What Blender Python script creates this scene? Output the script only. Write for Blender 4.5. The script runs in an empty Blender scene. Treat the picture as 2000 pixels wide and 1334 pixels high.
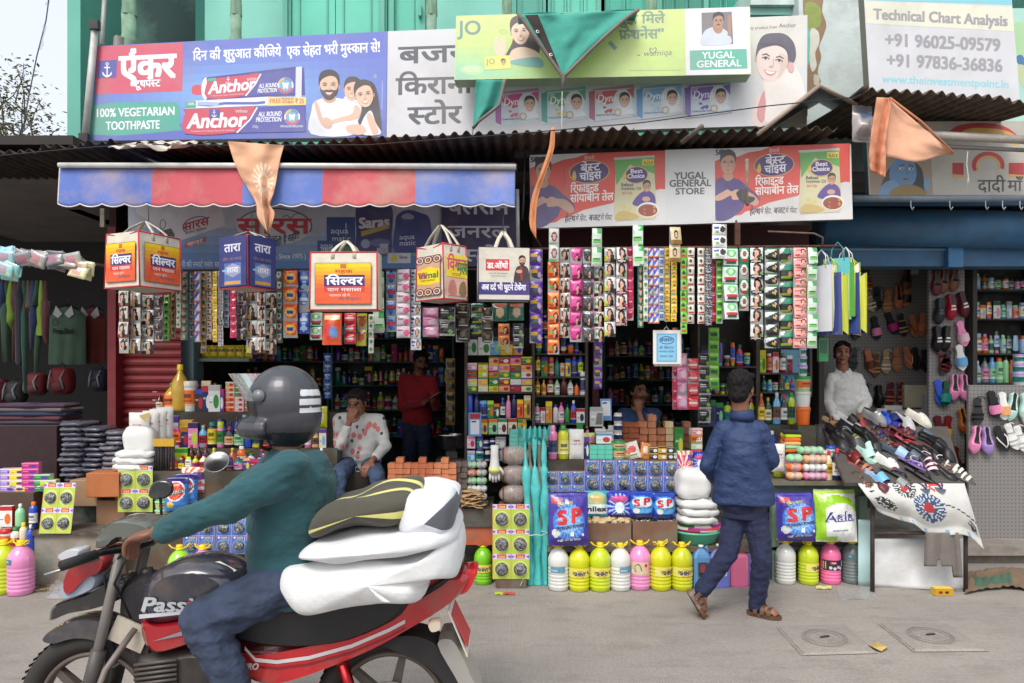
import bpy,bmesh,math,random
from mathutils import Vector,Matrix,noise
R=math.radians;PI=math.pi;sin=math.sin;cos=math.cos
S=bpy.context.scene;COL=S.collection
rnd=random.Random(7)
F,HY,CX,HC=1389.0,728.0,1000.0,1.617
cam=bpy.data.cameras.new('camera');camo=bpy.data.objects.new('camera',cam);COL.objects.link(camo)
cam.sensor_width=36;cam.lens=F/2000*36;cam.shift_y=(HY-667)/2000
cam.clip_start=0.05;cam.clip_end=2000
camo.location=(0,0,HC);camo.rotation_euler=(R(90),0,0);S.camera=camo
SUN_EL,SUN_AZ=52,200
W=bpy.data.worlds.new('World');S.world=W;W.use_nodes=True
_n=W.node_tree.nodes;_l=W.node_tree.links
_sky=_n.new('ShaderNodeTexSky');_sky.sky_type='NISHITA';_sky.sun_disc=False
_sky.sun_elevation=R(SUN_EL);_sky.sun_rotation=R(SUN_AZ);_sky.air_density=1.2;_sky.dust_density=6;_sky.ozone_density=0.6
_hs=_n.new('ShaderNodeHueSaturation');_hs.inputs['Saturation'].default_value=0.5
_l.new(_sky.outputs[0],_hs.inputs['Color'])
_cl=_n.new('ShaderNodeMix');_cl.data_type='RGBA';_cl.inputs[0].default_value=.7;_cl.inputs[7].default_value=(3.7,4.0,4.35,1)
_l.new(_hs.outputs[0],_cl.inputs[6]);_l.new(_cl.outputs[2],_n['Background'].inputs['Color'])
_n['Background'].inputs['Strength'].default_value=0.15
sun=bpy.data.lights.new('sun','SUN');sun.energy=1.15;sun.angle=R(25);sun.color=(1,.97,.92)
suno=bpy.data.objects.new('sun',sun);COL.objects.link(suno)
suno.rotation_euler=(R(90-SUN_EL),0,R(-22))
S.view_settings.view_transform='Standard';S.view_settings.look='None';S.view_settings.gamma=1
S.view_settings.exposure=0.85
S.cycles.max_bounces=8;S.cycles.diffuse_bounces=4;S.cycles.glossy_bounces=3;S.cycles.transmission_bounces=6
def lin(c):
 if isinstance(c,str):c=PAL[c]
 return tuple((x/255/12.92 if x<=10.3 else((x/255+.055)/1.055)**2.4)for x in c)
PAL=dict(white=(226,226,222),offwhite=(214,208,194),grey=(140,140,140),lightgrey=(185,185,185),darkgrey=(70,70,72),charcoal=(42,42,46),black=(22,22,24),red=(190,32,38),crimson=(160,22,44),darkred=(110,22,28),maroon=(88,26,36),pink=(235,140,185),palepink=(238,196,204),magenta=(196,36,122),orange=(232,108,30),amber=(176,96,24),brown=(104,64,40),tan=(186,150,106),cream=(232,218,180),yellow=(238,206,36),lime=(190,214,30),green=(46,140,62),palegreen=(150,214,160),darkgreen=(22,78,48),teal=(28,128,122),turquoise=(84,206,190),mint=(186,226,212),skyblue=(110,180,226),blue=(40,76,190),navy=(28,40,96),purple=(92,52,148),lilac=(170,140,210),gold=(204,160,60),peach=(236,172,120),terracotta=(192,112,76),khaki=(150,150,86),paleblue=(158,190,220),skin=(142,92,66),cola=(64,24,14),oil=(214,170,40),clear=(190,200,196),silver=(190,192,196),slate=(78,92,110))
def P(px,py,d):return Vector(((px-CX)/F*d,d,HC-(py-HY)/F*d))
def X(px,d):return(px-CX)/F*d
def Z(py,d):return HC-(py-HY)/F*d
def M(px,d):return px/F*d
def mat(name,rough=.6,metal=0,var=.12,vscale=9,bump=0,bscale=60,spec=.5,coat=0,sheen=0,trans=0,dirt=0,dirtcol=(120,104,84),dscale=3,sss=0,bdist=.01,fixed=None,alpha=1,fade=0):
 m=bpy.data.materials.new(name);m.use_nodes=True
 n,l=m.node_tree.nodes,m.node_tree.links;b=n['Principled BSDF']
 if fixed is None:
  a=n.new('ShaderNodeAttribute');a.attribute_name='Col';c=a.outputs['Color']
 else:
  a=n.new('ShaderNodeRGB');a.outputs[0].default_value=(*lin(fixed),1);c=a.outputs[0]
 tc=n.new('ShaderNodeTexCoord');o=tc.outputs['Object']
 if var:
  t=n.new('ShaderNodeTexNoise');t.inputs['Scale'].default_value=vscale;t.inputs['Detail'].default_value=5;l.new(o,t.inputs['Vector'])
  r=n.new('ShaderNodeMapRange');r.inputs['From Min'].default_value=.3;r.inputs['From Max'].default_value=.7
  r.inputs['To Min'].default_value=1-var;r.inputs['To Max'].default_value=1+var*.6;l.new(t.outputs[0],r.inputs['Value'])
  x=n.new('ShaderNodeMix');x.data_type='RGBA';x.blend_type='MULTIPLY';x.inputs[0].default_value=1
  l.new(c,x.inputs[6]);l.new(r.outputs[0],x.inputs[7]);c=x.outputs[2]
 if dirt:
  t=n.new('ShaderNodeTexNoise');t.inputs['Scale'].default_value=dscale;t.inputs['Detail'].default_value=8;t.inputs['Roughness'].default_value=.65;l.new(o,t.inputs['Vector'])
  r=n.new('ShaderNodeMapRange');r.inputs['From Min'].default_value=.48;r.inputs['From Max'].default_value=.72
  r.inputs['To Max'].default_value=dirt;l.new(t.outputs[0],r.inputs['Value'])
  x=n.new('ShaderNodeMix');x.data_type='RGBA';l.new(r.outputs[0],x.inputs[0]);l.new(c,x.inputs[6]);x.inputs[7].default_value=(*lin(dirtcol),1);c=x.outputs[2]
 if fade:x=n.new('ShaderNodeMix');x.data_type='RGBA';x.inputs[0].default_value=fade;l.new(c,x.inputs[6]);x.inputs[7].default_value=(.54,.54,.58,1);c=x.outputs[2]
 l.new(c,b.inputs['Base Color'])
 b.inputs['Roughness'].default_value=rough;b.inputs['Metallic'].default_value=metal;b.inputs['Specular IOR Level'].default_value=spec
 b.inputs['Coat Weight'].default_value=coat;b.inputs['Sheen Weight'].default_value=sheen;b.inputs['Transmission Weight'].default_value=trans
 b.inputs['Alpha'].default_value=alpha
 if sss:b.inputs['Subsurface Weight'].default_value=sss;b.inputs['Subsurface Radius'].default_value=(.01,.004,.002)
 if bump:
  t=n.new('ShaderNodeTexNoise');t.inputs['Scale'].default_value=bscale;t.inputs['Detail'].default_value=4;l.new(o,t.inputs['Vector'])
  k=n.new('ShaderNodeBump');k.inputs['Strength'].default_value=bump;k.inputs['Distance'].default_value=bdist
  l.new(t.outputs[0],k.inputs['Height']);l.new(k.outputs[0],b.inputs['Normal'])
 return m
MT=dict(sign=mat('printed_flex',.38,fade=.11,var=.05,vscale=2.5,bump=.10,bscale=3,bdist=.035,dirt=.32,dscale=2.1,dirtcol=(150,145,135)),dirtysign=mat('dusty_print',.5,fade=.05,var=.12,vscale=3,bump=.1,bscale=5,bdist=.02,dirt=.4,dscale=4,dirtcol=(110,100,88)),paper=mat('card_and_paper',.6,var=.06,bump=.06,bscale=40,bdist=.004),carton=mat('brown_carton',.8,var=.12,bump=.15,bscale=60,bdist=.003,dirt=.2,dscale=9),plastic=mat('plastic',.33,var=.05,coat=.2),gloss=mat('glossy_plastic',.16,var=.06,coat=.5),foil=mat('printed_foil',.24,var=.1,vscale=30,bump=.45,bscale=38,bdist=.008,coat=.35),film=mat('clear_film',.12,var=.2,vscale=18,bump=.9,bscale=26,bdist=.015,alpha=.32,coat=.6),cloth=mat('cloth',.9,var=.14,vscale=7,bump=.35,bscale=24,bdist=.012,sheen=.1),denim=mat('denim',.92,var=.3,vscale=16,bump=.6,bscale=16,bdist=.02),jacket=mat('jacket_nylon',.68,var=.1,vscale=9,bump=.6,bscale=13,bdist=.025),canvas=mat('bag_canvas',.7,var=.09,vscale=7,bump=.4,bscale=9,bdist=.03,dirt=.15,dscale=5),awning=mat('awning_cloth',.8,var=.1,vscale=4,bump=.25,bscale=7,bdist=.03,dirt=.6,dscale=2.2,dirtcol=(186,160,140)),metal=mat('metal',.34,1,var=.15),steel=mat('steel',.25,1,var=.1),dull=mat('dull_painted_metal',.5,.1,var=.15,dirt=.35,dscale=6,dirtcol=(96,80,66)),rust=mat('rusty_iron',.8,.3,var=.4,vscale=14,bump=.3,bscale=30,dirt=.6,dscale=8,dirtcol=(86,60,46)),paint=mat('glossy_bike_paint',.2,0,var=.1,coat=.8,dirt=.4,dscale=7),rubber=mat('rubber',.75,var=.2),leather=mat('leather',.45,var=.15,vscale=20,bump=.15,bscale=60,bdist=.003),skin=mat('skin',.5,var=.1,vscale=14,bump=.12,bscale=90,bdist=.002,sss=.08),hair=mat('hair',.75,spec=.25,var=.4,vscale=60,bump=.8,bscale=90,bdist=.006),wood=mat('old_wood',.75,var=.3,vscale=6,bump=.3,bscale=22,bdist=.006,dirt=.55,dscale=5,dirtcol=(84,120,112)),wall=mat('painted_plaster',.8,var=.1,vscale=2,bump=.12,bscale=14,bdist=.01,dirt=.3,dscale=1.4,dirtcol=(120,170,150)),peel=mat('peeling_plaster',.9,var=.16,vscale=3,bump=.4,bscale=9,bdist=.02,dirt=.55,dscale=1.7,dirtcol=(120,100,82)),dark=mat('dark_shop_paint',.85,var=.2,vscale=3),matte=mat('matte',.9,var=.15,bump=.1,bscale=40,bdist=.004),stone=mat('stone',.9,var=.25,vscale=10,bump=.5,bscale=30,bdist=.01,dirt=.5,dscale=6,dirtcol=(120,150,140)),wool=mat('steel_wool',.42,.8,var=.7,vscale=55,bump=1,bscale=85,bdist=.012),brick=mat('terracotta',.9,var=.22,vscale=14,bump=.35,bscale=60,bdist=.004),leaf=mat('leaf',.6,var=.3),board=mat('peg_board',.75,var=.08),glass=mat('tinted_glass',.1,var=.04,coat=.6,trans=.25),visor=mat('visor',.08,var=0,coat=1,trans=.6,alpha=.75))
class MB:
 def __init__(s):s.v=[];s.f=[];s.c=[];s.sm=[]
 def add(s,vs,fs,col,smooth=False):
  o=len(s.v);s.v+=[tuple(x)for x in vs]
  for i,f in enumerate(fs):
   s.f.append([o+k for k in f]);s.c.append(col[i]if isinstance(col,list)else col);s.sm.append(smooth)
  return s
 def box(s,x0,x1,y0,y1,z0,z1,col,cols=None):
  c=[col]*6
  if cols:
   for k,v in cols.items():c['bfudlr'.index(k)]=v
  vs=[(x0,y0,z0),(x1,y0,z0),(x1,y1,z0),(x0,y1,z0),(x0,y0,z1),(x1,y0,z1),(x1,y1,z1),(x0,y1,z1)]
  return s.add(vs,[(2,3,7,6),(0,1,5,4),(4,5,6,7),(3,2,1,0),(3,0,4,7),(1,2,6,5)],c)
 def tube(s,pts,r,col,n=8,cap=True,smooth=True):
  pts=[Vector(p)for p in pts];rs=r if isinstance(r,(list,tuple))else[r]*len(pts);vs=[];up=None
  for i,p in enumerate(pts):
   t=(pts[min(i+1,len(pts)-1)]-pts[max(i-1,0)]).normalized()
   if up is None:up=Vector((0,0,1))if abs(t.z)<.9 else Vector((0,1,0))
   a=t.cross(up).normalized();up=a.cross(t).normalized()
   for k in range(n):
    w=2*PI*k/n;vs.append(p+(a*cos(w)+up*sin(w))*rs[i])
  fs=[(i*n+k,i*n+(k+1)%n,(i+1)*n+(k+1)%n,(i+1)*n+k)for i in range(len(pts)-1)for k in range(n)]
  if cap:fs+=[tuple(range(n))[::-1],tuple((len(pts)-1)*n+k for k in range(n))]
  return s.add(vs,fs,col,smooth)
 def lathe(s,prof,n=16,c=(0,0,0),col='white',cols=None,sx=1,sy=1,smooth=True,arc=None):
  vs=[(c[0]+r*cos(2*PI*k/n)*sx,c[1]+r*sin(2*PI*k/n)*sy,c[2]+z)for r,z in prof for k in range(n)]
  fs=[];cc=[]
  for i in range(len(prof)-1):
   for k in range(n):
    fs.append((i*n+k,i*n+(k+1)%n,(i+1)*n+(k+1)%n,(i+1)*n+k));cc.append(cols[i]if cols else col)
  fs.append(tuple(range(n))[::-1]);cc.append(cols[0]if cols else col)
  fs.append(tuple((len(prof)-1)*n+k for k in range(n)));cc.append(cols[-1]if cols else col)
  return s.add(vs,fs,cc,smooth)
 def ball(s,c,r,col,n=14,m=9,rot=None):
  r=r if isinstance(r,(list,tuple))else(r,r,r);vs=[];c=Vector(c)
  for j in range(m+1):
   t=PI*j/m
   for k in range(n):
    w=2*PI*k/n;q=Vector((r[0]*sin(t)*cos(w),r[1]*sin(t)*sin(w),-r[2]*cos(t)))
    if rot is not None:q=rot@q
    vs.append(c+q)
  fs=[(j*n+k,j*n+(k+1)%n,(j+1)*n+(k+1)%n,(j+1)*n+k)for j in range(m)for k in range(n)]
  return s.add(vs,fs,col,True)
 def grid(s,fn,nu,nv,col,smooth=True,closed=False):
  vs=[fn(i/nu,j/nv)for j in range(nv+1)for i in range(nu+1)]
  fs=[];cc=[]
  for j in range(nv):
   for i in range(nu):
    fs.append((j*(nu+1)+i,j*(nu+1)+i+1,(j+1)*(nu+1)+i+1,(j+1)*(nu+1)+i))
    cc.append(col((i+.5)/nu,(j+.5)/nv)if callable(col)else col)
  return s.add(vs,fs,cc,smooth)
 def prism(s,pts,axis,d0,d1,col,side=None):
  n=len(pts);q=(lambda a,b,d:(a,d,b))if axis=='y' else((lambda a,b,d:(a,b,d))if axis=='z' else(lambda a,b,d:(d,a,b)))
  vs=[q(a,b,d0)for a,b in pts]+[q(a,b,d1)for a,b in pts]
  fs=[tuple(range(n)),tuple(range(n,2*n))[::-1]]+[(i,i+n,(i+1)%n+n,(i+1)%n)for i in range(n)]
  return s.add(vs,fs,[col,col]+[side or col]*n)
 def quad(s,a,b,c,d,col):return s.add([a,b,c,d],[(0,1,2,3)],col)
 def shift(s,v):
  s.v=[(a+v[0],b+v[1],c+v[2])for a,b,c in s.v];return s
 def xf(s,m):
  s.v=[tuple(m@Vector(p))for p in s.v];return s
 def build(s,name,material,parent=None,loc=None,rz=0,center=False):
  me=bpy.data.meshes.new(name)
  if center and s.v:
   xs,ys,zs=zip(*s.v);loc=((min(xs)+max(xs))/2,(min(ys)+max(ys))/2,min(zs));s.shift((-loc[0],-loc[1],-loc[2]))
  me.from_pydata(s.v,[],s.f)
  a=me.attributes.new('Col','FLOAT_COLOR','FACE');buf=[];memo={}
  for c in s.c:
   k=memo.get(c)
   if k is None:k=memo[c]=(*lin(c),1)
   buf.extend(k)
  a.data.foreach_set('color',buf);me.polygons.foreach_set('use_smooth',s.sm)
  me.materials.append(MT[material]if isinstance(material,str)else material);me.update()
  return link(name,me,parent,loc,rz)
def link(name,me,parent=None,loc=None,rz=0):
 o=bpy.data.objects.new(name,me);COL.objects.link(o)
 if parent:o.parent=parent
 if loc is not None:o.location=loc
 o.rotation_euler=(0,0,rz)
 return o
LABELS={}
def tag(o,label=None,cat=None,group=None,kind=None):
 if label:
  k=len(label.split())
  if not 4<=k<=16:print('LABEL LENGTH',k,label)
  LABELS.setdefault(label,[]).append(o.name);o['label']=label
 if cat:o['category']=cat
 if group:o['group']=group
 if kind:o['kind']=kind
 return o
def empty(name,label,cat,loc=(0,0,0),rz=0,group=None):
 o=bpy.data.objects.new(name,None);COL.objects.link(o);o.location=loc;o.rotation_euler=(0,0,rz);o.empty_display_size=.05
 return tag(o,label,cat,group)
def dup(o,loc=None,rz=None,label=None,group=None,parent=None,rot=None,sc=None):
 c=o.copy();COL.objects.link(c)
 if parent:c.parent=parent
 if loc is not None:c.location=loc
 if rz is not None:c.rotation_euler=(c.rotation_euler.x,c.rotation_euler.y,rz)
 if rot is not None:c.rotation_euler=rot
 if sc is not None:c.scale=sc if isinstance(sc,(tuple,list))else(sc,sc,sc)
 if label:tag(c,label)
 if group:c['group']=group
 for ch in o.children:dup(ch,parent=c)
 return c
PROTO={}
def proto(key,maker):
 if key in PROTO:return dup(PROTO[key])
 PROTO[key]=maker();return PROTO[key]
def put(o,label,loc,rz=0,group=None,cat=None,rot=None,sc=None):
 o.location=loc;o.rotation_euler=rot if rot is not None else(0,0,rz)
 if sc is not None:o.scale=sc if isinstance(sc,(tuple,list))else(sc,sc,sc)
 tag(o,label,cat,group);return o
ORD='first second third fourth fifth sixth seventh eighth ninth tenth eleventh twelfth thirteenth fourteenth fifteenth sixteenth seventeenth eighteenth nineteenth twentieth'.split()
ORD+=[str(k)+'th' for k in range(21,60)]
_fc=bpy.data.curves.new('lettering','FONT');_fc.resolution_u=3;_GL={}
def _raw(ch,bold):
 _fc.body=ch;_fc.offset=bold;o=bpy.data.objects.new('lettering',_fc)
 me=bpy.data.meshes.new_from_object(o);bpy.data.objects.remove(o)
 vs=[(v.co.x,v.co.y)for v in me.vertices];fs=[tuple(p.vertices)for p in me.polygons];bpy.data.meshes.remove(me)
 return vs,fs
def glyph(ch,bold=0,clip=None):
 k=(ch,bold,clip)
 if k in _GL:return _GL[k]
 vs,fs=_raw(ch,bold)if ch!=' ' else([],[])
 w2=max(x for x,y in _raw('.'+ch+'|',0)[0])-max(x for x,y in _raw('.|',0)[0])
 if clip and vs:
  bm=bmesh.new();bv=[bm.verts.new((x,y,0))for x,y in vs]
  for f in fs:
   try:bm.faces.new([bv[i]for i in f])
   except ValueError:pass
  lim=w2*clip
  bmesh.ops.bisect_plane(bm,geom=bm.verts[:]+bm.edges[:]+bm.faces[:],plane_co=(lim,0,0),plane_no=(1,0,0),clear_outer=True)
  bm.verts.index_update();vs=[(v.co.x,v.co.y)for v in bm.verts];fs=[tuple(v.index for v in f.verts)for f in bm.faces];bm.free()
  w2=lim
 _GL[k]=(vs,fs,w2);return _GL[k]
_CONS=set(chr(c)for c in range(0x915,0x93A));_MAT=set('ािीुूृेैोौंँॉ़')
def layout(text,bold=0):
 out=[];x=0;i=0;n=len(text)
 while i<n:
  ch=text[i]
  if ch in _CONS:
   cl=[ch];i+=1
   while i+1<n and text[i]=='्' and text[i+1]in _CONS:cl.append(text[i+1]);i+=2
   ms=[]
   while i<n and text[i]in _MAT:ms.append(text[i]);i+=1
   xi=x if 'ि' in ms else None
   if xi is not None:out.append(('ा',None,x));x+=glyph('ा',bold)[2]
   reph=len(cl)>1 and cl[0]=='र'
   if reph:cl=cl[1:]
   for q,c in enumerate(cl[:-1]):
    if cl[q+1]=='र' and q==len(cl)-2:out.append((c,None,x));out.append(('RA',None,x));x+=glyph(c,bold)[2]
    else:
     cp=.74 if c in 'सलथनशतमबव' else(.62 if c in 'क' else None)
     out.append((c,cp,x));x+=glyph(c,bold,cp)[2]
   if not(len(cl)>1 and cl[-1]=='र'):out.append((cl[-1],None,x));x+=glyph(cl[-1],bold)[2]
   for m in ms:
    if m!='ि':out.append((m,None,x));x+=glyph(m,bold)[2]
   if xi is not None:out.append(('ARC',glyph(cl[-1],bold)[2]*(.78 if cl[-1]not in 'कफ' else .5)+(x-xi-glyph('ा',bold)[2]-glyph(cl[-1],bold)[2]),xi+.135))
   if reph:out.append(('REPH',None,x))
  else:out.append((ch,None,x));x+=glyph(ch,bold)[2];i+=1
 return out,x
def text_geo(text,bold=0):
 vs=[];fs=[];out,w=layout(text,bold)
 for ch,cp,x in out:
  if ch=='RA':gv,gf=[(.30,.22),(.10,.02),(.14,-.03),(.36,.16)],[(3,2,1,0)]
  elif ch=='ARC':
   w_=cp+.14;q=[(w_/2-w_/2*cos(PI*k/8)*e,.6+g*sin(PI*k/8))for e,g in((1.04,.29),(.86,.22))for k in range(9)];gv,gf=q,[(k,k+1,k+10,k+9)for k in range(8)]
  elif ch=='REPH':gv,gf=[(-.16,.62),(-.26,.74),(-.22,.86),(-.08,.84),(-.10,.78),(-.17,.78),(-.17,.73),(-.10,.64)],[(0,1,6,7),(1,2,5,6),(2,3,4,5)]
  else:gv,gf,_=glyph(ch,bold,cp)
  o=len(vs);vs+=[(a+x,b)for a,b in gv];fs+=[tuple(o+k for k in f)for f in gf]
 return vs,fs,w
def smooth_loop(pts,k=4):
 out=[];n=len(pts)
 for i in range(n):
  a,b,c,d=pts[i-1],pts[i],pts[(i+1)%n],pts[(i+2)%n]
  for j in range(k):
   t=j/k
   out.append(tuple(.5*((2*b[q])+(-a[q]+c[q])*t+(2*a[q]-5*b[q]+4*c[q]-d[q])*t*t+(-a[q]+3*b[q]-3*c[q]+d[q])*t**3)for q in(0,1)))
 return out
class Board:
 def __init__(s,pts,mb=None,step=.0004):
  a,b,c=[P(*p)for p in pts];s.o=a;s.n=(b-a).cross(c-a).normalized()
  if s.n.y>0:s.n=-s.n
  s.mb=mb or MB();s.step=step;s.bb=[]
 def at(s,px,py,off=0):
  r=P(px,py,1)-Vector((0,0,HC));cpos=Vector((0,0,HC));q=s.o+s.n*off
  return cpos+r*((q-cpos).dot(s.n)/r.dot(s.n))
 def lay(s,pts):
  xs,ys=[p[0]for p in pts],[p[1]for p in pts];e=(min(xs),min(ys),max(xs),max(ys))
  k=1+max([b[4]for b in s.bb if b[0]<e[2]and b[2]>e[0]and b[1]<e[3]and b[3]>e[1]],default=0)
  s.bb.append((*e,k));return k*s.step
 def poly(s,pts,col,off=None):
  if off is None:off=s.lay(pts)
  area=sum(pts[i-1][0]*pts[i][1]-pts[i][0]*pts[i-1][1]for i in range(len(pts)))
  if area>0:pts=pts[::-1]
  s.mb.add([s.at(x,y)+s.n*off for x,y in pts],[tuple(range(len(pts)))],col);return s
 def rect(s,x0,y0,x1,y1,col,sl=0):
  return s.poly([(x0,y0),(x1,y0+sl*(x1-x0)),(x1,y1+sl*(x1-x0)),(x0,y1)],col)
 def blob(s,pts,col,k=4):return s.poly(smooth_loop(pts,k),col)
 def ell(s,cx,cy,rx,ry,col,rot=0,n=22):
  q=[]
  for i in range(n):
   t=2*PI*i/n;x,y=rx*cos(t),ry*sin(t);q.append((cx+x*cos(rot)-y*sin(rot),cy+x*sin(rot)+y*cos(rot)))
  return s.poly(q,col)
 def ring(s,cx,cy,rx,ry,w,col,rot=0,a0=0,a1=360,n=24):
  qs=[]
  for i in range(n):
   q=[]
   for t,k in((a0+(a1-a0)*i/n,0),(a0+(a1-a0)*(i+1)/n,0),(a0+(a1-a0)*(i+1)/n,w),(a0+(a1-a0)*i/n,w)):
    x,y=(rx-k)*cos(R(t)),(ry-k)*sin(R(t));q.append((cx+x*cos(rot)-y*sin(rot),cy+x*sin(rot)+y*cos(rot)))
   qs.append(q)
  off=s.lay(sum(qs,[]))
  for q in qs:s.poly(q,col,off)
  return s
 def line(s,pts,w,col):
  qs=[]
  for(x0,y0),(x1,y1)in zip(pts,pts[1:]):
   L=math.hypot(x1-x0,y1-y0)or 1;nx,ny=-(y1-y0)/L*w/2,(x1-x0)/L*w/2
   qs.append([(x0+nx,y0+ny),(x1+nx,y1+ny),(x1-nx,y1-ny),(x0-nx,y0-ny)])
  off=s.lay(sum(qs,[]))
  for k,q in enumerate(qs):s.poly(q,col,off+k*.1*s.step)
  return s
 def text(s,x,y,t,w,h,col,sl=0,bold=.012,shear=0):
  vs,fs,tw=text_geo(t)
  if not vs:return s
  ky=h/(.62 if any('\u0900'<=c<='\u097f' for c in t)else .69);kx=w/tw if w else ky
  q=[]
  for a,b in vs:
   u=a*kx+shear*b*ky;q.append((x+u,y-b*ky+sl*u))
  off=s.lay(q)
  for k,(dx,dy)in enumerate([(0,0)]if bold<=.004 else[(-1,-.7),(1,.7),(1,-.7),(-1,.7)]):
   e=bold*ky;s.mb.add([s.at(p[0]+dx*e,p[1]+dy*e)+s.n*(off+k*.12*s.step)for p in q],fs,col)
  return s
 def panel(s,quad,thick,col,side):
  q=[s.at(x,y)for x,y in quad];b=[v-s.n*thick for v in q];n=len(q)
  s.mb.add(q+b,[tuple(range(n))[::-1],tuple(range(n,2*n))]+[(i,(i+1)%n,(i+1)%n+n,i+n)for i in range(n)],[col,side]+[side]*n);return s
 def shade_grid(s,quad,nu,nv,fn):
  off=s.lay(quad);(x0,y0),(x1,y1),(x2,y2),(x3,y3)=quad
  def pt(u,v):
   a=(x0+(x1-x0)*u,y0+(y1-y0)*u);b=(x3+(x2-x3)*u,y3+(y2-y3)*u)
   return s.at(a[0]+(b[0]-a[0])*v,a[1]+(b[1]-a[1])*v)+s.n*off
  s.mb.grid(pt,nu,nv,fn,smooth=False);return s
def mixc(a,b,t):
 a=PAL[a]if isinstance(a,str)else a;b=PAL[b]if isinstance(b,str)else b
 return tuple(round(a[i]+(b[i]-a[i])*t)for i in range(3))
 # ================================================================== THE SETTING
def own(name,fn):
 m=bpy.data.materials.new(name);m.use_nodes=True;fn(m.node_tree.nodes,m.node_tree.links,m.node_tree.nodes['Principled BSDF']);return m
def concrete(n,l,b):
 tc=n.new('ShaderNodeTexCoord');o=tc.outputs['Object']
 def noi(sc,det=6,ro=.6,vec=o):
  t=n.new('ShaderNodeTexNoise');t.inputs['Scale'].default_value=sc;t.inputs['Detail'].default_value=det;t.inputs['Roughness'].default_value=ro;l.new(vec,t.inputs['Vector']);return t.outputs[0]
 def mr(v,a,c,d,e):
  r=n.new('ShaderNodeMapRange');[setattr(r.inputs[k],'default_value',x)for k,x in zip(('From Min','From Max','To Min','To Max'),(a,c,d,e))];l.new(v,r.inputs['Value']);return r.outputs[0]
 def mix(f,a,c,bt='MIX'):
  x=n.new('ShaderNodeMix');x.data_type='RGBA';x.blend_type=bt
  for s_,v in((0,f),(6,a),(7,c)):
   if isinstance(v,(int,float)):x.inputs[s_].default_value=v
   elif isinstance(v,tuple):x.inputs[s_].default_value=(*lin(v),1)
   else:l.new(v,x.inputs[s_])
  return x.outputs[2]
 mp=n.new('ShaderNodeMapping');mp.inputs['Scale'].default_value=(1.2,3.2,1);l.new(o,mp.inputs['Vector'])
 c=mix(mr(noi(.55),.35,.65,0,1),(138,132,126),(164,156,148))
 c=mix(mr(noi(2.1,8,.7,mp.outputs[0]),.5,.72,0,.55),c,(112,107,102))
 c=mix(mr(noi(1.3,6,.65),.58,.7,0,.45),c,(176,166,150))
 c=mix(mr(noi(46,3),.4,.62,0,.22),c,(104,100,96))
 v=n.new('ShaderNodeTexVoronoi');v.inputs['Scale'].default_value=7;l.new(o,v.inputs['Vector'])
 c=mix(mr(v.outputs['Distance'],.0,.035,.8,0),c,(205,200,190))
 v2=n.new('ShaderNodeTexVoronoi');v2 .inputs['Scale'].default_value=3.1;l.new(o,v2 .inputs['Vector'])
 c=mix(mr(v2 .outputs['Distance'],.0,.03,.75,0),c,(70,52,44))
 wv=n.new('ShaderNodeTexWave');wv.inputs['Scale'].default_value=21;wv.inputs['Distortion'].default_value=1.5;wv.inputs['Detail'].default_value=2;wv.bands_direction='X';l.new(o,wv.inputs['Vector'])
 c=mix(mr(wv.outputs['Fac'],.6,1,0,.12),c,(90,86,82))
 l.new(c,b.inputs['Base Color']);b.inputs['Roughness'].default_value=.88;b.inputs['Specular IOR Level'].default_value=.3
 k=n.new('ShaderNodeBump');k.inputs['Strength'].default_value=.35;k.inputs['Distance'].default_value=.006
 ad=n.new('ShaderNodeMath');ad.operation='ADD';l.new(noi(60,4),ad.inputs[0]);l.new(wv.outputs['Fac'],ad.inputs[1]);l.new(ad.outputs[0],k.inputs['Height']);l.new(k.outputs[0],b.inputs['Normal'])
CONC=own('street_concrete',concrete)
mb=MB();mb.grid(lambda u,v:(-60+120*u,-40+140*v,0),24,24,(150,144,138),smooth=False)
tag(mb.build('road',CONC),'grey broom-finished concrete street in front of the stalls','road',kind='structure')
def corr(x0,x1,f0,f1,pitch=.085,amp=.018,col=(70,58,50),jag=.03,seed=1,edge=None,n=6):
 r=random.Random(seed);m=MB();steps=int((x1-x0)/pitch*n)
 js=[r.uniform(-jag,jag)for _ in range(steps//n+3)]
 def pt(u,v):
  x=x0+(x1-x0)*u;k=u*steps/n;j=js[int(k)]*(1-(k%1))+js[int(k)+1]*(k%1)
  a,b=f0(x),f1(x);d=a[0]+(b[0]-a[0])*v+(j if v==0 else 0);z=a[1]+(b[1]-a[1])*v
  return(x,d,z+amp*sin(2*PI*x/pitch)+.01*sin(x*3+seed))
 m.grid(pt,steps,3,col);o=len(m.v)
 return m
def solid(o,t=.004):
 q=o.modifiers.new('thick','SOLIDIFY');q.thickness=t;q.offset=0;return o
TQ,TQ2,TQ3=(136,202,187),(106,176,160),(80,150,135)
bld=empty('shop_building','turquoise old shop building with carved columns above the hoardings','building',(X(900,7.4),7.4,0))
bx,by=bld.location.x,7.4
def bpart(m,name,material):m.shift((-bx,-by,0));return m.build(name,material,bld)
m=MB();m.box(X(400,7.4),X(1580,7.4),7.4,7.7,3.4,9,TQ);m.box(X(190,7.4),X(214,7.4),6.9,7.7,3.2,9,TQ2);bpart(m,'wall','wall')
m=MB();m.box(X(205,8.6)-.3,X(420,8.6)+.3,8.6,8.8,3.4,9,(24,56,54));m.box(X(380,7.4),X(402,7.4),7.42,8.6,3.4,9,(40,110,100));m.box(X(205,7.4)-.35,X(402,7.4),6.9,8.8,3.3,3.4,(60,120,110));bpart(m,'balcony_recess','wall')
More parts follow.
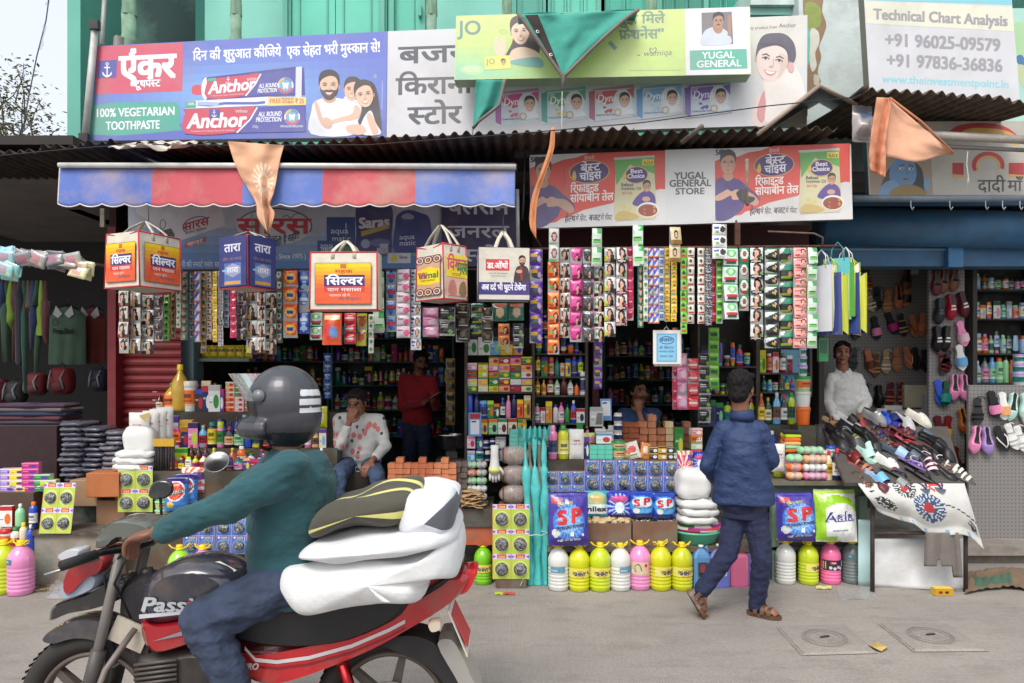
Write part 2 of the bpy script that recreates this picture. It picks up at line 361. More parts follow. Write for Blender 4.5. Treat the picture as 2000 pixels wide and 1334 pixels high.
def pdoor(x0,x1,leafs,col,name='door'):
 a,b=X(x0,7.4),X(x1,7.4);m=MB();m.box(a-.05,a,7.33,7.4,3.4,7,TQ2);m.box(b,b+.05,7.33,7.4,3.4,7,TQ2)
 for i in range(leafs):
  c0,c1=a+(b-a)*i/leafs+.004,a+(b-a)*(i+1)/leafs-.004
  m.box(c0,c1,7.36,7.4,3.4,7,col)
  w=c1-c0
  for z0,z1 in((3.5,4.55),(4.62,5.6),(5.7,6.8)):
   m.box(c0+w*.16,c0+w*.2,7.345,7.36,z0,z1,TQ2);m.box(c1-w*.2,c1-w*.16,7.345,7.36,z0,z1,TQ2);m.box(c0+w*.2,c1-w*.2,7.345,7.36,z0,z0+.03,TQ2);m.box(c0+w*.2,c1-w*.2,7.345,7.36,z1-.03,z1,TQ2)
 bpart(m,name,'wall')
pdoor(572,742,2,(112,200,178));pdoor(758,822,1,(108,196,174));pdoor(1008,1060,1,TQ2);pdoor(1075,1170,3,(110,198,178));pdoor(1180,1262,2,(86,176,156));pdoor(1290,1370,3,TQ3);pdoor(1380,1440,2,(50,140,124))
for x in(552,742,760,1165,1375):m=MB();m.box(X(x,7.3),X(x+9,7.3),7.3,7.4,3.4,7,TQ2);bpart(m,'door_jamb','wall')
m=MB();m.box(X(816,7.25),X(822,7.25),7.28,7.36,Z(32,7.3),Z(10,7.3),TQ2);bpart(m,'hinge','wall')
def column(px,w):
 x=X(px,6.75)-bx;r=M(w,6.75)/2;g=(128,158,134);m=MB()
 m.lathe([(r*1.25,3.9),(r*1.25,4.42),(r*1.05,4.46),(r*1.1,4.56),(r*1.2,4.6),(r*.95,4.64),(r*1.0,4.7),(r*1.18,4.74),(r*1.18,4.78),(r*.95,4.82),(r,5.0)],14,(x,6.75-by,0),g)
 def tw(u,v):
  t=u*2*PI;k=1+.14*cos(4*t+v*30);return(x+r*k*cos(t),6.75-by+r*k*sin(t),5.0+3*v)
 m.grid(tw,32,60,g)
 for k in range(8):
  for z in(4.51,4.68):m.ball((x+r*1.08*cos(k*PI/4+.2),6.75-by+r*1.08*sin(k*PI/4+.2),z),(.016,.016,.03),(104,136,112),6,4)
 m.build('column','stone',bld)
for px,w in((252,27),(461,21),(843,20),(990,18),(1272,19)):column(px,w)
m=MB();m.box(X(1452,6.7),X(1568,6.7),6.5,7.4,Z(20,6.6),Z(-30,6.6),(206,226,222));m.box(X(1452,6.7),X(1568,6.7),6.55,7.4,Z(34,6.6),Z(20,6.6)-.003,(140,196,186));bpart(m,'balcony_slab','peel')
m=MB();m.box(X(1560,6.4),X(1700,6.4),6.4,7.4,3.05,9,(200,210,208))
b=Board([(1560,0,6.4),(1700,0,6.4),(1560,200,6.4)],m)
b.blob([(1570,-10),(1606,-10),(1606,22),(1614,48),(1608,70),(1600,92),(1604,112),(1597,140),(1603,160),(1590,178),(1574,176),(1576,120),(1572,60)],(150,124,98))
b.blob([(1574,6),(1600,12),(1604,40),(1596,54),(1574,56)],(148,160,92));b.blob([(1583,58),(1598,62),(1600,84),(1592,104),(1595,128),(1586,140),(1580,110)],(214,210,198));b.blob([(1573,60),(1582,64),(1580,120),(1574,126)],(110,190,170));b.blob([(1590,146),(1600,150),(1598,166),(1590,164)],(206,196,180))
tag(m.build('plaster_pillar','peel',center=True),'pale plaster pillar with paint flaking off beside the woman advert','pillar')
m=MB();m.box(X(1690,6.6),9,6.6,6.9,2.9,9,(176,214,200))
b=Board([(1690,0,6.6),(2000,0,6.6),(1690,200,6.6)],m)
b.rect(1975,-20,2030,16,(20,84,76));b.blob([(1980,48),(1998,44),(2030,52),(2030,110),(1996,118),(1980,84)],(172,206,160));b.blob([(1984,112),(1996,108),(2008,130),(1990,126)],(72,112,160));b.blob([(1986,128),(2010,134),(2026,170),(1996,168)],(196,200,160))
tag(m.build('painted_wall','wall',center=True),'mint painted upper wall with mural behind the phone number hoarding','wall')
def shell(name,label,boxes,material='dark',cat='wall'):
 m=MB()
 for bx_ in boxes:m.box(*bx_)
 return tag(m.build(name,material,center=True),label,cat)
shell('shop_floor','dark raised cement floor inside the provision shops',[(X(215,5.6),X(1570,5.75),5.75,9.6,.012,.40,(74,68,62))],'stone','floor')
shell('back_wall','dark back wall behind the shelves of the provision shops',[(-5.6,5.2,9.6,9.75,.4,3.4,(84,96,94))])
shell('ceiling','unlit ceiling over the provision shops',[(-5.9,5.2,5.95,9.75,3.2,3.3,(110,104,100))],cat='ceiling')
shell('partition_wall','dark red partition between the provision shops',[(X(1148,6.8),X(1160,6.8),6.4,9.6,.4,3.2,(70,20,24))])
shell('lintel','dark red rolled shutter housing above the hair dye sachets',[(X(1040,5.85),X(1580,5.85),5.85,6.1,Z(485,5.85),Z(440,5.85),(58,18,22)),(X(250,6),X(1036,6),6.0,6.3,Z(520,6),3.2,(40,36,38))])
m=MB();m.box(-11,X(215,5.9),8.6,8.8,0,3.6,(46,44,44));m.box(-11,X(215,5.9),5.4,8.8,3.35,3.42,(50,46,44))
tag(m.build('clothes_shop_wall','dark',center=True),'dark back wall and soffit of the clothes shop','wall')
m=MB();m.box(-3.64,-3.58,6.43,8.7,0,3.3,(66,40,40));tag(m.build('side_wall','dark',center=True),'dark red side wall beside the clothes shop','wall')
fx=lambda px,d:X(px,d)
def fA(x):
 px=CX+x*F/5.0;y=284 if px<430 else(284-(px-430)*.05 if px<760 else(267-(px-760)*.014 if px<1200 else 260-(px-1200)*.006))
 return(5.0,Z(y,5.0))
m=corr(X(225,5.0),X(1010,5.0),fA,lambda x:(6.4,3.36),seed=2);solid(tag(m.build('corrugated_roof','rust',center=True),'rusty corrugated tin roof sheets above the striped awning','roof'))
m=corr(X(1000,4.95),X(1240,4.95),lambda x:(4.95,fA(x)[1]+.012),lambda x:(6.4,3.38),seed=5,col=(74,58,46));solid(tag(m.build('corrugated_roof','rust',center=True),'brown corrugated roof sheet below the hanging green tarpaulin','roof'))
m=corr(X(1226,5.02),X(1640,5.02),lambda x:(5.02+.12*max(0,(x-2.0)),fA(x)[1]+.02),lambda x:(6.4,3.4),seed=8,col=(66,54,46));solid(tag(m.build('corrugated_roof','rust',center=True),'brown corrugated roof sheet above the cooking oil signboard','roof'))
m=corr(X(1690,4.9),X(2080,4.9),lambda x:(4.9+.1*(x-2.4),Z(172,4.9)-.04*(x-2.4)),lambda x:(6.6,3.75),seed=11,col=(96,84,72));m.tube([P(1690,172,4.9),P(1660,196,5.3)],.02,(70,60,52));solid(tag(m.build('corrugated_roof','rust',center=True),'grey corrugated roof below the phone number hoarding','roof'))
m=MB();q=[P(1600,168,5.0),P(1480,262,4.9),P(1470,275,5.9),P(1600,200,6.2)];m.add(q,[(0,1,2,3)],(34,30,28));q=[P(1600,168,5.0),P(1672,204,5.1),P(1690,250,6.2),P(1600,200,6.2)];m.add(q,[(0,1,2,3)],(44,38,34))
m.tube([P(1480,262,4.9),P(1600,168,5.0),P(1672,204,5.1)],.012,(150,130,116),6);solid(tag(m.build('gable_sheet','dull',center=True),'dark peaked sheet metal roof between the two hoardings','roof'),.01)
def fL(x):
 px=CX+x*F/5.2;return(5.2,Z(292-max(0,px-60)*.1 if px<225 else 276,5.2))
m=corr(-9.5,X(228,5.2),fL,lambda x:(8.6,3.3),pitch=.076,seed=4,col=(52,48,46),jag=.05);solid(tag(m.build('corrugated_roof','rust',center=True),'dark corrugated roof of the clothes shop under the sky','roof'))
m=corr(X(212,4.85),X(350,4.85),lambda x:(4.85,Z(292,4.85)),lambda x:(5.3,Z(280,5.3)),pitch=.12,amp=.012,jag=.1,seed=9,col=(206,196,184));solid(tag(m.build('roof_sheet','peel',center=True),'torn pale plastic sheet lying on the awning top','roof sheet'))
m=MB()
m.box(X(1005,5.4),X(1650,5.4),5.42,5.48,Z(306,5.4),Z(288,5.4),(40,38,38));m.box(X(1010,5.9),X(1640,5.9),5.9,5.95,3.1,3.18,(44,38,36))
m.box(X(225,5.5),X(1010,5.5),5.3,5.36,3.12,3.18,(44,40,40));tag(m.build('roof_beam','dull',center=True),'dark iron beams carrying the tin roof over the stalls','beam')
m=MB();m.tube([P(1332,278,4.95),P(1372,246,4.8)],.017,(110,100,90),10);tag(m.build('iron_pipe','rust',center=True),'short iron pipe poking out of the tin roof edge','pipe')
m=MB();m.tube([P(1459,310,5.0),P(1458,396,5.1),P(1460,400,5.12)],.012,(150,136,120),8);tag(m.build('iron_pipe','rust',center=True),'upright rusty pipe piercing the cooking oil signboard','pipe')
def wire(label,pts,r=.006,col=(30,30,30)):
 q=[]
 for a,b_ in zip(pts,pts[1:]):
  for k in range(8):q.append(P(*a).lerp(P(*b_),k/8))
 q.append(P(*pts[-1]));m=MB();m.tube(q,r,col,5);return tag(m.build('wire','rubber',center=True),label,'wire')
wire('thin black wire crossing in front of the soap packs up to the peaked roof',[(0,304,4.9),(150,290,4.9),(260,282,4.9),(450,284,4.9),(720,283,4.9),(1000,262,4.8),(1250,240,4.75),(1500,207,4.7),(1668,190,4.9)],.004)
wire('power cable slanting across the sky at the left',[(98,-20,9),(90,40,9),(72,110,9),(56,190,9),(38,290,9)],.008,(70,76,88))
for i,(a,b_,lb)in enumerate((((96,-8),(92,10),'scrap of plastic caught at the top of the power cable'),((87,48),(80,98),'torn pale plastic rag snagged on the power cable'))):
 m=MB();m.grid(lambda u,v:P(a[0]+(b_[0]-a[0])*v+(u-.5)*7*(1+.5*sin(9*v)),a[1]+(b_[1]-a[1])*v,8.98+.04*sin(7*u+5*v)),3,8,(196,200,212));tag(m.build('plastic_scrap','film',center=True),lb,'plastic scrap')
def tree():
 r=random.Random(5);root=empty('tree','sparse leafy tree beyond the clothes shop roof','tree',(X(-40,22),22,0));d=22
 m=MB();o=Vector((X(-40,22),22,0));tips=[]
 def br(p,dir,L,rad,k):
  q=[p];dd=dir.normalized()
  for i in range(4):dd=(dd+Vector((r.uniform(-.25,.25),r.uniform(-.25,.25),r.uniform(-.06,.2)))).normalized();q.append(q[-1]+dd*L/4)
  m.tube(q,[rad*(1-.16*i)for i in range(5)],(84,70,58),6)
  if k==0:tips.extend(q[1:]);return
  for i in range(3+(k>1)):br(q[2+i%3],dd+Vector((r.uniform(-1,1),r.uniform(-1,1),r.uniform(-.2,.6))),L*.66,rad*.55,k-1)
 br(Vector((0,0,0)),Vector((.12,0,1)),5.5,.16,3);m.build('trunk','wood',root)
 c=MB()
 for t in tips:
  for j in range(18):
   p=t+Vector((r.gauss(0,.26),r.gauss(0,.26),r.gauss(0,.24)));a=r.uniform(0,6.28);s_=r.uniform(.05,.11)
   e=Vector((cos(a),sin(a),r.uniform(-.8,.8))).normalized()*s_;w=e.cross(Vector((r.random(),r.random(),1))).normalized()*s_*.45
   c.add([p-e,p+w,p+e,p-w],[(0,1,2,3)],r.choice(((72,84,44),(96,104,56),(58,68,40),(120,112,56),(104,92,60))))
 c.build('crown','leaf',root);return root
tree()
def manhole(label,quad,slit=False):
 q=[P(x,y,HC*F/(y-HY))for x,y in quad];c=sum(q,Vector())/4;root=empty('manhole_cover',label,'manhole cover',(c.x,c.y,0));e=[v-c for v in q]
 m=MB();up=Vector((0,0,.012));top=[v*.97+up for v in e];m.add([*e,*top],[(4,5,6,7),(0,1,5,4),(1,2,6,5),(2,3,7,6),(3,0,4,7)],(150,144,138));m.build('lid',CONC,root)
 f=MB();ou=[v*1.05 for v in e];inn=[v*.985 for v in e];f.add([v+Vector((0,0,.004))for v in ou+inn],[(i,(i+1)%4,(i+1)%4+4,i+4)for i in range(4)],(110,102,94));f.build('frame',CONC,root)
 g=MB();ax=(e[1]-e[0])/2*.62;ay=(e[3]-e[0])/2*.62
 for k in range(36):
  t=2*PI*k/36;a=ax*cos(t)+ay*sin(t);b2=a*.78;w=(ax*-sin(t)+ay*cos(t))*.02
  g.add([a-w+up*1.25,a+w+up*1.25,b2+w+up*1.25,b2-w+up*1.25],[(0,1,2,3)],(120,114,108))
 for s_ in(1.03,.72,.4):
  for k in range(40):
   a,a2=2*PI*k/40,2*PI*(k+1)/40;p=lambda t,z:(ax*cos(t)+ay*sin(t))*z*s_+up*1.25
   g.add([p(a,1),p(a2,1),p(a2,.96),p(a,.96)],[(0,1,2,3)],(120,114,108))
 g.build('cast_pattern',CONC,root);g=MB();g.tube([up*1.4-ax*.2,up*1.9,up*1.4+ax*.25-ay*.1],.006,(70,62,56),5);g.build('lifting_slot','stone',root)
manhole('square concrete manhole cover nearest the walking man',[(1520,1226),(1648,1222),(1710,1276),(1568,1280)])
manhole('square concrete manhole cover with a cracked slot, the right one of two',[(1718,1220),(1846,1220),(1926,1272),(1786,1273)])
m=MB();gp=lambda x,y:Vector((X(x,HC*F/(y-HY)),HC*F/(y-HY),0))
m.add([gp(*p)+Vector((0,0,.012+.01*(i%2)))for i,p in enumerate([(1696,1263),(1712,1261),(1730,1264),(1734,1270),(1722,1276),(1706,1272)])],[(0,1,2,3,4,5)],(186,160,98));solid(tag(m.build('dry_leaf','leaf',center=True),'dry tan leaf lying between the two manhole covers','leaf'),.002)
m=MB();m.grid(lambda u,v:gp(1632+72*u+10*v,1150+22*v)+Vector((0,0,.006+.006*sin(u*9+v*4))),8,4,(214,218,220));tag(m.build('plastic_sheet','film',center=True),'clear plastic sheet scrap lying on the street before the bottles','plastic scrap')
m=MB();m.grid(lambda u,v:gp(1594+30*u,1146+6*v)+Vector((0,0,.008+.004*sin(u*9))),4,2,(214,206,140));tag(m.build('paper_scrap','paper',center=True),'yellowish paper scrap lying before the yellow jug','paper scrap')
m=MB();c=gp(1840,1162);m.box(c.x-.065,c.x+.065,c.y-.03,c.y+.03,.003,.055,(214,176,40),dict(f=(190,140,30),u=(226,196,70)));m.box(c.x-.04,c.x-.015,c.y-.0325,c.y-.03,.02,.035,'darkred');m.box(c.x+.005,c.x+.03,c.y-.0325,c.y-.03,.02,.035,'charcoal');tag(m.build('small_box','paper',center=True),'crushed little yellow carton lying on the street by the shoe table','box')
m=MB();m.grid(lambda u,v:gp(90+52*u,1172-28*v)+Vector((0,0,.01+.11*max(0,sin(PI*u)*sin(PI*v))*(.6+.4*noise.noise((u*5,v*5,2)))+.01*noise.noise((u*9,v*9,1)))),14,10,(206,206,214));tag(m.build('plastic_bag','film',center=True),'crumpled clear plastic bag lying at the foot of the plinth','plastic bag')
m=MB();rr=random.Random(3)
for i in range(26):a=gp(80+rr.uniform(0,60),1152+rr.uniform(-4,8));m.tube([a+Vector((-.09,rr.uniform(-.03,.03),.01+.02*rr.random())),a+Vector((.09,rr.uniform(-.03,.03),.02+.02*rr.random()))],.003,(150,124,88),4)
tag(m.build('broom_straw','wood',center=True),'bundle of dry broom straw at the foot of the plinth','straw bundle')
m=MB();m.grid(lambda u,v:gp(966+40*u,1158+5*v)+Vector((0,0,.006+.004*sin(u*12))),5,2,lambda u,v:'lime' if u<.5 else(200,80,70));tag(m.build('sweet_wrapper','foil',center=True),'flattened sweet wrapper on the street before the scrubber rack','wrapper')
m=MB();m.box(X(1700,6.05),8,6.05,6.6,.002,.075,(120,108,100));m.box(X(1700,6.02),8,5.98,6.6,.079,.15,(140,130,122));m.box(X(1500,6.6),8,6.6,9.5,.0,.17,(110,104,100));tag(m.build('doorstep','stone',center=True),'granite doorsteps of the cosmetics shop at the right','steps')
m=MB()
def sack(u,v):
 p=gp(1885+150*u,1163-40*v-10*sin(u*3));return p+Vector((0,.03*noise.noise((u*6,v*3,1)),.015+.06*sin(PI*u)**.5*sin(PI*min(1,v+.05))*(.7+.6*noise.noise((u*4,v*4,3)))+.03*abs(noise.noise((u*9,v*7,5)))))
m.grid(sack,44,22,lambda u,v:(62,92,72)if .12<u<.62 and v<.4 and v>.08 else(112,90,68));tag(m.build('sackcloth','cloth',center=True),'brown and green sackcloth heaped on the street at the right end','sackcloth')
# ================================================================== SIGNS AND BANNERS
def ad_face(b,cx,cy,w,h,skin=(222,178,150),hair=(46,38,40),beard=False,smile=True,tilt=0,moust=False,hairline=.62,iris=(50,36,34)):
 def q(x,y):return(cx+(x*cos(tilt)-y*sin(tilt)*h/w)*w,cy+(x*sin(tilt)*w/h+y*cos(tilt))*h)
 bl=lambda pts,c,k=3:b.blob([q(*p)for p in pts],c,k)
 sh=mixc(skin,(120,70,50),.28);li=mixc(skin,(190,70,70),.5)
 bl([(-1.02,-.02),(-1.14,-.1),(-1.12,.2),(-.98,.26)],sh,2);bl([(1.02,-.02),(1.14,-.1),(1.12,.2),(.98,.26)],sh,2)
 bl([(-1,-.5),(-.98,.1),(-.86,.52),(-.46,.92),(0,1.04),(.46,.92),(.86,.52),(.98,.1),(1,-.5),(.6,-.95),(0,-1.05),(-.6,-.95)],skin)
 bl([(.35,-.4),(.97,-.3),(.92,.3),(.55,.85),(.62,.3),(.5,0)],mixc(skin,sh,.45))
 if beard:bl([(-.99,.02),(-.9,.5),(-.5,1.0),(0,1.16),(.5,1.0),(.9,.5),(.99,.02),(.82,.3),(.52,.36),(.3,.3),(0,.34),(-.3,.3),(-.52,.36),(-.82,.3)],mixc(hair,skin,.08))
 bl([(-1.08,.0),(-1.12,-.6),(-.85,-1.12),(-.2,-1.32),(.45,-1.28),(1.0,-.95),(1.12,-.4),(1.06,.0),(.94,-.35),(.7,-hairline-.08),(.1,-hairline-.2),(-.6,-hairline),(-.94,-.35)],hair)
 for sx in(-1,1):
  b.poly([q(sx*.2,-.2),q(sx*.45,-.29),q(sx*.72,-.2),q(sx*.72,-.15),q(sx*.45,-.22),q(sx*.2,-.14)],hair)
  bl([(sx*.22,-.02),(sx*.44,-.1),(sx*.66,-.01),(sx*.44,.05)],(244,240,236),2);bl([(sx*.36,-.03),(sx*.45,-.09),(sx*.54,-.03),(sx*.45,.04)],iris,2)
  b.line([q(sx*.2,-.03),q(sx*.44,-.11),q(sx*.68,-.02)],w*.07,(40,30,30))
 b.line([q(.06,-.1),q(.13,.28),q(-.04,.34)],w*.055,sh);bl([(-.16,.3),(0,.26),(.16,.3),(0,.38)],sh,2)
 if smile:bl([(-.42,.5),(0,.54),(.42,.48),(.22,.72),(0,.77),(-.22,.72)],li,2);bl([(-.34,.53),(0,.57),(.34,.52),(.16,.65),(0,.68),(-.18,.65)],(246,244,240),2)
 else:bl([(-.3,.58),(-.1,.53),(0,.56),(.1,.53),(.3,.58),(0,.7)],li,2)
 if moust or beard:bl([(-.46,.5),(-.2,.39),(0,.42),(.2,.39),(.46,.48),(.2,.49),(0,.5),(-.2,.49)],hair,2)
def anchor_mark(b,cx,cy,s,col=(232,232,238)):
 b.ring(cx,cy-.8*s,.22*s,.22*s,.1*s,col,n=14);b.rect(cx-.08*s,cy-.6*s,cx+.08*s,cy+.75*s,col);b.rect(cx-.4*s,cy-.4*s,cx+.4*s,cy-.24*s,col)
 b.poly([(cx-.62*s,cy+.22*s),(cx-.48*s,cy+.32*s),(cx-.3*s,cy+.6*s),(cx,cy+.72*s),(cx+.3*s,cy+.6*s),(cx+.48*s,cy+.32*s),(cx+.62*s,cy+.22*s),(cx+.6*s,cy+.6*s),(cx+.3*s,cy+.86*s),(cx,cy+.98*s),(cx-.3*s,cy+.86*s),(cx-.6*s,cy+.6*s)],col)
def hoarding(name,label,b,cat='sign',material='sign',extra=()):
 root=None;o=b.mb.build(name,material,center=True);tag(o,label,cat);return o
SL=-.049;b=Board([(190,90,6.4),(757,62,6.16),(178,275,6.4)])
b.panel([(189,90),(757,61),(754,268),(178,275)],.1,(84,104,196),(206,204,202))
def blue_bg(u,v):
 t=math.exp(-((u-.5)**2*5+(v-.55)**2*7));c=mixc((84,96,190),(126,172,226),t);return mixc(c,(70,78,176),max(0,v-.8)*3)
b.shade_grid([(190,91),(756,62.5),(753.5,267),(179.5,274)],30,12,blue_bg)
b.poly([(190,91),(358,83),(356,178),(186,185)],(206,72,98));b.poly([(193,119),(229,117),(227,152),(190,153)],(74,76,160));anchor_mark(b,209.5,137,15)
b.text(234,156,'एंकर',108,44,(240,240,244),SL,.035);b.rect(252,103,263,111,(240,240,244));b.text(264,171,'टूथपेस्ट',49,13,(240,240,244),SL,.03)
b.blob([(183,206),(330,200),(346,202),(351,212),(350,246),(344,255),(182,263)],(66,166,146),3)
b.text(186,229,'100% VEGETARIAN',156,16,(244,246,246),-.03,.02);b.text(207,254,'TOOTHPASTE',105,16,(244,246,246),-.03,.02)
b.text(377,118,'दिन की शुरुआत कीजिये',172,17,(240,242,250),SL,.02);b.text(560,110,'एक सेहत भरी मुस्कान से!',183,18,(240,242,250),SL,.02)
def tube_pack(x0,y0,x1,y1,s,lx,ly,lw,lh,seal):
 b.poly([(x0,y0),(x1,y0+s*(x1-x0)),(x1,y1+s*(x1-x0)*.55),(x0,y1)],(74,72,162));w=(x1-x0)
 b.blob([(x0+w*.02,y0),(x0+w*.45,y0+s*w*.45),(x0+w*.58,y0+s*w*.58),(x0+w*.52,(y0+y1)/2+s*w*.5),(x0+w*.42,y1+s*w*.3-1),(x0+1,y1-1),(x0+1,y0+4)],(206,60,84),3)
 b.line([(x0+w*.6,y0+s*w*.6+1),(x0+w*.54,(y0+y1)/2+s*w*.5),(x0+w*.43,y1+s*w*.28)],3,(236,236,244))
 b.text(lx,ly,'Anchor',lw,lh,(246,244,248),s,.03,.18);b.text(lx+lw*.83,ly-lh-2,'White',24,6,(230,220,232),s,.01,.15)
 b.text(x0+w*.05,y1-4,'Toothpaste with Calcium, Fluoride & Fresh Mint',w*.36,3,(236,200,210),s*.6)
 sx,sy=seal;b.ell(sx,sy,15.5,15.5,(236,238,240));b.ell(sx,sy,12.5,12.5,(120,170,214));b.ring(sx,sy,15,15,4,(214,70,80),a0=20,a1=160);b.ring(sx,sy,15,15,4,(222,190,70),a0=200,a1=260);b.ring(sx,sy,15,15,4,(70,140,190),a0=262,a1=330);b.blob([(sx-6,sy-6),(sx,sy-4),(sx+6,sy-6),(sx+5,sy+2),(sx+3,sy+8),(sx,sy+3),(sx-3,sy+8),(sx-5,sy+2)],(248,248,250),2)
b.poly([(396,152),(580,130),(594,132),(596,186),(402,196)],(60,58,146));b.blob([(376,168),(392,166),(396,180),(393,185),(376,184)],(208,60,80),2);b.blob([(398,154),(404,154),(404,194),(396,190),(393,172)],(226,230,240),2)
tube_pack(404,155,580,193,-.11,407,184,90,23,(558,167));b.poly([(578,131),(590,130),(589,190),(577,190)],(214,214,238));anchor_mark(b,446,158,8);b.rect(406,153.5,422,160,(84,166,146),-.1)
b.text(506,172,'ALL ROUND',36,8,(240,240,248),-.06,.02,.12);b.text(503,182,'PROTECTION',38,8,(240,240,248),-.06,.02,.12)
b.poly([(364,198),(524,189),(524,206),(363,213)],(226,230,238));b.poly([(524,189),(598,190),(598,205),(524,207)],(238,214,130));b.rect(363,198.5,383,212,(78,160,140),-.05);b.text(366,206,'100%',14,5,(240,245,240),-.03)
b.line([(386,204),(410,206),(440,202),(500,202),(518,200)],5,(84,90,180));b.line([(386,202),(428,204)],7,(166,186,226));b.text(527,202,'FREE',22,9,(196,96,60),-.02,.02);b.text(550,196,'PREMIUM',24,5,(196,96,60),0,.02);b.text(550,202,'TOOTHBRUSH',24,5,(196,96,60),0,.02);b.text(577,202,'₹ 25',17,9,(196,96,60),0,.02)
tube_pack(362,214,597,262,-.035,366,251,113,28,(571,229));b.rect(409,214,430,231,(72,74,160));anchor_mark(b,419,222.5,7.5)
b.text(505,228,'ALL ROUND',45,9,(240,240,248),-.03,.02,.12);b.text(500,239,'PROTECTION',50,9,(240,240,248),-.03,.02,.12);b.text(493,250,'200g',12,5,(220,220,240),0,0,.1);b.text(548,249,'WITH CALCIUM FORMULATION',44,4,(230,236,240),0)
b.blob([(700,262),(704,216),(700,182),(708,164),(722,158),(734,170),(741,205),(743,262)],(52,42,46));b.blob([(668,196),(684,178),(700,190),(706,216),(694,240),(660,238),(652,214)],(226,228,236))
ad_face(b,688,176,15,20,(230,186,158),(66,48,46),tilt=.12)
b.blob([(608,262),(609,214),(614,200),(632,192),(662,192),(684,202),(694,222),(696,262)],(232,234,240));b.blob([(632,184),(652,184),(656,196),(644,202),(632,196)],(206,160,136))
ad_face(b,643,168,18,24,(232,188,160),(44,36,40),beard=True)
b.blob([(614,202),(620,200),(632,234),(648,246),(640,252),(626,240)],(228,182,156));b.blob([(636,246),(664,238),(698,232),(704,214),(694,206),(688,222),(664,230),(640,238)],(232,188,162));b.blob([(634,230),(644,232),(650,242),(640,250),(632,244)],(226,180,154))
b.blob([(706,262),(708,236),(724,216),(734,240),(744,262)],(228,230,238));b.blob([(716,226),(726,224),(738,252),(738,262),(728,262)],(230,184,156));b.blob([(678,246),(706,244),(716,258),(700,264),(680,258)],(230,186,160))
ad_face(b,712,186,17,23,(236,192,164),(58,44,46),tilt=-.15);b.ell(733,149,3.5,4,(150,150,170))
b.line([(747,158),(746,214)],1.4,(170,176,220))
hoarding('hoarding','long blue toothpaste hoarding with a smiling family and red logo block',b)
m=MB();q=[P(186,52,6.36),P(166,272,6.36)];m.tube([q[0],q[1]],.035,(190,188,184),4);m.tube([q[0]+Vector((.1,.2,0)),q[1]+Vector((.12,.2,0))],.05,(120,116,112),4)
for p in q:m.box(p.x-.03,p.x+.05,p.y-.05,p.y,p.z-.04,p.z+.04,(40,40,42))
tag(m.build('metal_post','dull',center=True),'white leaning metal frame at the left end of the toothpaste hoarding','frame')
m=MB();m.tube([(X(207,6.8),6.8,Z(-40,6.8)),(X(199,6.5),6.5,Z(88,6.5))],.022,(150,154,150),8);tag(m.build('drain_pipe','dull',center=True),'thin grey drain pipe beside the leftmost carved column','pipe')
b=Board([(757,62,6.16),(1575,30,5.82),(757,268,6.16)])
b.panel([(757.5,61),(1577,29.5),(1576,243),(755,268)],.08,(212,211,214),(188,186,184))
b.poly([(1080,50),(1572,31),(1572,130),(1480,150),(1080,160)],(218,214,206))
DK=(74,72,82)
b.text(779,124,'बजरंग',172,31,DK,-.035,.028);b.text(774,185,'किराना',148,31,DK,-.028,.028);b.text(797,243,'स्टोर',103,32,DK,-.028,.028)
def soap(x0,y0,w,h,c1,c2,s,extra):
 y=lambda u:y0+s*u*w
 b.blob([(x0,y(0)+5),(x0+4,y(0)),(x0+w-4,y(1)-5),(x0+w,y(1)),(x0+w-2,y(1)+h-4),(x0+w-6,y(1)+h),(x0+12,y(.1)+h+6),(x0+2,y(0)+h)],(206,218,226),3)
 b.poly([(x0+1,y(0)+6),(x0+13,y(.13)+3),(x0+13,y(.13)+h+5),(x0+2,y(0)+h-1)],c1);b.poly([(x0+4,y(0)+1),(x0+w-5,y(1)-4),(x0+w-2,y(1)+2),(x0+13,y(.13)+4)],mixc(c1,(255,255,255),.25))
 b.poly([(x0+15,y(.2)+7),(x0+w*.6,y(.6)+5),(x0+w*.62,y(.6)+h*.46),(x0+w*.4,y(.4)+h*.56),(x0+15,y(.2)+h*.34)],c2);b.poly([(x0+w*.8,y(.8)+5),(x0+w-4,y(1)+3),(x0+w-4,y(1)+h*.42)],c2)
 b.ell(x0+w*.72,y(.7)+h*.48,h*.32,h*.4,(226,232,238));b.text(x0+17,y(.2)+h*.46,'Dyna',w*.42,h*.24,(248,246,250),s,.015,.12);b.text(x0+16,y(.2)+h*.2,'Just',w*.12,h*.1,(240,230,245),s,.01,.1)
 b.poly([(x0+w*.6,y(.6)+h*.95),(x0+w*.72,y(.7)+h*.72),(x0+w*.9,y(.9)+h*.72),(x0+w*.97,y(.97)+h*.9)],(234,236,240))
 ad_face(b,x0+w*.76,y(.76)+h*.46,h*.155,h*.22,(226,182,160),(44,40,44));b.ell(x0+w*.62,y(.62)+h*.84,7.5,7.5,(190,172,140));b.ell(x0+w*.62,y(.62)+h*.84,5,5,(226,222,212))
 for k in range(5):b.ell(x0+w*.4+7*cos(k*1.9),y(.4)+h*.74+5*sin(k*2.3),3.5,2.5,extra)
 b.text(x0+w*.16,y(.16)+h*.93,'Cream & Aloe Vera',w*.4,4,mixc(c1,(90,90,100),.5),s)
 b.text(x0+8.5,y(.1)+h*.78,'',1,1,c1)if 0 else None
for x0,y0,w,h,c1,c2,e in((966,180,90,60,(170,90,160),(214,72,140),(226,90,140)),(1056,177,92,60,(76,160,148),(88,170,130),(226,196,90)),(1149,174,93,58,(172,92,116),(206,92,96),(196,70,70)),(1242,170,93,58,(84,150,206),(120,182,226),(170,205,230)),(1336,167,94,58,(110,82,176),(126,96,190),(108,84,176))):soap(x0,y0,w,h,c1,c2,-.05,e)
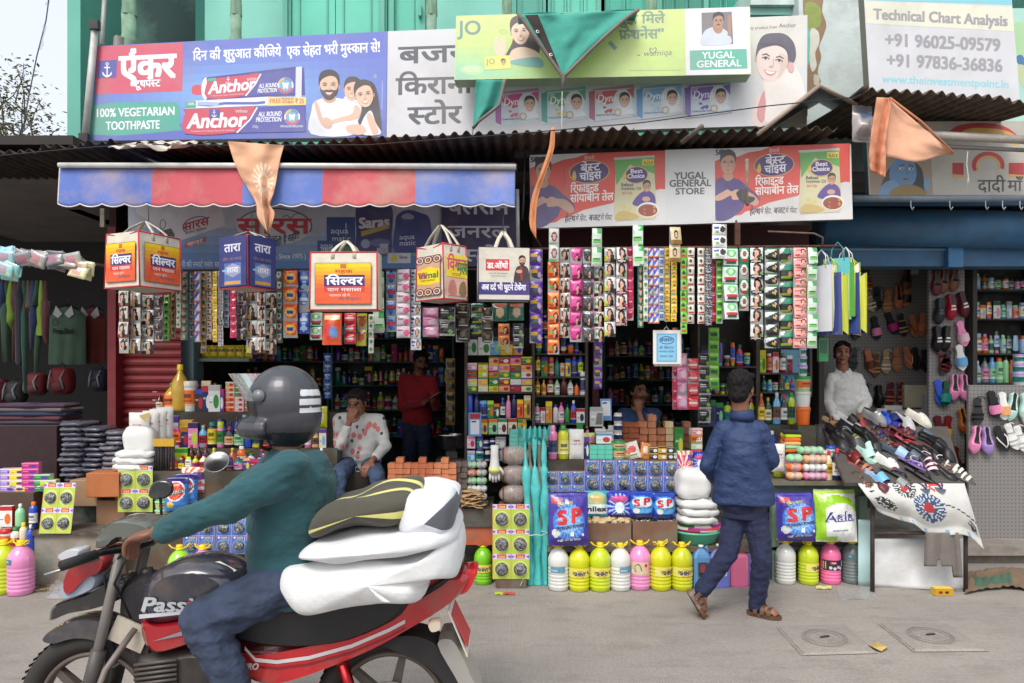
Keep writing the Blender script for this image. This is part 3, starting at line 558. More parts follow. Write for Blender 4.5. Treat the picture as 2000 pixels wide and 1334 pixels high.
b.blob([(1470,240),(1474,196),(1490,180),(1486,160),(1510,150),(1520,168),(1508,196),(1494,244)],(232,208,200));b.blob([(1478,222),(1490,180),(1504,186),(1500,214),(1488,240)],(214,140,140));b.blob([(1494,130),(1540,118),(1560,140),(1572,180),(1572,236),(1500,243),(1496,200)],(236,226,220))
ad_face(b,1508,118,30,40,(238,214,206),(84,78,92),smile=True,tilt=.18,hairline=.55);b.blob([(1484,84),(1500,68),(1530,66),(1550,84),(1554,112),(1544,126),(1538,100),(1520,86),(1496,88)],(82,78,92));b.ell(1545,132,6,10,(224,170,170))
b.text(1463,58,'lity product from',55,6,(120,118,120),-.05);b.text(1521,54,'Anchor',33,8,(90,86,90),-.03,.01,.12)
hoarding('hoarding','white store hoarding with grey Hindi letters and five soap packs',b)
b=Board([(890,32,5.78),(1465,13,5.62),(888,155,5.78)])
b.panel([(891,31),(1465,13),(1467,145),(887,156)],.16,(204,222,150),(150,190,140))
b.shade_grid([(892,32),(1336,18),(1339,146),(889,154)],20,8,lambda u,v:mixc(mixc((212,224,140),(190,220,120),v),(150,214,186),max(0,1-u*2.2)*max(0,v-.45)*2.1))
b.poly([(1337,17.5),(1464,13.5),(1466,144),(1340,147)],(232,230,234));b.poly([(1347,99),(1458,95.5),(1460,134),(1348,137)],(88,180,154))
b.text(1371,115,'YUGAL',64,13,(242,246,246),-.03,.02);b.text(1360,132,'GENERAL',88,13,(242,246,246),-.03,.02)
b.poly([(1370,25),(1429,23),(1432,86),(1371,88.5)],(128,120,124));b.blob([(1371,88),(1374,64),(1388,54),(1406,54),(1422,64),(1426,86)],(206,214,226));b.blob([(1394,44),(1408,44),(1411,60),(1402,66),(1393,58)],(176,132,108));ad_face(b,1403,42,10,14,(186,142,116),(50,44,44),smile=False,moust=True);b.rect(1421,30,1428,70,(170,130,110),0)
b.text(896,68,'JO',44,27,(112,150,142),-.02,.02);b.text(1206,47,'मुझे मिले',92,16,(122,156,132),-.03,.03);b.text(1209,77,'फ्रेशनेस”',88,17,(122,156,132),-.03,.03)
b.line([(1190,82),(1203,96)],8,(120,160,150));b.text(1256,110,'wamiqa',56,11,(120,122,100),-.05,-.005,.2);b.line([(1245,108),(1250,108)],2,(120,122,100));b.line([(1228,138),(1330,137)],1.2,(160,170,120))
b.blob([(1268,98),(1271,93),(1275,97),(1279,92),(1283,97),(1275,106)],(130,130,110),2);b.blob([(1270.5,98),(1272,95.5),(1275,99),(1278.5,94.5),(1281,97),(1275,103.5)],(206,222,140),2)
b.blob([(988,112),(1000,84),(1006,50),(1014,34),(1040,30),(1052,60),(1054,100),(1046,110),(1020,118)],(84,64,60));b.blob([(994,118),(1000,98),(1024,92),(1052,104),(1056,128),(1000,124)],(234,206,180));b.blob([(1000,118),(1052,112),(1058,132),(1004,126)],(118,180,170))
ad_face(b,1016,62,17,24,(236,204,178),(84,64,60),tilt=-.1);b.blob([(968,104),(964,82),(970,70),(976,84),(984,68),(988,84),(986,104),(978,112)],(236,210,184));b.ring(984,62,9,5,3,(190,214,130))
b.ell(922,137,23,10,(184,224,166));b.ell(922,135,17,6.5,(200,232,180));b.poly([(946,111),(996,108),(998,134),(947,137)],(226,226,120));b.text(950,125,'JO',17,10,(130,156,130),0,.0);ad_face(b,983,122,4,5.5,(220,180,150),(60,50,50))
hoarding('hoarding','pale green soap hoarding with a portrait of the mustached shopkeeper',b)
b=Board([(1686,0,5.7),(1980,0,5.9),(1690,180,5.72)])
b.panel([(1685,-40),(1974,-26),(1993,205),(1700,205)],.07,(214,214,218),(110,104,90));b.poly([(1686,-40),(1974,-26),(1976,10),(1687,0)],(130,204,216));b.poly([(1688,2),(1977,14),(1981,62),(1692,46)],(230,228,206))
G=(158,154,158)
b.text(1706,37,'Technical Chart Analysis',262,20,G,.053,.035);b.text(1728,89,'+91 96025-09579',226,24,G,.05,.035);b.text(1731,129,'+91 97836-36836',227,24,G,.05,.035);b.text(1723,161,'www.theinvestmentpoint.in',248,15,(140,210,222),.045,.02)
hoarding('hoarding','white hoarding with large grey phone numbers at the upper right',b)
b=Board([(1035,303,5.42),(1662,282,5.16),(1037,445,5.42)])
b.panel([(1034,303),(1662,281.5),(1665.5,428),(1036.5,446)],.05,(214,213,212),(120,116,116))
def oil_ad(x,yo,s):
 T=lambda px,py:(x+(px-1035)*s,py+yo)
 q=lambda pts:[T(*p)for p in pts]
 b.poly(q([(1035,329),(1060,318),(1080,320),(1100,312),(1125,308),(1150,299),(1180,298),(1299,294),(1299,370),(1290,369),(1270,374),(1240,378),(1220,384),(1195,397),(1165,404),(1140,410),(1110,424),(1096,427),(1086,434),(1035,440)]),(214,66,48))
 b.text(*T(1036,317),'50',14*s,10,(60,40,110),-.03,.04);b.ell(*T(1050,311),5,5,(70,50,120))
 b.blob(q([(1036,436),(1036,372),(1044,362),(1064,360),(1084,366),(1098,378),(1120,398),(1122,412),(1108,416),(1096,408),(1088,424),(1062,443),(1040,445)]),(74,56,120));b.blob(q([(1090,388),(1108,392),(1122,408),(1112,416),(1092,404),(1078,398)]),(196,150,128));b.blob(q([(1036,398),(1052,388),(1060,384),(1068,388),(1078,384),(1092,392),(1088,402),(1070,404),(1066,396),(1050,404),(1038,406)]),(206,158,136))
 ad_face(b,*T(1061,334),14*s,21,(198,152,126),(44,36,36),smile=False,hairline=.6);b.blob(q([(1054,352),(1068,352),(1071,362),(1060,368),(1052,362)]),(186,138,114))
 cx,cy=T(1151,336);b.ell(cx,cy,40*s,23,(210,160,60),-.08);b.ell(cx,cy,38*s,21,(66,42,112),-.08);b.blob(q([(1117,346),(1122,332),(1126,346),(1122,352)]),(226,178,50),2)
 b.text(*T(1134,336),'बेस्ट',38*s,14,(238,234,240),-.1,.02);b.text(*T(1132,353),'चॉइस',42*s,14,(238,234,240),-.1,.02);b.text(*T(1141,312),'हिमानी',20*s,6,(236,200,190),-.05)
 b.text(*T(1114,376),'रिफाइन्ड',55*s,14,(248,236,230),-.05,.02);b.text(*T(1114,395),'सोयाबीन तेल',84*s,14,(248,236,230),-.05,.02);b.text(*T(1103,433),'हेल्थ',20*s,11,(60,40,60),-.03,.02,.1);b.text(*T(1124,431),'में हिट,',22*s,9,(60,40,60),-.03,.01,.1);b.text(*T(1150,431),'बजट',22*s,11,(60,40,60),-.03,.02,.1);b.text(*T(1173,430),'में फिट',22*s,9,(60,40,60),-.03,.01,.1)
 b.poly(q([(1198,308),(1279,303),(1277,318),(1283,418),(1279,428),(1202,432),(1199,420),(1203,320)]),(206,200,160));b.poly(q([(1198,308),(1279,303),(1277,308),(1200,312)]),(196,196,190));b.poly(q([(1200,313),(1277,308),(1279,340),(1230,322),(1204,362)]),(96,168,76));b.rect(*T(1254,311),*T(1277,323),(226,206,60));b.text(*T(1257,321),'A,D,E',18*s,5.5,(50,50,30),0,.02)
 cx,cy=T(1243,342);b.ell(cx,cy,23*s,17,(70,44,116),-.1);b.ring(cx,cy,23*s,17,1.5,(220,180,70),-.1);b.text(*T(1231,339),'Best',24*s,8.5,(240,236,244),-.05,.02);b.text(*T(1225,349),'Choice',34*s,8.5,(240,236,244),-.05,.02);b.blob(q([(1216,344),(1221,336),(1224,346),(1219,350)]),(226,184,60),2)
 b.text(*T(1213,364),'Refined',24*s,6,(70,66,60),0,.015);b.text(*T(1213,371),'Soyabean Oil',39*s,6,(70,66,60),0,.015);b.text(*T(1215,380),'हेल्थ में हिट',20*s,4,(206,110,40),0,.02)
 b.blob(q([(1236,400),(1242,386),(1256,374),(1270,374),(1279,384),(1279,400),(1262,404)]),(84,60,140));ad_face(b,*T(1263,365),7*s,10,(196,150,124),(50,40,40));b.ell(*T(1262,389),8,5,(206,160,134));b.ell(*T(1266,410),22*s,15,(232,228,220));b.ell(*T(1265,411),19*s,12,(150,56,36))
 for k in range(12):b.ell(*T(1265+13*cos(k*2.1),411+8*sin(k*1.7)),2.5,1.8,((190,150,60),(90,110,50),(196,90,50))[k%3])
 b.blob(q([(1203,420),(1216,412),(1240,418),(1246,426),(1206,430)]),(196,170,90));b.ell(*T(1218,404),5,4,(214,190,110));b.ell(*T(1230,408),4,3,(214,190,110))
oil_ad(1035,0,1);oil_ad(1396,-14,1.0)
b.poly([(1299,293),(1396,290),(1397,436),(1300,439)],(208,208,208))
b.text(1317,350,'YUGAL',62,13,(66,66,68),-.02,.03);b.text(1307,365,'GENERAL',82,13,(66,66,68),-.02,.03);b.text(1319,380,'STORE',57,12,(66,66,68),-.02,.03)
b.blob([(1438,376),(1452,370),(1460,382),(1474,386),(1470,394),(1456,398),(1444,390)],(36,32,34));b.line([(1100,330),(1104,350),(1100,372)],1,(120,60,50))
hoarding('signboard','red and white cooking oil signboard above the hanging sachets',b)
b=Board([(250,400,5.62),(870,400,5.62),(250,520,5.66)])
b.panel([(250,396),(862,396),(863,527),(252,528)],.012,(176,180,196),(120,124,140))
b.shade_grid([(250,397),(861,397),(862,526),(253,526)],24,8,lambda u,v:mixc((178,182,196),(70,116,176),min(1,max(0,v*1.7-.55+.12*sin(u*9)))))
b.poly([(265,414),(352,470),(440,440),(432,400),(270,398)],(204,200,204));b.text(358,452,'सारस',50,14,(176,36,44),-.28,.03);b.ring(384,440,28,17,2,(80,70,110),-.25,150,330);b.text(362,458,'डेटर्जेन्ट केमिकल',42,4,(90,60,70),-.25);b.poly([(362,474),(402,463),(402,472),(362,484)],(190,50,60));b.text(365,481,'व्हाइट',32,6,(240,230,230),-.27,.02);b.ring(318,438,6,10,1.5,(60,60,66));b.poly([(312,452),(334,446),(341,458),(341,474),(312,474)],(66,64,70));b.text(315,471,'ड्रा',22,9,(206,196,60),0,.03)
b.ell(536,442,74,36,(196,200,206));b.ring(536,442,74,36,2.4,(60,66,80),0,200,380);b.text(464,456,'सारस',142,28,(190,36,48),0,.035);b.text(498,472,'डिटर्जेन्ट',44,10,(70,60,66),-.02,.03);b.line([(552,424),(560,420),(568,426),(576,418),(588,416)],1.5,(80,80,90));b.text(535,482,'यही है सही!!',50,12,(40,60,90),-.35,.02)
b.text(538,505,'- Since 1975 )',60,9,(206,216,226),-.01,.02);b.text(352,521,'भी की स्मार्ट पसंद सारस..! पैसे का सम्मान',150,9,(196,206,220),-.005,.01)
def pouch_ad(x0,y0,x1,y1,c):b.poly([(x0,y0),(x1,y0),(x1,y1),(x0,y1)],c);b.poly([(x0,y1-14),(x1,y1-20),(x1,y1),(x0,y1)],(70,140,90));b.text(x0+(x1-x0)*.14,y0+(y1-y0)*.42,'aqua',(x1-x0)*.62,11,(196,206,220),0,.01);b.text(x0+(x1-x0)*.18,y0+(y1-y0)*.62,'matic',(x1-x0)*.66,11,(196,206,220),0,.01);b.ell(x1-10,y0+(y1-y0)*.68,4,4,(170,170,70))
pouch_ad(638,424,694,500,(40,66,130));pouch_ad(620,470,660,505,(44,74,140));b.blob([(696,402),(720,398),(764,402),(765,460),(760,498),(700,498),(696,450)],(44,44,104));b.text(701,446,'Saras',60,20,(206,200,208),-.07,.045);b.poly([(705,452),(760,438),(760,446),(706,462)],(170,150,70));b.ell(714,476,9,9,(140,150,180));b.ell(742,474,20,8,(90,96,150));b.rect(742,476,758,494,(170,172,190));b.rect(736,484,754,496,(156,160,180))
b.blob([(772,440),(776,420),(796,410),(822,416),(840,430),(838,492),(772,494)],(44,56,130));b.blob([(784,422),(796,416),(808,422),(806,428),(788,428)],(150,156,176),2);b.text(780,468,'aqua',30,10,(196,206,220),-.05,.01);b.text(780,480,'matic',32,10,(196,206,220),-.05,.01);b.rect(768,494,862,500,(96,160,90));b.rect(757,494,802,514,(200,202,206));b.rect(765,498,776,511,(206,196,70));b.text(780,505,'Saras',16,6,(60,50,70),0,.02)
hoarding('banner','pale blue detergent banner under the striped awning',b,'banner','dirtysign')
b=Board([(862,400,5.6),(1014,400,5.6),(862,520,5.6)])
b.panel([(862,380),(1013,380),(1014,520),(864,520)],.02,(52,38,84),(60,50,80));W2=(206,202,212)
b.text(876,418,'बलराम',118,30,W2,0,.022);b.text(875,464,'जनरल',118,22,W2,0,.022);b.text(900,510,'स्टोर',96,22,W2,0,.022)
hoarding('banner','dark purple board with large white Hindi letters under the awning end',b,'sign','dirtysign')
b=Board([(1690,240,5.5),(2000,240,5.55),(1690,384,5.46)])
b.panel([(1690,238),(2080,236),(2080,388),(1698,384)],.05,(176,170,160),(90,110,130));b.poly([(1695,250),(1816,250),(1822,380),(1700,382)],(156,136,118))
b.blob([(1724,382),(1730,340),(1750,318),(1782,316),(1800,330),(1804,360),(1800,382)],(52,50,56));b.blob([(1738,352),(1740,324),(1762,306),(1784,316),(1790,342),(1780,362),(1754,366)],(92,136,176));b.line([(1756,324),(1766,322)],2,(40,40,50));b.line([(1774,322),(1784,325)],2,(40,40,50));b.ell(1761,329,5,2.5,(220,214,206));b.ell(1779,330,5,2.5,(220,214,206));b.ell(1762,329,2,2,(30,30,36));b.ell(1780,330,2,2,(30,30,36));b.line([(1770,330),(1772,342)],1.6,(60,100,140));b.ell(1769,350,6,2.2,(150,60,60))
b.blob([(1716,382),(1724,360),(1746,352),(1760,372),(1752,383)],(110,150,186));b.blob([(1740,372),(1770,360),(1800,368),(1806,381),(1744,382)],(140,116,60));b.ell(1716,332,16,9,(206,110,50));b.blob([(1806,346),(1816,352),(1812,374),(1804,366)],(120,150,180))
b.blob([(1850,262),(1870,246),(1910,240),(1960,246),(1990,268),(1970,262),(1930,252),(1890,254),(1864,268)],(176,34,36));b.blob([(1874,262),(1900,250),(1960,254),(1990,270),(1984,284),(1930,262),(1890,268)],(206,160,66))
for x,w in((1860,22),(1970,30)):b.poly([(x,318),(x+w,318),(x+w,342),(x,340)],(170,32,36));b.poly([(x,340),(x+w,342),(x+w,347),(x,345)],(206,160,66))
b.ring(1930,322,32,26,9,(176,34,36),0,150,380);b.ring(1930,324,24,20,4,(206,160,66),0,150,380)
b.text(1910,374,'दादी',53,22,(56,54,58),0,.014);b.text(1968,373,'माँ की',70,20,(56,54,58),0,.014)
hoarding('signboard','weathered painted signboard with a blue face behind the big saffron flag',b,material='dirtysign')
# ================================================================== GOODS: one builder per kind
class LB(Board):
 def __init__(s,mb,o,ux=(1,0,0),uy=(0,0,-1),n=(0,-1,0),step=.0003):
  s.mb=mb;s.o=Vector(o);s.ux=Vector(ux);s.uy=Vector(uy);s.n=Vector(n);s.step=step;s.bb=[]
 def at(s,x,y,off=0):return s.o+s.ux*x+s.uy*y+s.n*off
class Art:
 def __init__(s,base):s.base=PAL.get(base,base)if isinstance(base,str)else base;s.q=[]
 def rect(s,a,b,c,d,col):s.q.append((lambda u,v:a<=u<=c and b<=v<=d,col));return s
 def ell(s,a,b,rx,ry,col):s.q.append((lambda u,v:((u-a)/rx)**2+((v-b)/ry)**2<=1,col));return s
 def diag(s,k,o,w,col):s.q.append((lambda u,v:o<=v-k*u<=o+w,col));return s
 def ray(s,a,b,n,col,r=2):s.q.append((lambda u,v:(math.atan2(v-b,u-a)/(2*PI)*n)%1<.45 and(u-a)**2+(v-b)**2<r*r,col));return s
 def lady(s,cx,cy,k,skin=(214,160,132),hair=(30,24,26)):
  s.ell(cx,cy,.2*k,.22*k,hair);s.ell(cx+.06*k,cy+.18*k,.2*k,.2*k,hair);s.ell(cx-.02*k,cy+.02*k,.1*k,.13*k,skin);return s.ell(cx-.06*k,cy+.26*k,.1*k,.12*k,skin)
 def __call__(s,u,v):
  for f,c in reversed(s.q):
   if f(u,v):return PAL[c]if isinstance(c,str)else c
  return s.base
def pack(name,w,h,t,art,nu=14,nv=18,crimp=.06,wr=.06,seed=0,texts=(),material='foil',parent=None,back=None,slump=0):
 m=MB()
 def bul(u,v):
  a=max(0,1-abs(2*u-1)**2.6);b_=max(0,min(1,(v-crimp)/.2,(1-v-crimp*.6)/.16));return(a**.7)*(b_**.6)
 def surf(u,v,sgn=-1,off=0):
  k=bul(u,v);e=noise.noise((u*4+seed*3.1,v*4,seed))*wr*w+noise.noise((u*11+seed,v*9,7))*wr*.35*w
  x=(u-.5)*w*(1-.05*sin(PI*v)*(k>0))+slump*w*(1-v)**2;z=h*(1-v)+e*.5*(k<.05)
  return Vector((x,sgn*(t/2*k+off)+e*k*.9,z))
 m.grid(lambda u,v:surf(u,v),nu,nv,art)
 m.grid(lambda u,v:surf(1-u,v,1),nu,nv,back or art.base)
 for tx in texts:
  u,v,s_,wd,ht,col=tx[:6];bold=tx[6]if len(tx)>6 else .03;sl=tx[7]if len(tx)>7 else 0;cup=tx[8]if len(tx)>8 else 0
  vs,fs,tw=text_geo(s_);ky=ht/(.62 if any('ऀ'<=c<='ॿ' for c in s_)else .69)
  for k,(dx,dy)in enumerate([(0,0)]if not bold else[(-1,-.6),(1,.6),(1,-.6),(-1,.6)]):
   q=[]
   for a,b_ in vs:
    uu=u+a/tw*wd+dx*bold*ky*h/w;vv=v-b_*ky+dy*bold*ky+sl*a/tw*wd;q.append(surf(uu,vv,-1,.004+.0003*k))
   m.add(q,fs,col)
 return m.build(name,material,parent)
PROF=dict(bottle=[(.40,0),(.48,.015),(.5,.05),(.5,.60),(.47,.68),(.30,.78),(.17,.83),(.17,.86)],round=[(.36,0),(.47,.02),(.5,.08),(.47,.3),(.5,.42),(.48,.6),(.3,.74),(.16,.82),(.15,.88)],tall=[(.42,0),(.5,.02),(.5,.72),(.46,.78),(.3,.83),(.28,.85)],flat=[(.42,0),(.5,.03),(.5,.55),(.44,.68),(.24,.8),(.2,.86)],can=[(.46,0),(.5,.015),(.5,.8),(.42,.84),(.3,.86)],squat=[(.44,0),(.5,.05),(.5,.7),(.42,.8),(.4,.82)],tub=[(.42,0),(.44,.03),(.5,.80),(.5,.82)],pump=[(.46,0),(.5,.03),(.5,.52),(.3,.64),(.15,.68),(.15,.72)],tube=[(.3,.0),(.34,.02),(.36,.14),(.48,.2),(.44,.7),(.36,.97),(.34,1)])
CAPS=dict(bottle=(.19,.86,1),round=(.17,.88,1),tall=(.27,.85,1),flat=(.21,.85,1),can=(.33,.84,1),squat=(.44,.8,1),tub=(.53,.8,1),pump=(.17,.72,.84))
def mk_bottle(kind,w,h,c,cap,lab,sy=None,material='gloss',name='bottle',n=14,cat='bottle',emblem=None):
 m=MB();pr=[(r*w,z*h)for r,z in PROF[kind]];sy=sy or{'flat':.55,'tube':.5}.get(kind,1)
 if kind=='tube':
  pr=[(r*w,z*h)for r,z in PROF[kind]]
  m.lathe(pr,n,cols=[cap,cap,c,c,c,c],sy=sy);m.xf(Matrix.Identity(4))
 else:m.lathe(pr,n,col=c,sy=sy)
 if lab is not None:
  z0,z1={'tub':(.2,.7),'squat':(.15,.66),'pump':(.1,.48),'can':(.15,.75),'tube':(.3,.8)}.get(kind,(.16,.56));e=1.012
  def rad(z):
   for(r0,a),(r1,b_)in zip(pr,pr[1:]):
    if a<=z<=b_:return r0+(r1-r0)*(z-a)/max(1e-6,b_-a)
   return pr[-1][0]
  def sk(u,v):
   t=PI*(1.02+.96*u);z=h*(z0+(z1-z0)*v);r=rad(z)*e+.0006;return(r*cos(t),r*sin(t)*sy,z)
  em=emblem if emblem is not None else mixc(lab,(20,20,40),.55);l2=mixc(lab,(250,250,250),.5)
  m.grid(sk,14,8,lambda u,v:em if((u-.5)/.26)**2+((v-.62)/.16)**2<1 else(l2 if v<.16 else(mixc(lab,(40,40,40),.35)if .26<v<.34 and .2<u<.8 else lab)))
 o=m.build(name,material);o['category']=cat
 if kind in CAPS:
  r,a,b_=CAPS[kind];k=MB();hr=r*w
  k.lathe([(hr,a*h),(hr*1.02,a*h+.003),(hr*.97,(b_*h)-.003),(hr*.8,b_*h)],12,col=cap,sy=sy if kind in('tub','squat')else 1)
  if kind=='pump':k.tube([(0,0,.84*h),(0,0,.95*h),(-.1*w,-.02,.97*h),(-.34*w,-.03,.94*h)],.045*w,cap,6)
  k.build('lid' if kind in('tub','squat')else 'cap','plastic',o)
 return o
def mk_jug(c,label,cap='yellow',style=0):
 m=MB();h,r=.29,.074;prof=[(.062,0),(.072,.006)]
 for k in range(6):z=.02+k*.024;prof+=[(r*.955,z),(r,z+.005),(r,z+.017),(r*.955,z+.022)]
 prof+=[(r*.97,.168),(r,.174),(r,.212),(r*.96,.226),(r*.84,.25),(r*.62,.272),(r*.36,.288),(r*.26,.294),(r*.26,.306)]
 def sk(u,v):
  t=2*PI*u;k=v*(len(prof)-1);i=min(int(k),len(prof)-2);f=k-i;a=prof[i];b_=prof[i+1];rr=a[0]+(b_[0]-a[0])*f;z=a[1]+(b_[1]-a[1])*f
  if .212<z<.285:rr*=1+.025*sin(14*t+z*90)
  return(rr*cos(t),rr*sin(t),z)
 m.grid(sk,36,len(prof)-1,c);m.add([(.06*cos(2*PI*k/16),.06*sin(2*PI*k/16),.002)for k in range(16)],[tuple(range(16))[::-1]],c)
 o=m.build('jug','gloss');o['category']='jug'
 k=MB();k.lathe([(.021,.299),(.0225,.302),(.0225,.322),(.019,.326)],16,col=cap)
 k.build('cap','plastic',o)
 g=MB();w=.062
 for sx in(-1,1):g.tube([(sx*.018,-.012,.301),(sx*.045,-.014,.312),(sx*w,-.004,.330),(sx*(w+.004),.006,.328),(sx*.05,.014,.308),(sx*.018,.014,.300)],.0042,cap,6)
 g.tube([(.024*cos(2*PI*q/14),.024*sin(2*PI*q/14),.299)for q in range(15)],.005,cap,6);g.build('handle','plastic',o)
 if label:
  l=MB();R_=r+.0016
  class Cyl(LB):
   def at(s,x,y,off=0):t=PI*1.5+x/R_;return Vector(((R_+off)*cos(t),(R_+off)*sin(t),.163-y))
  b=Cyl(l,(0,0,0),step=.0004)
  def band(x0,x1,y0,y1,col):
   for i in range(12):b.bb=b.bb;b.poly([(x0+(x1-x0)*i/12,y0),(x0+(x1-x0)*(i+1)/12,y0),(x0+(x1-x0)*(i+1)/12,y1),(x0+(x1-x0)*i/12,y1)],col,off=b_off)
  b_off=0
  if label=='shiny':
   band(-.098,.098,.0,.062,(226,214,90));b.bb=[(-.1,0,.1,.07,1)];b.text(-.042,.049,'SHINY',.084,.026,(36,42,104),bold=.04);b.text(-.022,.019,'Clean',.046,.01,(226,120,50));b.ell(.0,.0565,.026,.0045,(196,70,50));b.ell(.06,.028,.01,.01,(120,110,90));b.rect(-.092,.008,-.062,.05,(196,196,190));b.rect(-.056,.02,-.042,.042,(150,140,80));b.ell(.078,.044,.009,.012,(196,150,60))
  elif label=='blue':
   band(-.052,.06,-.012,.032,(104,146,168));b.bb=[(-.1,-.02,.1,.07,1)];b.text(-.046,.02,'white phenyl',.05,.012,(226,232,236));b.rect(.012,.0,.05,.024,(84,120,140));b.rect(-.05,-.01,-.02,-.004,(176,200,210))
  elif label=='pink':
   band(-.078,.05,-.03,.052,(214,190,150));b.bb=[(-.1,-.04,.1,.07,1)];b.blob([(-.05,.0),(-.03,-.02),(-.01,-.01),(.0,.03),(-.04,.04)],(96,86,110));b.rect(-.076,.03,.048,.05,(190,170,190));b.ell(.03,-.008,.012,.012,(206,44,70));b.blob([(-.07,.02),(-.03,.01),(.0,.04),(-.06,.045)],(226,220,226))
  elif label=='night':
   band(-.09,.09,-.02,.055,(40,34,60));b.bb=[(-.1,-.03,.1,.07,1)];b.ell(-.01,.0,.026,.012,(206,50,70));b.text(-.024,.004,'DIP',.03,.01,(250,230,200),bold=.03)
   for kx,ky in((-.03,.035),(.0,.04),(.028,.03),(.05,.04)):b.ell(kx,ky,.012,.011,(206,206,230));b.ell(kx,ky,.005,.005,(226,200,80))
   b.rect(-.085,-.01,-.062,.045,(206,190,60));b.rect(.06,-.012,.082,.03,(206,206,200))
  else:band(-.022,.022,-.06,-.028,(70,120,130));b.bb=[(-.1,-.07,.1,.07,1)];b.rect(-.016,-.052,.004,-.04,(150,190,196))
  l.build('label','paper',o)
 return o
def mk_carton(w,h,dp,c,c2,c3,text=None,tcol=(250,250,250),material='paper',name='carton',ell=True,cat='box'):
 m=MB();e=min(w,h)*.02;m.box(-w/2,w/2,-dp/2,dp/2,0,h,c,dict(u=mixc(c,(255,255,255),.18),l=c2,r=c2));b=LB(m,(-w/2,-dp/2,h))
 if c2 is not None:
  b.rect(0,h*.0+e,w,h*.22,c2)
  if ell:b.ell(w*.66,h*.62,w*.24,h*.26,c3)
  else:b.poly([(w*.55,h*.3),(w*.95,h*.3),(w*.95,h*.9),(w*.4,h*.9)],c3)
  b.rect(w*.08,h*.44,w*.4,h*.52,mixc(c,(255,255,255),.6));b.rect(w*.08,h*.62,w*.34,h*.67,mixc(c,(30,30,30),.4))
 if text:b.text(w*.08,h*.72,text,w*.84,h*.42,tcol,bold=.035)
 o=m.build(name,material);o['category']=cat;return o
def mk_plainbox(w,h,dp,c,material='carton',name='box',cat='box',bev=.003):
 m=MB();x=w/2;y=dp/2;b=bev
 ring=lambda k,z:[(-x+k,-y+k,z),(x-k,-y+k,z),(x-k,y-k,z),(-x+k,y-k,z)]
 vs=ring(b,0)+ring(0,b)+ring(0,h-b)+ring(b,h);fs=[(3,2,1,0),(12,13,14,15)]+[(4*k+i,4*k+(i+1)%4,4*k+4+(i+1)%4,4*k+4+i)for k in range(3)for i in range(4)]
 m.add(vs,fs,c);o=m.build(name,material);o['category']=cat;return o
def mk_brick(w,h,dp,c,dots=False,seed=0):
 o=mk_plainbox(w,h,dp,c,'brick','scrub_brick','scrub brick',.004)
 return o
def mk_scrub_card(nx,ny,w,h,theme):
 root=bpy.data.objects.new('scrubber_card',None);COL.objects.link(root);root['category']='scrubber card';m=MB();m.box(-w/2,w/2,0,.004,0,h,(206,200,180));b=LB(m,(-w/2,0,h));cw,ch=w/nx,h/ny
 for i in range(nx):
  for j in range(ny):
   x,y=i*cw,j*ch
   if theme=='green':
    b.rect(x+.001,y+ch*.04,x+cw-.001,y+ch-.001,(176,196,76));b.rect(x+.001,y+.001,x+cw-.001,y+ch*.2,(206,200,222));b.rect(x+cw*.25,y+.002,x+cw*.75,y+ch*.17,(206,70,60));b.poly([(x+cw*.02,y+ch*.03),(x+cw*.2,y+ch*.1),(x+cw*.02,y+ch*.17)],(110,90,190));b.poly([(x+cw*.98,y+ch*.03),(x+cw*.8,y+ch*.1),(x+cw*.98,y+ch*.17)],(110,90,190));b.text(x+cw*.33,y+ch*.14,'SCRUB',cw*.34,ch*.08,(240,226,120));b.ell(x+cw/2,y+ch*.6,cw*.42,ch*.34,(206,214,120));b.line([(x,y),(x,y+ch)],.003,(206,100,60))
   else:
    b.rect(x+.002,y+.002,x+cw-.002,y+ch-.002,(70,104,186));b.rect(x,y,x+cw,y+.003,(206,120,110));b.rect(x,y,x+.003,y+ch,(206,120,110));b.text(x+cw*.36,y+ch*.15,'SUPER',cw*.4,ch*.09,(206,206,80),bold=.03);b.ell(x+cw*.22,y+ch*.1,cw*.07,ch*.05,(226,226,226));b.ell(x+cw/2,y+ch*.56,cw*.43,ch*.38,(110,150,214));b.rect(x+cw*.84,y+ch*.05,x+cw*.88,y+ch*.3,(206,190,210))
 m.build('card','paper',root)
 def ball():
  q=MB();r=min(cw,ch)*.36;rr=random.Random(nx*10+ny)
  q.grid(lambda u,v:Vector((cos(2*PI*u)*sin(PI*v*.5),-cos(PI*v*.5)*.8,sin(2*PI*u)*sin(PI*v*.5)))*(r*(1+.09*noise.noise((u*19%19,v*9,3)))),22,8,lambda u,v:(150,150,152)if int(u*44+v*13)%3 else(96,96,98))
  for k in range(16):
   a,t0=rr.uniform(0,6.28),rr.uniform(.2,1.4);q.tube([Vector((cos(a+j*.35)*sin(t0*(.6+.1*j)),-cos(t0*(.6+.1*j))*.82,sin(a+j*.35)*sin(t0*(.6+.1*j))))*r*1.03 for j in range(5)],r*.035,(196,196,198),4,False)
  return q.build('scrubber_ball','wool',root)
 first=None
 for j in range(ny):
  for i in range(nx):
   loc=(-w/2+cw*(i+.5),-.001,h-ch*(j+(.6 if theme=='green' else .56)))
   if first is None:first=ball();first.location=loc
   else:dup(first,loc,parent=root,rot=(0,(i*2+j)*1.3,0))
 return root
def place_px(o,px,by,d,label,group=None,rz=0,rot=None,cat=None):return put(o,label,P(px,by,d),rz,group,cat,rot)
BOT=dict(bottle='bottle',round='round bottle',tall='slim bottle',flat='flat bottle',can='spray can',squat='jar',tub='tub',pump='pump bottle',tube='squeeze tube',carton='carton',soap='soap carton')
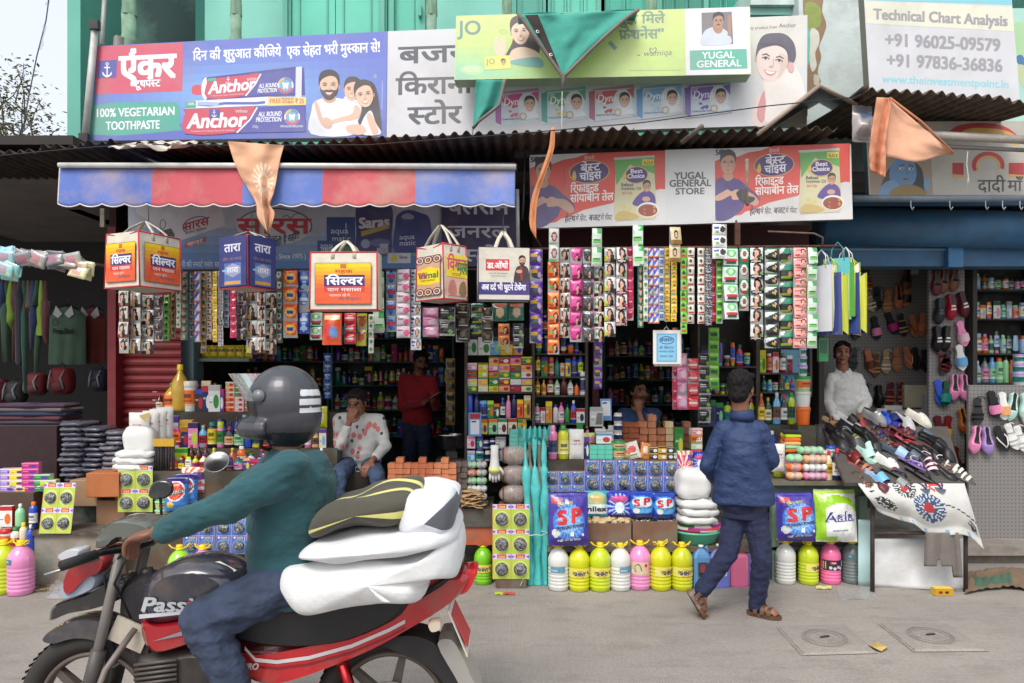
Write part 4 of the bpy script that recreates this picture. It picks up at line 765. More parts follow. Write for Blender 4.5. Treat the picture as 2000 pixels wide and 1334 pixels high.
def mk(kind,w,h,c1,c2,c3):
 key=(kind,round(w,2),round(h,2),c1,c2,c3)
 def f():
  if kind in('carton','soap'):return mk_carton(w,h,w*(.45 if kind=='carton' else .5),PAL[c1],PAL[c2],PAL[c3],name='soap_carton' if kind=='soap' else 'carton',cat='soap box' if kind=='soap' else 'box')
  return mk_bottle(kind,w,h,PAL[c1],PAL[c2],PAL[c3]if c3 else None,name={'tub':'tub','squat':'jar','can':'spray_can','tube':'squeeze_tube'}.get(kind,'bottle'),cat={'tub':'tub','squat':'jar','can':'spray can','tube':'tube'}.get(kind,'bottle'))
 return proto(key,f)
NM=dict(charcoal='charcoal',palepink='pale pink',palegreen='pale green',darkgreen='dark green',darkred='dark red',offwhite='off-white',lightgrey='light grey',darkgrey='dark grey',skyblue='sky blue',paleblue='pale blue',oil='golden',cola='dark brown',clear='clear')
def nm(c):return NM.get(c,c)
def goods(items,d,z,phrase,group,dd=0,jit=.0):
 for i,(px,w,h,kind,c1,c2,c3)in enumerate(items):
  o=mk(kind,M(w,d),M(h,d),c1,c2,c3);a=rnd.uniform(-.12,.12)if kind in('carton','soap')else rnd.uniform(-.25,.25)
  second={'carton':'band','soap':'band','tub':'lid','squat':'lid'}.get(kind,'cap')
  lb=f'{nm(c1)} {BOT[kind]} with {nm(c2)} {second}, {ORD[i]} {phrase}'
  if len(lb.split())>16:lb=f'{nm(c1)} {BOT[kind]}, {nm(c2)} {second}, {ORD[i]} {phrase}'
  if len(lb.split())>16:lb=f'{nm(c1)} {BOT[kind]}, {ORD[i]} {phrase}'
  put(o,lb,(X(px,d),d+dd+rnd.uniform(-jit,jit),z),a,group)
def ztop(y,d):return Z(y,d)
# ================================================================== STALL FURNITURE
def furn(name,label,cat,boxes,material='wood',col=(96,78,62)):
 m=MB()
 for q in boxes:m.box(*q[:6],q[6]if len(q)>6 else col)
 return tag(m.build(name,material,center=True),label,cat)
furn('plinth','grey stained concrete block under the left stall','plinth',[(X(66,5.4),X(215,5.4),5.4,6.0,.003,.385,(150,138,126)),(X(63,5.38),X(222,5.38),5.37,6.0,.388,.42,(84,72,64))],'stone')
furn('display_stand','stepped wooden stand carrying the groceries behind the motorcycle rider','display stand',[(X(222,5.6),X(650,5.6),5.62,5.9,.0,.84),(X(222,5.6),X(640,5.6),5.903,6.2,.0,.99),(X(222,5.6),X(640,5.6),6.203,6.5,.0,1.27,(70,58,50)),(X(75,5.5),X(240,5.5),5.75,6.2,.42,.55,(70,58,50))])
furn('shop_counter','low counter with an orange board front beside the wire scrubbers','counter',[(X(745,5.6),X(962,5.6),5.55,6.1,.40,.555,(86,74,66)),(X(745,5.5),X(962,5.5),5.44,5.548,.30,.44,(176,84,48)),(X(745,5.5),X(962,5.5),5.42,5.548,.443,.475,(80,72,66))])
furn('display_counter','stepped counter faced with blue scrubber cards in the middle stall','counter',[(X(1066,5.6),X(1480,5.6),5.36,5.64,.265,.30,(110,90,74)),(X(1066,5.6),X(1400,5.6),5.66,6.25,.0,.925,(78,66,58)),(X(1066,5.6),X(1100,5.6),5.4,5.6,.0,.262,(60,52,46)),(X(1440,5.6),X(1478,5.6),5.4,5.6,.0,.262,(60,52,46))])
t=empty('stall_table','worn green wooden table holding bottles and sponges by the shoe stall','table',(X(1600,5.7),5.8,0))
m=MB();m.box(X(1493,5.5)-t.location.x,X(1692,5.5)-t.location.x,-.3,.35,.745,.777,(120,110,92));m.box(X(1500,5.5)-t.location.x,X(1690,5.5)-t.location.x,-.24,.3,.66,.742,(100,120,104));m.build('tabletop','wood',t)
for px in(1514,1684):
 for y in(-.24,.26):m=MB();xx=X(px,5.55)-t.location.x;m.box(xx-.03,xx+.03,y-.03,y+.03,0,.657,(126,150,132));m.build('leg','wood',t)
m=MB();m.box(X(1510,5.5)-t.location.x,X(1690,5.5)-t.location.x,-.27,.2,.235,.262,(84,76,68));m.build('shelf','wood',t)
furn('riser_shelf','wooden riser under the rear bottles of the right stall','shelf',[(X(1478,6.1),X(1590,6.1),6.16,6.6,.78,1.16,(70,60,52))])
furn('timber_post','pale blue timber post at the right edge of the bottle stall','post',[(X(1524,6.7),X(1572,6.7),6.68,6.74,.4,Z(683,6.7),(112,160,190))],'wall')
furn('timber_post','grey blue timber post beside the red rolling shutter','post',[(X(350,6.5),X(378,6.5),6.5,6.58,.4,3.0,(104,124,134))],'wall')
m=MB();x0,x1,d=X(232,6.35),X(350,6.35),6.4
prof=[]
for k in range(30):z=.4+k*.075;prof+=[(d,z),(d-.018,z+.012),(d-.024,z+.036),(d-.018,z+.060),(d,z+.068)]
m.add([(x,a,z)for x in(x0,x1)for a,z in prof],[(i,i+1,i+1+len(prof),i+len(prof))for i in range(len(prof)-1)],(128,34,40),False)
o=tag(m.build('rolling_shutter','dull',center=True),'dark red rolling shutter behind the hanging hair dye sachets','shutter')
m=MB();m.box(X(216,6.3),X(232,6.3),6.25,6.42,.4,2.9,(120,30,38));tag(m.build('shutter_post','dull',center=True),'dark red steel post at the left of the rolling shutter','post')
def rack(name,label,px0,px1,d,ys,col=(72,62,56),dep=.28,back=True,top=None):
 r=empty(name,label,'rack',(X((px0+px1)/2,d),d+dep/2,0));rx,ry=r.location.x,r.location.y;zt=Z(top if top else min(ys)-60,d);zb=Z(max(ys),d)
 for px in(px0,px1):m=MB();xx=X(px,d)-rx;m.box(xx-.012,xx+.012,-dep/2,dep/2,zb-.05,zt,col);m.build('side_panel','wood',r)
 for y in ys:m=MB();z=Z(y,d);m.box(X(px0,d)-rx+.013,X(px1,d)-rx-.013,-dep/2,dep/2,z-.016,z,col);m.build('shelf','wood',r)
 if back:m=MB();m.box(X(px0,d)-rx,X(px1,d)-rx,dep/2+.002,dep/2+.012,zb-.05,zt,(50,46,44));m.build('back_panel','wood',r)
 return r
rack('display_rack','crowded open rack of soap cartons and blue bottles in the middle',910,1042,6.15,(898,847,817,765),top=636)
rack('display_rack','crowded open rack of oils and creams beside the dark doorway',1042,1146,6.25,(826,772,735,690,648),top=600)
rack('display_rack','rack of jars and packets behind the walking man',1365,1480,6.5,(830,770,715),top=600)
rack('display_rack','rack of oil cartons and glass bottles behind the lime bottles',1482,1584,6.62,(765,728),top=640,dep=.3)
PALETTE=['yellow','green','red','orange','white','purple','blue','pink','teal','lime','cream','navy','crimson','palegreen','skyblue','amber','darkgreen','magenta','gold','peach','brown','charcoal']
def rnditems(px0,px1,kinds,wr,hr,seed,pal=PALETTE,gap=1.0):
 r=random.Random(seed);out=[];px=px0
 while True:
  k=r.choice(kinds);w=round(r.uniform(*wr));h=round(r.uniform(*hr))
  if k in('tub',):h=round(h*.55)
  if px+w>px1:break
  out.append((px+w/2,w,h,k,r.choice(pal),r.choice(pal),r.choice(pal+([None]*4 if k not in('carton','soap')else[]))));px+=w*gap+1
 return out
ALLK=['bottle','round','tall','flat','can','squat','tub','carton','pump','tube']
r=random.Random(21)
cols=[(922,19),(943,19),(964,19),(985,21),(1007,21),(1029,21)]
for ci,(px,w)in enumerate(cols):
 z=Z(765,6.15);n=5 if ci>1 else 4
 for k in range(n):
  hh=14 if ci<2 else 13.6
  c1=r.choice(['yellow','orange','green','cream','white','crimson','peach','lime','red','pink']);c2=r.choice(['red','green','orange','white','teal','yellow','purple']);c3=r.choice(['white','green','red','yellow','orange'])
  o=mk('soap',M(w,6.15),M(hh,6.15),c1,c2,c3)
  if c1 in('orange','yellow','peach')and k%3==0:pass
  put(o,f'{nm(c1)} soap carton with {nm(c2)} band, {ORD[k]} up in soap stack {"ABCDEF"[ci].lower() if 0 else ORD[ci]} from left',(X(px,6.15),6.2+r.uniform(-.01,.01),z),r.uniform(-.08,.08),'soap cartons stacked on the middle rack');z+=M(hh,6.15)+.0005
goods(rnditems(913,1040,['carton','soap','tub','squat'],(17,24),(24,44),31),6.28,Z(765,6.15)+M(72,6.15),"from left atop the soap stacks",'cartons on top of the soap stacks')
goods([(917,14,62,'bottle','blue','navy',None),(931,11,52,'bottle','navy','blue',None),(944,17,34,'squat','blue','skyblue','navy'),(958,12,34,'carton','green','lime','orange'),(970,11,28,'carton','darkgreen','orange','white'),(982,10,40,'tall','navy','blue','white'),(993,10,44,'bottle','pink','palepink',None),(1004,10,46,'tall','navy','purple',None),(1016,12,36,'carton','orange','yellow','red'),(1030,13,44,'carton','gold','cream','brown')],6.2,Z(817,6.15),"from left below the soap stacks",'bottles under the soap cartons')
goods([(945,14,28,'carton','yellow','orange','purple'),(963,17,29,'carton','palegreen','orange','charcoal'),(982,18,30,'carton','white','green','darkred'),(1001,17,30,'carton','cream','red','charcoal'),(1020,17,28,'carton','lime','green','brown')],6.12,Z(847,6.15),"from left in the dye row",'hair colour cartons')
for k,(px,by,w,h,c1,c2,c3)in enumerate([(920,872,16,24,'palepink','pink','magenta'),(937,872,12,24,'teal','purple','white'),(949,872,12,16,'white','lilac','navy'),(962,872,12,20,'white','navy','navy'),(978,872,20,22,'lightgrey','grey','white'),(920,896,15,20,'skyblue','palepink','white'),(937,896,16,24,'white','purple','teal'),(952,896,11,20,'white','white','navy'),(964,896,14,22,'white','lilac','navy'),(982,896,15,22,'skyblue','lilac','navy')]):
 o=mk('squat' if c3 in('navy','teal')else 'carton',M(w,6.05),M(h,6.05),c1,c2,c3);row='upper' if by<880 else 'lower'
 put(o,f'{nm(c1)} cream pot, {ORD[k % 5]} from left, {row} row below the dye cartons',(X(px,6.05),6.08,Z(898,6.15)if by>880 else Z(898,6.15)+.107),rnd.uniform(-.2,.2),'cream pots under the dye cartons')
m=MB();m.box(X(915,6.0),X(940,6.0),6.0,6.006,Z(852,6.0),Z(806,6.0),(96,150,206));b=LB(m,(X(915,6.0),6.0,Z(806,6.0)));s_=M(1,6.0);b.rect(2*s_,2*s_,23*s_,12*s_,(160,40,50));b.rect(4*s_,14*s_,21*s_,42*s_,(214,218,226));b.rect(6*s_,16*s_,15*s_,19*s_,(60,60,90));tag(m.build('payment_sign','paper',center=True),'blue payment card stand at the foot of the soap rack','sign')
goods(rnditems(1046,1144,ALLK,(9,14),(34,50),5),6.3,Z(735,6.25),"from left on oil rack's upper shelf",'bottles on the oil rack')
goods(rnditems(1046,1144,ALLK,(9,14),(30,40),6),6.3,Z(690,6.25),"from left on oil rack's top shelf",'bottles on the oil rack')
goods(rnditems(1046,1144,ALLK,(10,16),(26,36),15),6.3,Z(648,6.25),'from left on oil rack\'s uppermost shelf','bottles on the oil rack')
goods([(1050,10,36,'round','amber','orange','yellow'),(1062,10,30,'round','gold','yellow','orange'),(1075,12,38,'tall','darkred','charcoal','cream'),(1088,11,34,'round','palegreen','charcoal','white'),(1101,12,34,'tall','maroon','brown',None),(1114,11,30,'flat','clear','green','white'),(1126,9,24,'bottle','orange','charcoal',None),(1138,12,46,'squat','white','white','navy')],6.28,Z(772,6.25),"from left on oil rack's middle shelf",'bottles on the oil rack')
goods([(1049,11,38,'tall','pink','green','white'),(1060,9,30,'carton','white','crimson','pink'),(1072,12,42,'carton','gold','yellow','orange'),(1085,10,36,'tall','white','purple',None),(1096,12,40,'bottle','pink','magenta','white'),(1108,10,36,'bottle','green','navy',None),(1120,12,44,'flat','blue','white','red'),(1134,16,28,'carton','white','red','navy')],6.26,Z(826,6.25),"from left on oil rack's lowest shelf",'bottles on the oil rack')
goods(rnditems(1368,1478,ALLK,(10,15),(36,50),8),6.55,Z(770,6.5),"from left on the jar rack",'goods on the jar rack')
goods(rnditems(1368,1478,ALLK,(10,17),(36,50),9),6.55,Z(715,6.5),"from left atop the jar rack",'goods on the jar rack')
goods(rnditems(1368,1478,ALLK,(12,17),(40,52),10),6.55,Z(830,6.5),"from left low on the jar rack",'goods on the jar rack')
goods([(1489,12,44,'carton','lime','yellow','green'),(1502,12,38,'can','red','white','orange'),(1514,12,40,'carton','white','red','orange'),(1528,13,38,'can','crimson','green','white'),(1542,10,34,'carton','darkred','white','red')],6.68,Z(728,6.62),"from left on bottle rack's top shelf",'goods on the bottle rack')
goods(rnditems(1486,1560,ALLK,(9,12),(22,34),14),6.68,Z(765,6.62),"from left on bottle rack's lower shelf",'goods on the bottle rack')
goods([(1487,13,60,'round','amber','orange','yellow'),(1500,13,52,'bottle','darkgreen','gold','cream'),(1517,16,62,'flat','skyblue','clear','brown'),(1531,13,58,'bottle','charcoal','red','white'),(1545,14,62,'tall','lime','green','darkgreen')],6.3,1.161,"from left behind the lime bottle",'rear bottles on the right stall')
z=.778;tow=[('orange','orange',27,36,'tub'),('white','offwhite',28,30,'tub'),('palegreen','green',29,30,'tub'),('white','lilac',17,22,'tub'),('white','lilac',16,18,'tub'),('white','lilac',14,17,'tub'),('white','white',12,20,'squat')]
z=Z(830,5.85)
furn('riser_box','small wooden riser under the tower of tubs','box',[(X(1552,5.85),X(1586,5.85),5.78,5.95,.778,z-.002,(80,70,60))])
for k,(c1,c2,w,h,kd)in enumerate(tow):
 o=mk(kd,M(w,5.85),M(h,5.85),c1,c2,'orange' if k==2 else('teal' if k in(3,4,5)else None));put(o,f'{nm(c1)} tub with {nm(c2)} lid, {ORD[k]} up the tall tub tower',(X(1569,5.85),5.86,z),.1*k,'tower of tubs on the right stall');z+=M(h,5.85)*.99
goods([(1508,18,54,'bottle','blue','white','purple'),(1527,18,50,'round','amber','yellow','gold'),(1546,22,58,'round','lime','yellow','yellow')],5.98,.777+.12,"from left behind the pink bottle",'soap bottles on the right stall')
furn('riser_box','low wooden riser under the blue, amber and lime bottles','box',[(X(1497,5.98),X(1560,5.98),5.9,6.08,.778,.895,(76,66,56))])
goods([(1521,20,48,'round','lime','yellow','yellow'),(1538,18,48,'tall','pink','magenta','white'),(1557,17,46,'tall','orange','clear','red'),(1573,18,50,'tall','white','red','paleblue'),(1591,17,56,'tall','clear','yellow','cream')],5.72,.778,"from left behind the sponges",'floor cleaner bottles on the right stall')
goods([(1609,13,20,'pump','palepink','crimson','white'),(1598,13,16,'pump','brown','white','pink'),(1622,18,22,'tub','skyblue','blue','white')],5.62,.95,"standing on the packs of pads",'pump bottles on the right stall')
goods([(1619,15,58,'flat','cream','red','gold'),(1635,18,62,'flat','navy','red','white')],5.55,.778,"from left beside the pads",'cleaner bottles at the stall end')
ZC=.926
def shinyb(px,c,cap,w,h,d,z,lb,text=None):
 o=mk_bottle('tall',M(w,d),M(h,d),c,PAL[cap],(226,214,110)if text else(60,70,110),name='bottle');tag(o,lb,'bottle');o.location=(X(px,d),d,z);o.rotation_euler=(0,0,.1)
shinyb(1080,(226,120,180),'pink',18,66,5.7,ZC,'pink floor cleaner bottle next to the teal wrapped brooms');shinyb(1100,(206,206,40),'green',21,66,5.7,ZC,'bright yellow cleaner bottle beside the tall white flour packet',1)
def flour(px,by,w,h,d,lb,z=None,rz=0,seed=1):
 o=pack('flour_packet',M(w,d),M(h,d),M(w*.42,d),Art((222,220,216)),14,18,.03,.03,seed,[(.25,.4,'महक',.5,.05,(206,90,100)),(.18,.5,'चक्की आटा',.64,.03,(206,120,120),.01)],'paper');m=o.data
 put(o,lb,(X(px,d),d,z if z is not None else Z(by,d)),rz,'white printed flour packets','flour packet');return o
flour(1126,918,28,58,5.7,'white flour packet with red print beside the yellow bottle',ZC)
flour(1520,905,26,54,5.6,'white flour packet standing beside the orange sponges',.84,seed=4)
goods([(1146,9,42,'carton','navy','purple','white')],5.72,ZC,"between flour packet and soap blocks",'small dark cartons on the counter')
for i,px in enumerate((1159,1174,1189)):
 for k in range(3):
  o=proto('tealsoap',lambda:mk_plainbox(M(14.5,5.68),M(9,5.68),.07,(96,196,172),'plastic','soap_bar','soap bar'));put(o,f'turquoise soap bar, {ORD[k]} up in {ORD[i]} stack from left on the counter',(X(px,5.68),5.71,ZC+k*M(9.2,5.68)),0,'turquoise soap bars on the counter')
o=mk_carton(M(30,5.75),M(20,5.75),.1,(226,226,226),(90,150,196),(200,50,60),name='carton');place_px(o,1178,880,5.8,'white carton with a red logo on top of the turquoise soap bars');o.location.z=ZC+.118
for k in range(2):goods([(1208,27,22,'tub','palegreen','green','peach')],5.72,ZC+k*.056,("bottom of the pair" if k==0 else "top of the pair")+" by soap bars",'pale green tubs on the counter')
for i,(px,w,h,c,c2,nmx)in enumerate(((1240,28,34,(222,216,210),(206,70,60),'white and red'),(1259,18,32,(226,140,80),(226,206,190),'peach'),(1226,16,22,(196,200,120),(210,80,110),'pale lime'))):
 o=pack('snack_packet',M(w,5.7),M(h,5.7),.04,Art(c).ell(.5,.45,.3,.22,c2).rect(.2,.75,.8,.82,(110,140,70)),10,12,seed=i);put(o,f'{nmx} spice packet lying among the packets on the counter',(X(px,5.7),5.72,ZC),.2,'spice packets','packet',(R(-18),R((-14,12,8)[i]),0))
for i,(px,c,c2)in enumerate(((1276,'charcoal','gold'),(1293,'gold','charcoal'),(1307,'charcoal','grey'),(1316,'green','white'))):
 for k in range(2 if i<3 else 1):goods([(px,17,12,'soap',c,c2,'white')],5.7,ZC+k*.05,f"{'on top' if k else 'underneath'} in dark carton pile {i+1}",'dark cartons on the counter')
def stack(px,n,w,h,d,z,c,label,group,dp=.1,kind='scrub_brick',material='brick',seed=0):
 r_=random.Random(seed+px)
 for k in range(n):
  o=proto(('stk',c,round(w),round(h),kind),lambda:mk_plainbox(M(w,d)*.97,M(h,d)*.96,dp,c,material,kind,kind.replace('_',' '),.004));put(o,label.format(ORD[k]),(X(px,d)+r_.uniform(-.003,.003),d+.05+r_.uniform(-.008,.008),z+k*M(h,d)),r_.uniform(-.05,.05),group)
for i,px in enumerate((1222,1233,1243)):stack(px,6,11.5,10.5,6.0,ZC,(150,82,56),'dotted reddish foot scrub brick, {} up, '+ORD[i]+' stack from left','dotted scrub bricks on the counter')
for i,(px,n,c)in enumerate(((1257,5,(176,112,80)),(1274,6,(182,118,84)),(1291,4,(170,110,78)),(1308,5,(206,180,140)))):stack(px,n,16,13,6.0,ZC,c,('pale ' if i==3 else 'tan ')+'scrub brick, {} up in '+ORD[i]+' plain stack from left','plain scrub bricks on the counter')
stack(1342,5,14,13,6.0,ZC,(140,92,72),'brown soap block, {} up in stack beside the green carton','brown blocks on the counter')
o=mk_carton(M(17,5.95),M(54,5.95),.07,(50,140,62),(40,120,54),(214,206,60),name='carton');b=None;put(o,'tall green carton standing among the tan scrub bricks',(X(1326,5.95),5.98,ZC+.0),.05)
for k,(c1,c2,tx)in enumerate((((226,110,110),(200,60,70),'NO.1'),((206,220,190),(120,170,80),None),((226,96,40),(226,150,60),'NO.1'),((226,150,150),(226,226,220),None))):
 o=mk_carton(M(22,5.9),M(13.5,5.9),.06,c1,c2,(240,236,226),tx,(120,20,30),name='soap_carton',cat='soap box',ell=tx is None);put(o,f'soap box, {ORD[k]} up in the stack at the counter right end',(X(1360,5.9),5.92,ZC+k*M(13.7,5.9)),.05*k,'soap boxes at the counter end')
for k in range(3):goods([(1207,17,19,'squat','white','offwhite','navy')],5.95,ZC+k*M(18,5.95)+.12,("lowest","middle","topmost")[k]+" in tub stack by bricks",'white tubs stacked by the bricks')
furn('riser_box','plain carton under the white tubs and grey boxes','box',[(X(1150,6),X(1217,6),5.92,6.12,ZC+.001,ZC+.118,(120,104,90))])
goods([(1172,20,24,'carton','lightgrey','white','grey'),(1190,15,22,'soap','white','lightgrey','grey')],5.98,ZC+.12,"from left on plain riser carton",'grey cartons')
o=mk_carton(M(26,6.1),M(38,6.1),.02,(206,206,204),(170,170,170),(120,120,120),name='notice_card',ell=False,cat='card');put(o,'white printed card standing behind the tubs',(X(1166,6.1),6.14,ZC+.118+.11),0)
m=MB();m.box(-.05,.05,0,.006,0,.19,(110,150,206));b=LB(m,(-.05,0,.19));b.rect(.012,.02,.088,.15,(226,228,232));b.rect(.02,.03,.06,.045,(60,70,110));put(m.build('payment_sign','paper'),'small pale blue payment card standing in front of the mustached shopkeeper',(X(1186,6.15),6.2,Z(822,6.15)),0,None,'sign',(R(-6),0,.2))
def pad_pack(px,by,w,h,d,z,c,label,n=3,group='plastic packs of scrub pads'):
 root=bpy.data.objects.new('pad_pack',None);COL.objects.link(root);ww,hh=M(w,d),M(h,d)
 for i in range(n):m=MB();m.ball((-ww/2+ww*(i+.5)/n,0,hh*.5),(ww/n*.55,.045,hh*.46),PAL.get(c,c),10,7);m.build('pad','cloth',root)
 m=MB();m.ball((0,0,hh*.5),(ww*.54,.052,hh*.52),(226,230,230),14,8);m.build('wrapper','film',root)
 put(root,label,(X(px,d),d,z),0,group,'scrub pads')
for i,(px,c)in enumerate(((922,'palegreen'),(938,'white'))):pass
for k,(c,n_)in enumerate((('white','bottom row'),('white','second row'),('palegreen','third row'),('orange','fourth row'),('palegreen','top row'))):
 for i,px in enumerate((921,941)):pad_pack(px,0,21,15,5.75,.556+k*M(15.5,5.75)+.03,('lightgrey' if i and k>2 else c),f'pack of round pads, {n_}, {("left","right")[i]} column, beside the grey bricks',2)
furn('riser_box','thin tray under the packs of round scrub pads','box',[(X(908,5.75),X(954,5.75),5.68,5.85,.557,.584,(90,80,70))])
for k,c in enumerate(('pink','white','peach')):
 pad_pack(1591,0,46,17,5.55,.778+k*.066,c,f'long bag of {nm(c)} scrub balls, {ORD[k]} up beside the cream bottle',4);
for k,c in enumerate(('peach','orange','palegreen')):pad_pack(1551,0,31,18,5.55,.778+k*.068,c,f'short bag of {nm(c)} scrub pads, {ORD[k]} up under the sponges',2)
pad_pack(1582,0,50,16,5.58,.778+.2,'palegreen','long bag of pale green scrub balls lying on the other bags',4)
for k,c in enumerate(('orange','palegreen','peach','orange','lime','charcoal')):put(mk_plainbox(M(31,5.62),.028,.08,PAL[c],'cloth','sponge','sponge',.008),f'{nm(c)} flat sponge, {ORD[k]} up in the stack beside the flour packet',(X(1549,5.62),5.66,.985+k*.029),.1*sin(k*2),'sponges on the right stall')
for k,c in enumerate(('orange','peach','yellow','peach','orange')):put(mk_plainbox(M(24,5.75),.024,.08,PAL[c],'cloth','sponge','sponge',.008),f'{nm(c)} flat sponge, {ORD[k]} up in the stack beside the amber oil bottle',(X(1042,5.75),5.8,ZC+.065+k*.025),.1*sin(k*2),'sponges on the middle counter')
for k in range(4):put(mk_plainbox(M(38,5.75),.022,.1,(124,126,130),'cloth','dust_cloth','dust cloth',.009),f'grey folded dust cloth, {ORD[k]} up in the pile by the sponges',(X(1074,5.75),5.82,ZC+.08+k*.022),.08*sin(k*3),'grey cloths on the counter')
for k,c in enumerate(('white','palegreen','palegreen')):pad_pack(1114,0,42,16,5.8,ZC+.05+k*.06,c,f'clear bag of {nm(c)} scrub pads, {ORD[k]} up beside the grey cloths',3)
furn('riser_box','shallow wooden riser under the sponges and grey cloths','box',[(X(1028,5.8),X(1136,5.8),5.76,5.95,ZC-.2,ZC+.048,(84,74,64))])
for i,px in enumerate((1142,1156)):o=pack('noodle_packet',M(15,5.85),M(32,5.85),.04,Art((214,222,130)).ell(.5,.4,.34,.2,(226,150,160)).rect(.1,.65,.9,.75,(180,60,80)),8,10,seed=i);put(o,('left','right')[i]+' pale lime packet behind the turquoise soap bars',(X(px,5.85),5.88,ZC+.06),.2*i,'lime packets on the counter','packet')
for k,(px,w,h,c)in enumerate(((1024,17,74,'oil'),(1017,17,62,'amber'))):
 o=mk('round',M(w,5.8+.1*k),M(h,5.8+.1*k),c,'orange','cream');put(o,('golden cooking oil bottle beside the orange sponges','amber oil bottle behind the golden oil bottle')[k],(X(px,5.8),5.82+.12*k,ZC),0,'oil bottles on the counter')
for j in range(2):
 for k in range(6):put(mk_plainbox(M(16,5.7),M(8,5.7),.06,(108,190,180),'plastic','soap_bar','soap bar'),f'small teal soap bar, {ORD[k]} up in {ORD[j]} stack above the brown pads',(X(1003+j*17,5.7),5.73,Z(888,5.7)+k*M(8.2,5.7)),.04*k,'teal soap bars above the brown pads')
furn('riser_box','brown carton under the teal soap bars','box',[(X(992,5.7),X(1032,5.7),5.66,5.8,.56,Z(888,5.7)-.002,(150,110,80))],'carton')
r=random.Random(3);colx=[763,778,793,808,823,838,853,868,883]
for i,px in enumerate(colx):
 n=8 if i not in(1,4,7)else 9
 for k in range(n):
  c=((190,116,80),(182,104,70),(200,128,88))[(i//3)%3]
  o=proto(('brk',c),lambda:mk_brick(M(14.6,5.6),M(10.4,5.6),.1,c));put(o,f'terracotta foot scrub brick, {ORD[k]} up in column {i+1} of the large pile',(X(px,5.6)+r.uniform(-.003,.003),5.66+.004*k+r.uniform(-.012,.012),.556+k*M(10.6,5.6)),r.uniform(-.06,.06),'terracotta scrub bricks piled on the low counter')
for i,px in enumerate((895,907)):
 for k in range(8):
  o=proto('gbrk',lambda:mk_brick(M(12,5.7),M(10.4,5.7),.1,(104,92,86)));put(o,f'grey brown scrub brick, {ORD[k]} up in grey column {i+1}',(X(px,5.7)+r.uniform(-.004,.004),5.74+r.uniform(-.015,.015),.556+k*M(10.6,5.7)),r.uniform(-.1,.1),'grey scrub bricks beside the pads')
for i in range(7):
 m=MB();a=i*.9;m.grid(lambda u,v:Vector(((u-.5)*.17,(v-.5)*.1,.018+.014*noise.noise((u*4+i,v*3,i))+.012*sin(u*5+i))),10,5,(176,140,96));o=solid(m.build('paper_bag','carton'),.008);put(o,f'folded brown paper bag, {ORD[i]} up in the pile by the wire scrubbers',(X(922+4*sin(i*2),5.5),5.56,.558+.018*i),.3*sin(i*1.7),'brown paper bags on the low counter','paper bag')
def cards(nx,ny,theme,x0,x1,y0,y1,d,label,group,rz=0,tilt=0):
 w,h=M(x1-x0,d),M(y1-y0,d);o=proto(('card',nx,ny,round(w,1),round(h,1),theme),lambda:mk_scrub_card(nx,ny,w,h,theme));put(o,label,(X((x0+x1)/2,d),d,Z(y1,d)),rz,group,None,(R(tilt),0,rz))
GB,GG='blue cards of steel wool scrubbers','green cards of steel wool scrubbers'
cards(3,2,'blue',1142,1234,898,958,5.6,'blue scrubber card with six steel balls below the turquoise soaps',GB);cards(3,2,'blue',1235,1326,899,960,5.6,'blue scrubber card with six steel balls, nearest the walking man',GB,tilt=1);cards(3,2,'blue',1066,1142,920,976,5.58,'blue scrubber card partly hidden by the teal brooms',GB)
cards(2,3,'green',962,1034,985,1131,5.34,'tall green scrubber card with six balls beside the teal brooms',GG);furn('wood_block','brown wooden block under the tall green scrubber card','block',[(X(968,5.36),X(1028,5.36),5.33,5.5,.003,Z(1132,5.34)-.002,(104,76,60))])
cards(2,2,'green',230,298,910,1000,5.55,'green scrubber card with four balls beside the brown carton',GG);cards(2,2,'green',76,138,944,1042,5.36,'green scrubber card with four balls leaning on the concrete block',GG,tilt=-10)
for i,(x0,x1,y0,y1)in enumerate(((357,418,1012,1082),(420,512,1012,1082))):cards(2+i,2,'blue',x0,x1,y0,y1,5.5,('blue scrubber card with four balls above the fuel tank','blue scrubber card with six balls before the rider\'s chest')[i],GB,tilt=-4)
G5='five litre jugs of floor cleaner in a row'
def jug(px,by,c,lab,label,rz=0,cap='yellow',d=None,sc=1.0,z=0):
 d=d or HC*F/(by-HY);o=proto(('jug',c,lab,cap),lambda:mk_jug(c,lab,PAL[cap]));put(o,label,(X(px,d),d+.07,z),rz,G5,None,None,sc)
WH,YL,LM,PK=(214,214,208),(206,206,24),(190,206,30),(226,140,190)
jug(1092,1156,WH,'blue','white jug with blue label standing beside the teal brooms',-.2,sc=1.06);jug(1133,1157,YL,'shiny','yellow jug under the large blue detergent bag',0,sc=1.06);jug(1174,1157,LM,'shiny','lime yellow jug between a yellow and a white jug',.12,sc=1.08)
jug(1214,1156,WH,'blue','white jug between the lime yellow and the pink jug',.5,sc=1.06);jug(1253,1154,PK,'pink','pink jug in the middle row, printed label with red spot',0,sc=1.1);jug(1294,1155,YL,'shiny','yellow jug right of the pink jug with turned label',.6,sc=1.09);jug(1336,1155,(200,202,26),'shiny','yellow jug nearest the lifted sandal',.15,sc=1.07)
jug(943,1144,(120,190,30),'shiny','green jug beside the tall scrubber card',.05,sc=.95)
jug(1541,1143,WH,None,'plain white jug right of the walking man',0,sc=1.02);jug(1586,1144,LM,'shiny','lime jug below the lime and white detergent bag',.7,sc=1.02);jug(1630,1143,(236,110,160),'night','pink jug with dark flower label by the shoe table',0,sc=1.03);jug(1672,1142,(112,124,122),'small','empty grey see-through jug next to the white cloth',-.5,sc=1.02)
jug(28,1165,PK,'small','pink jug at the far left before the concrete block',-.4,sc=1.2);jug(-6,1163,LM,None,'lime jug cut by the left edge of the picture',0,sc=1.2)
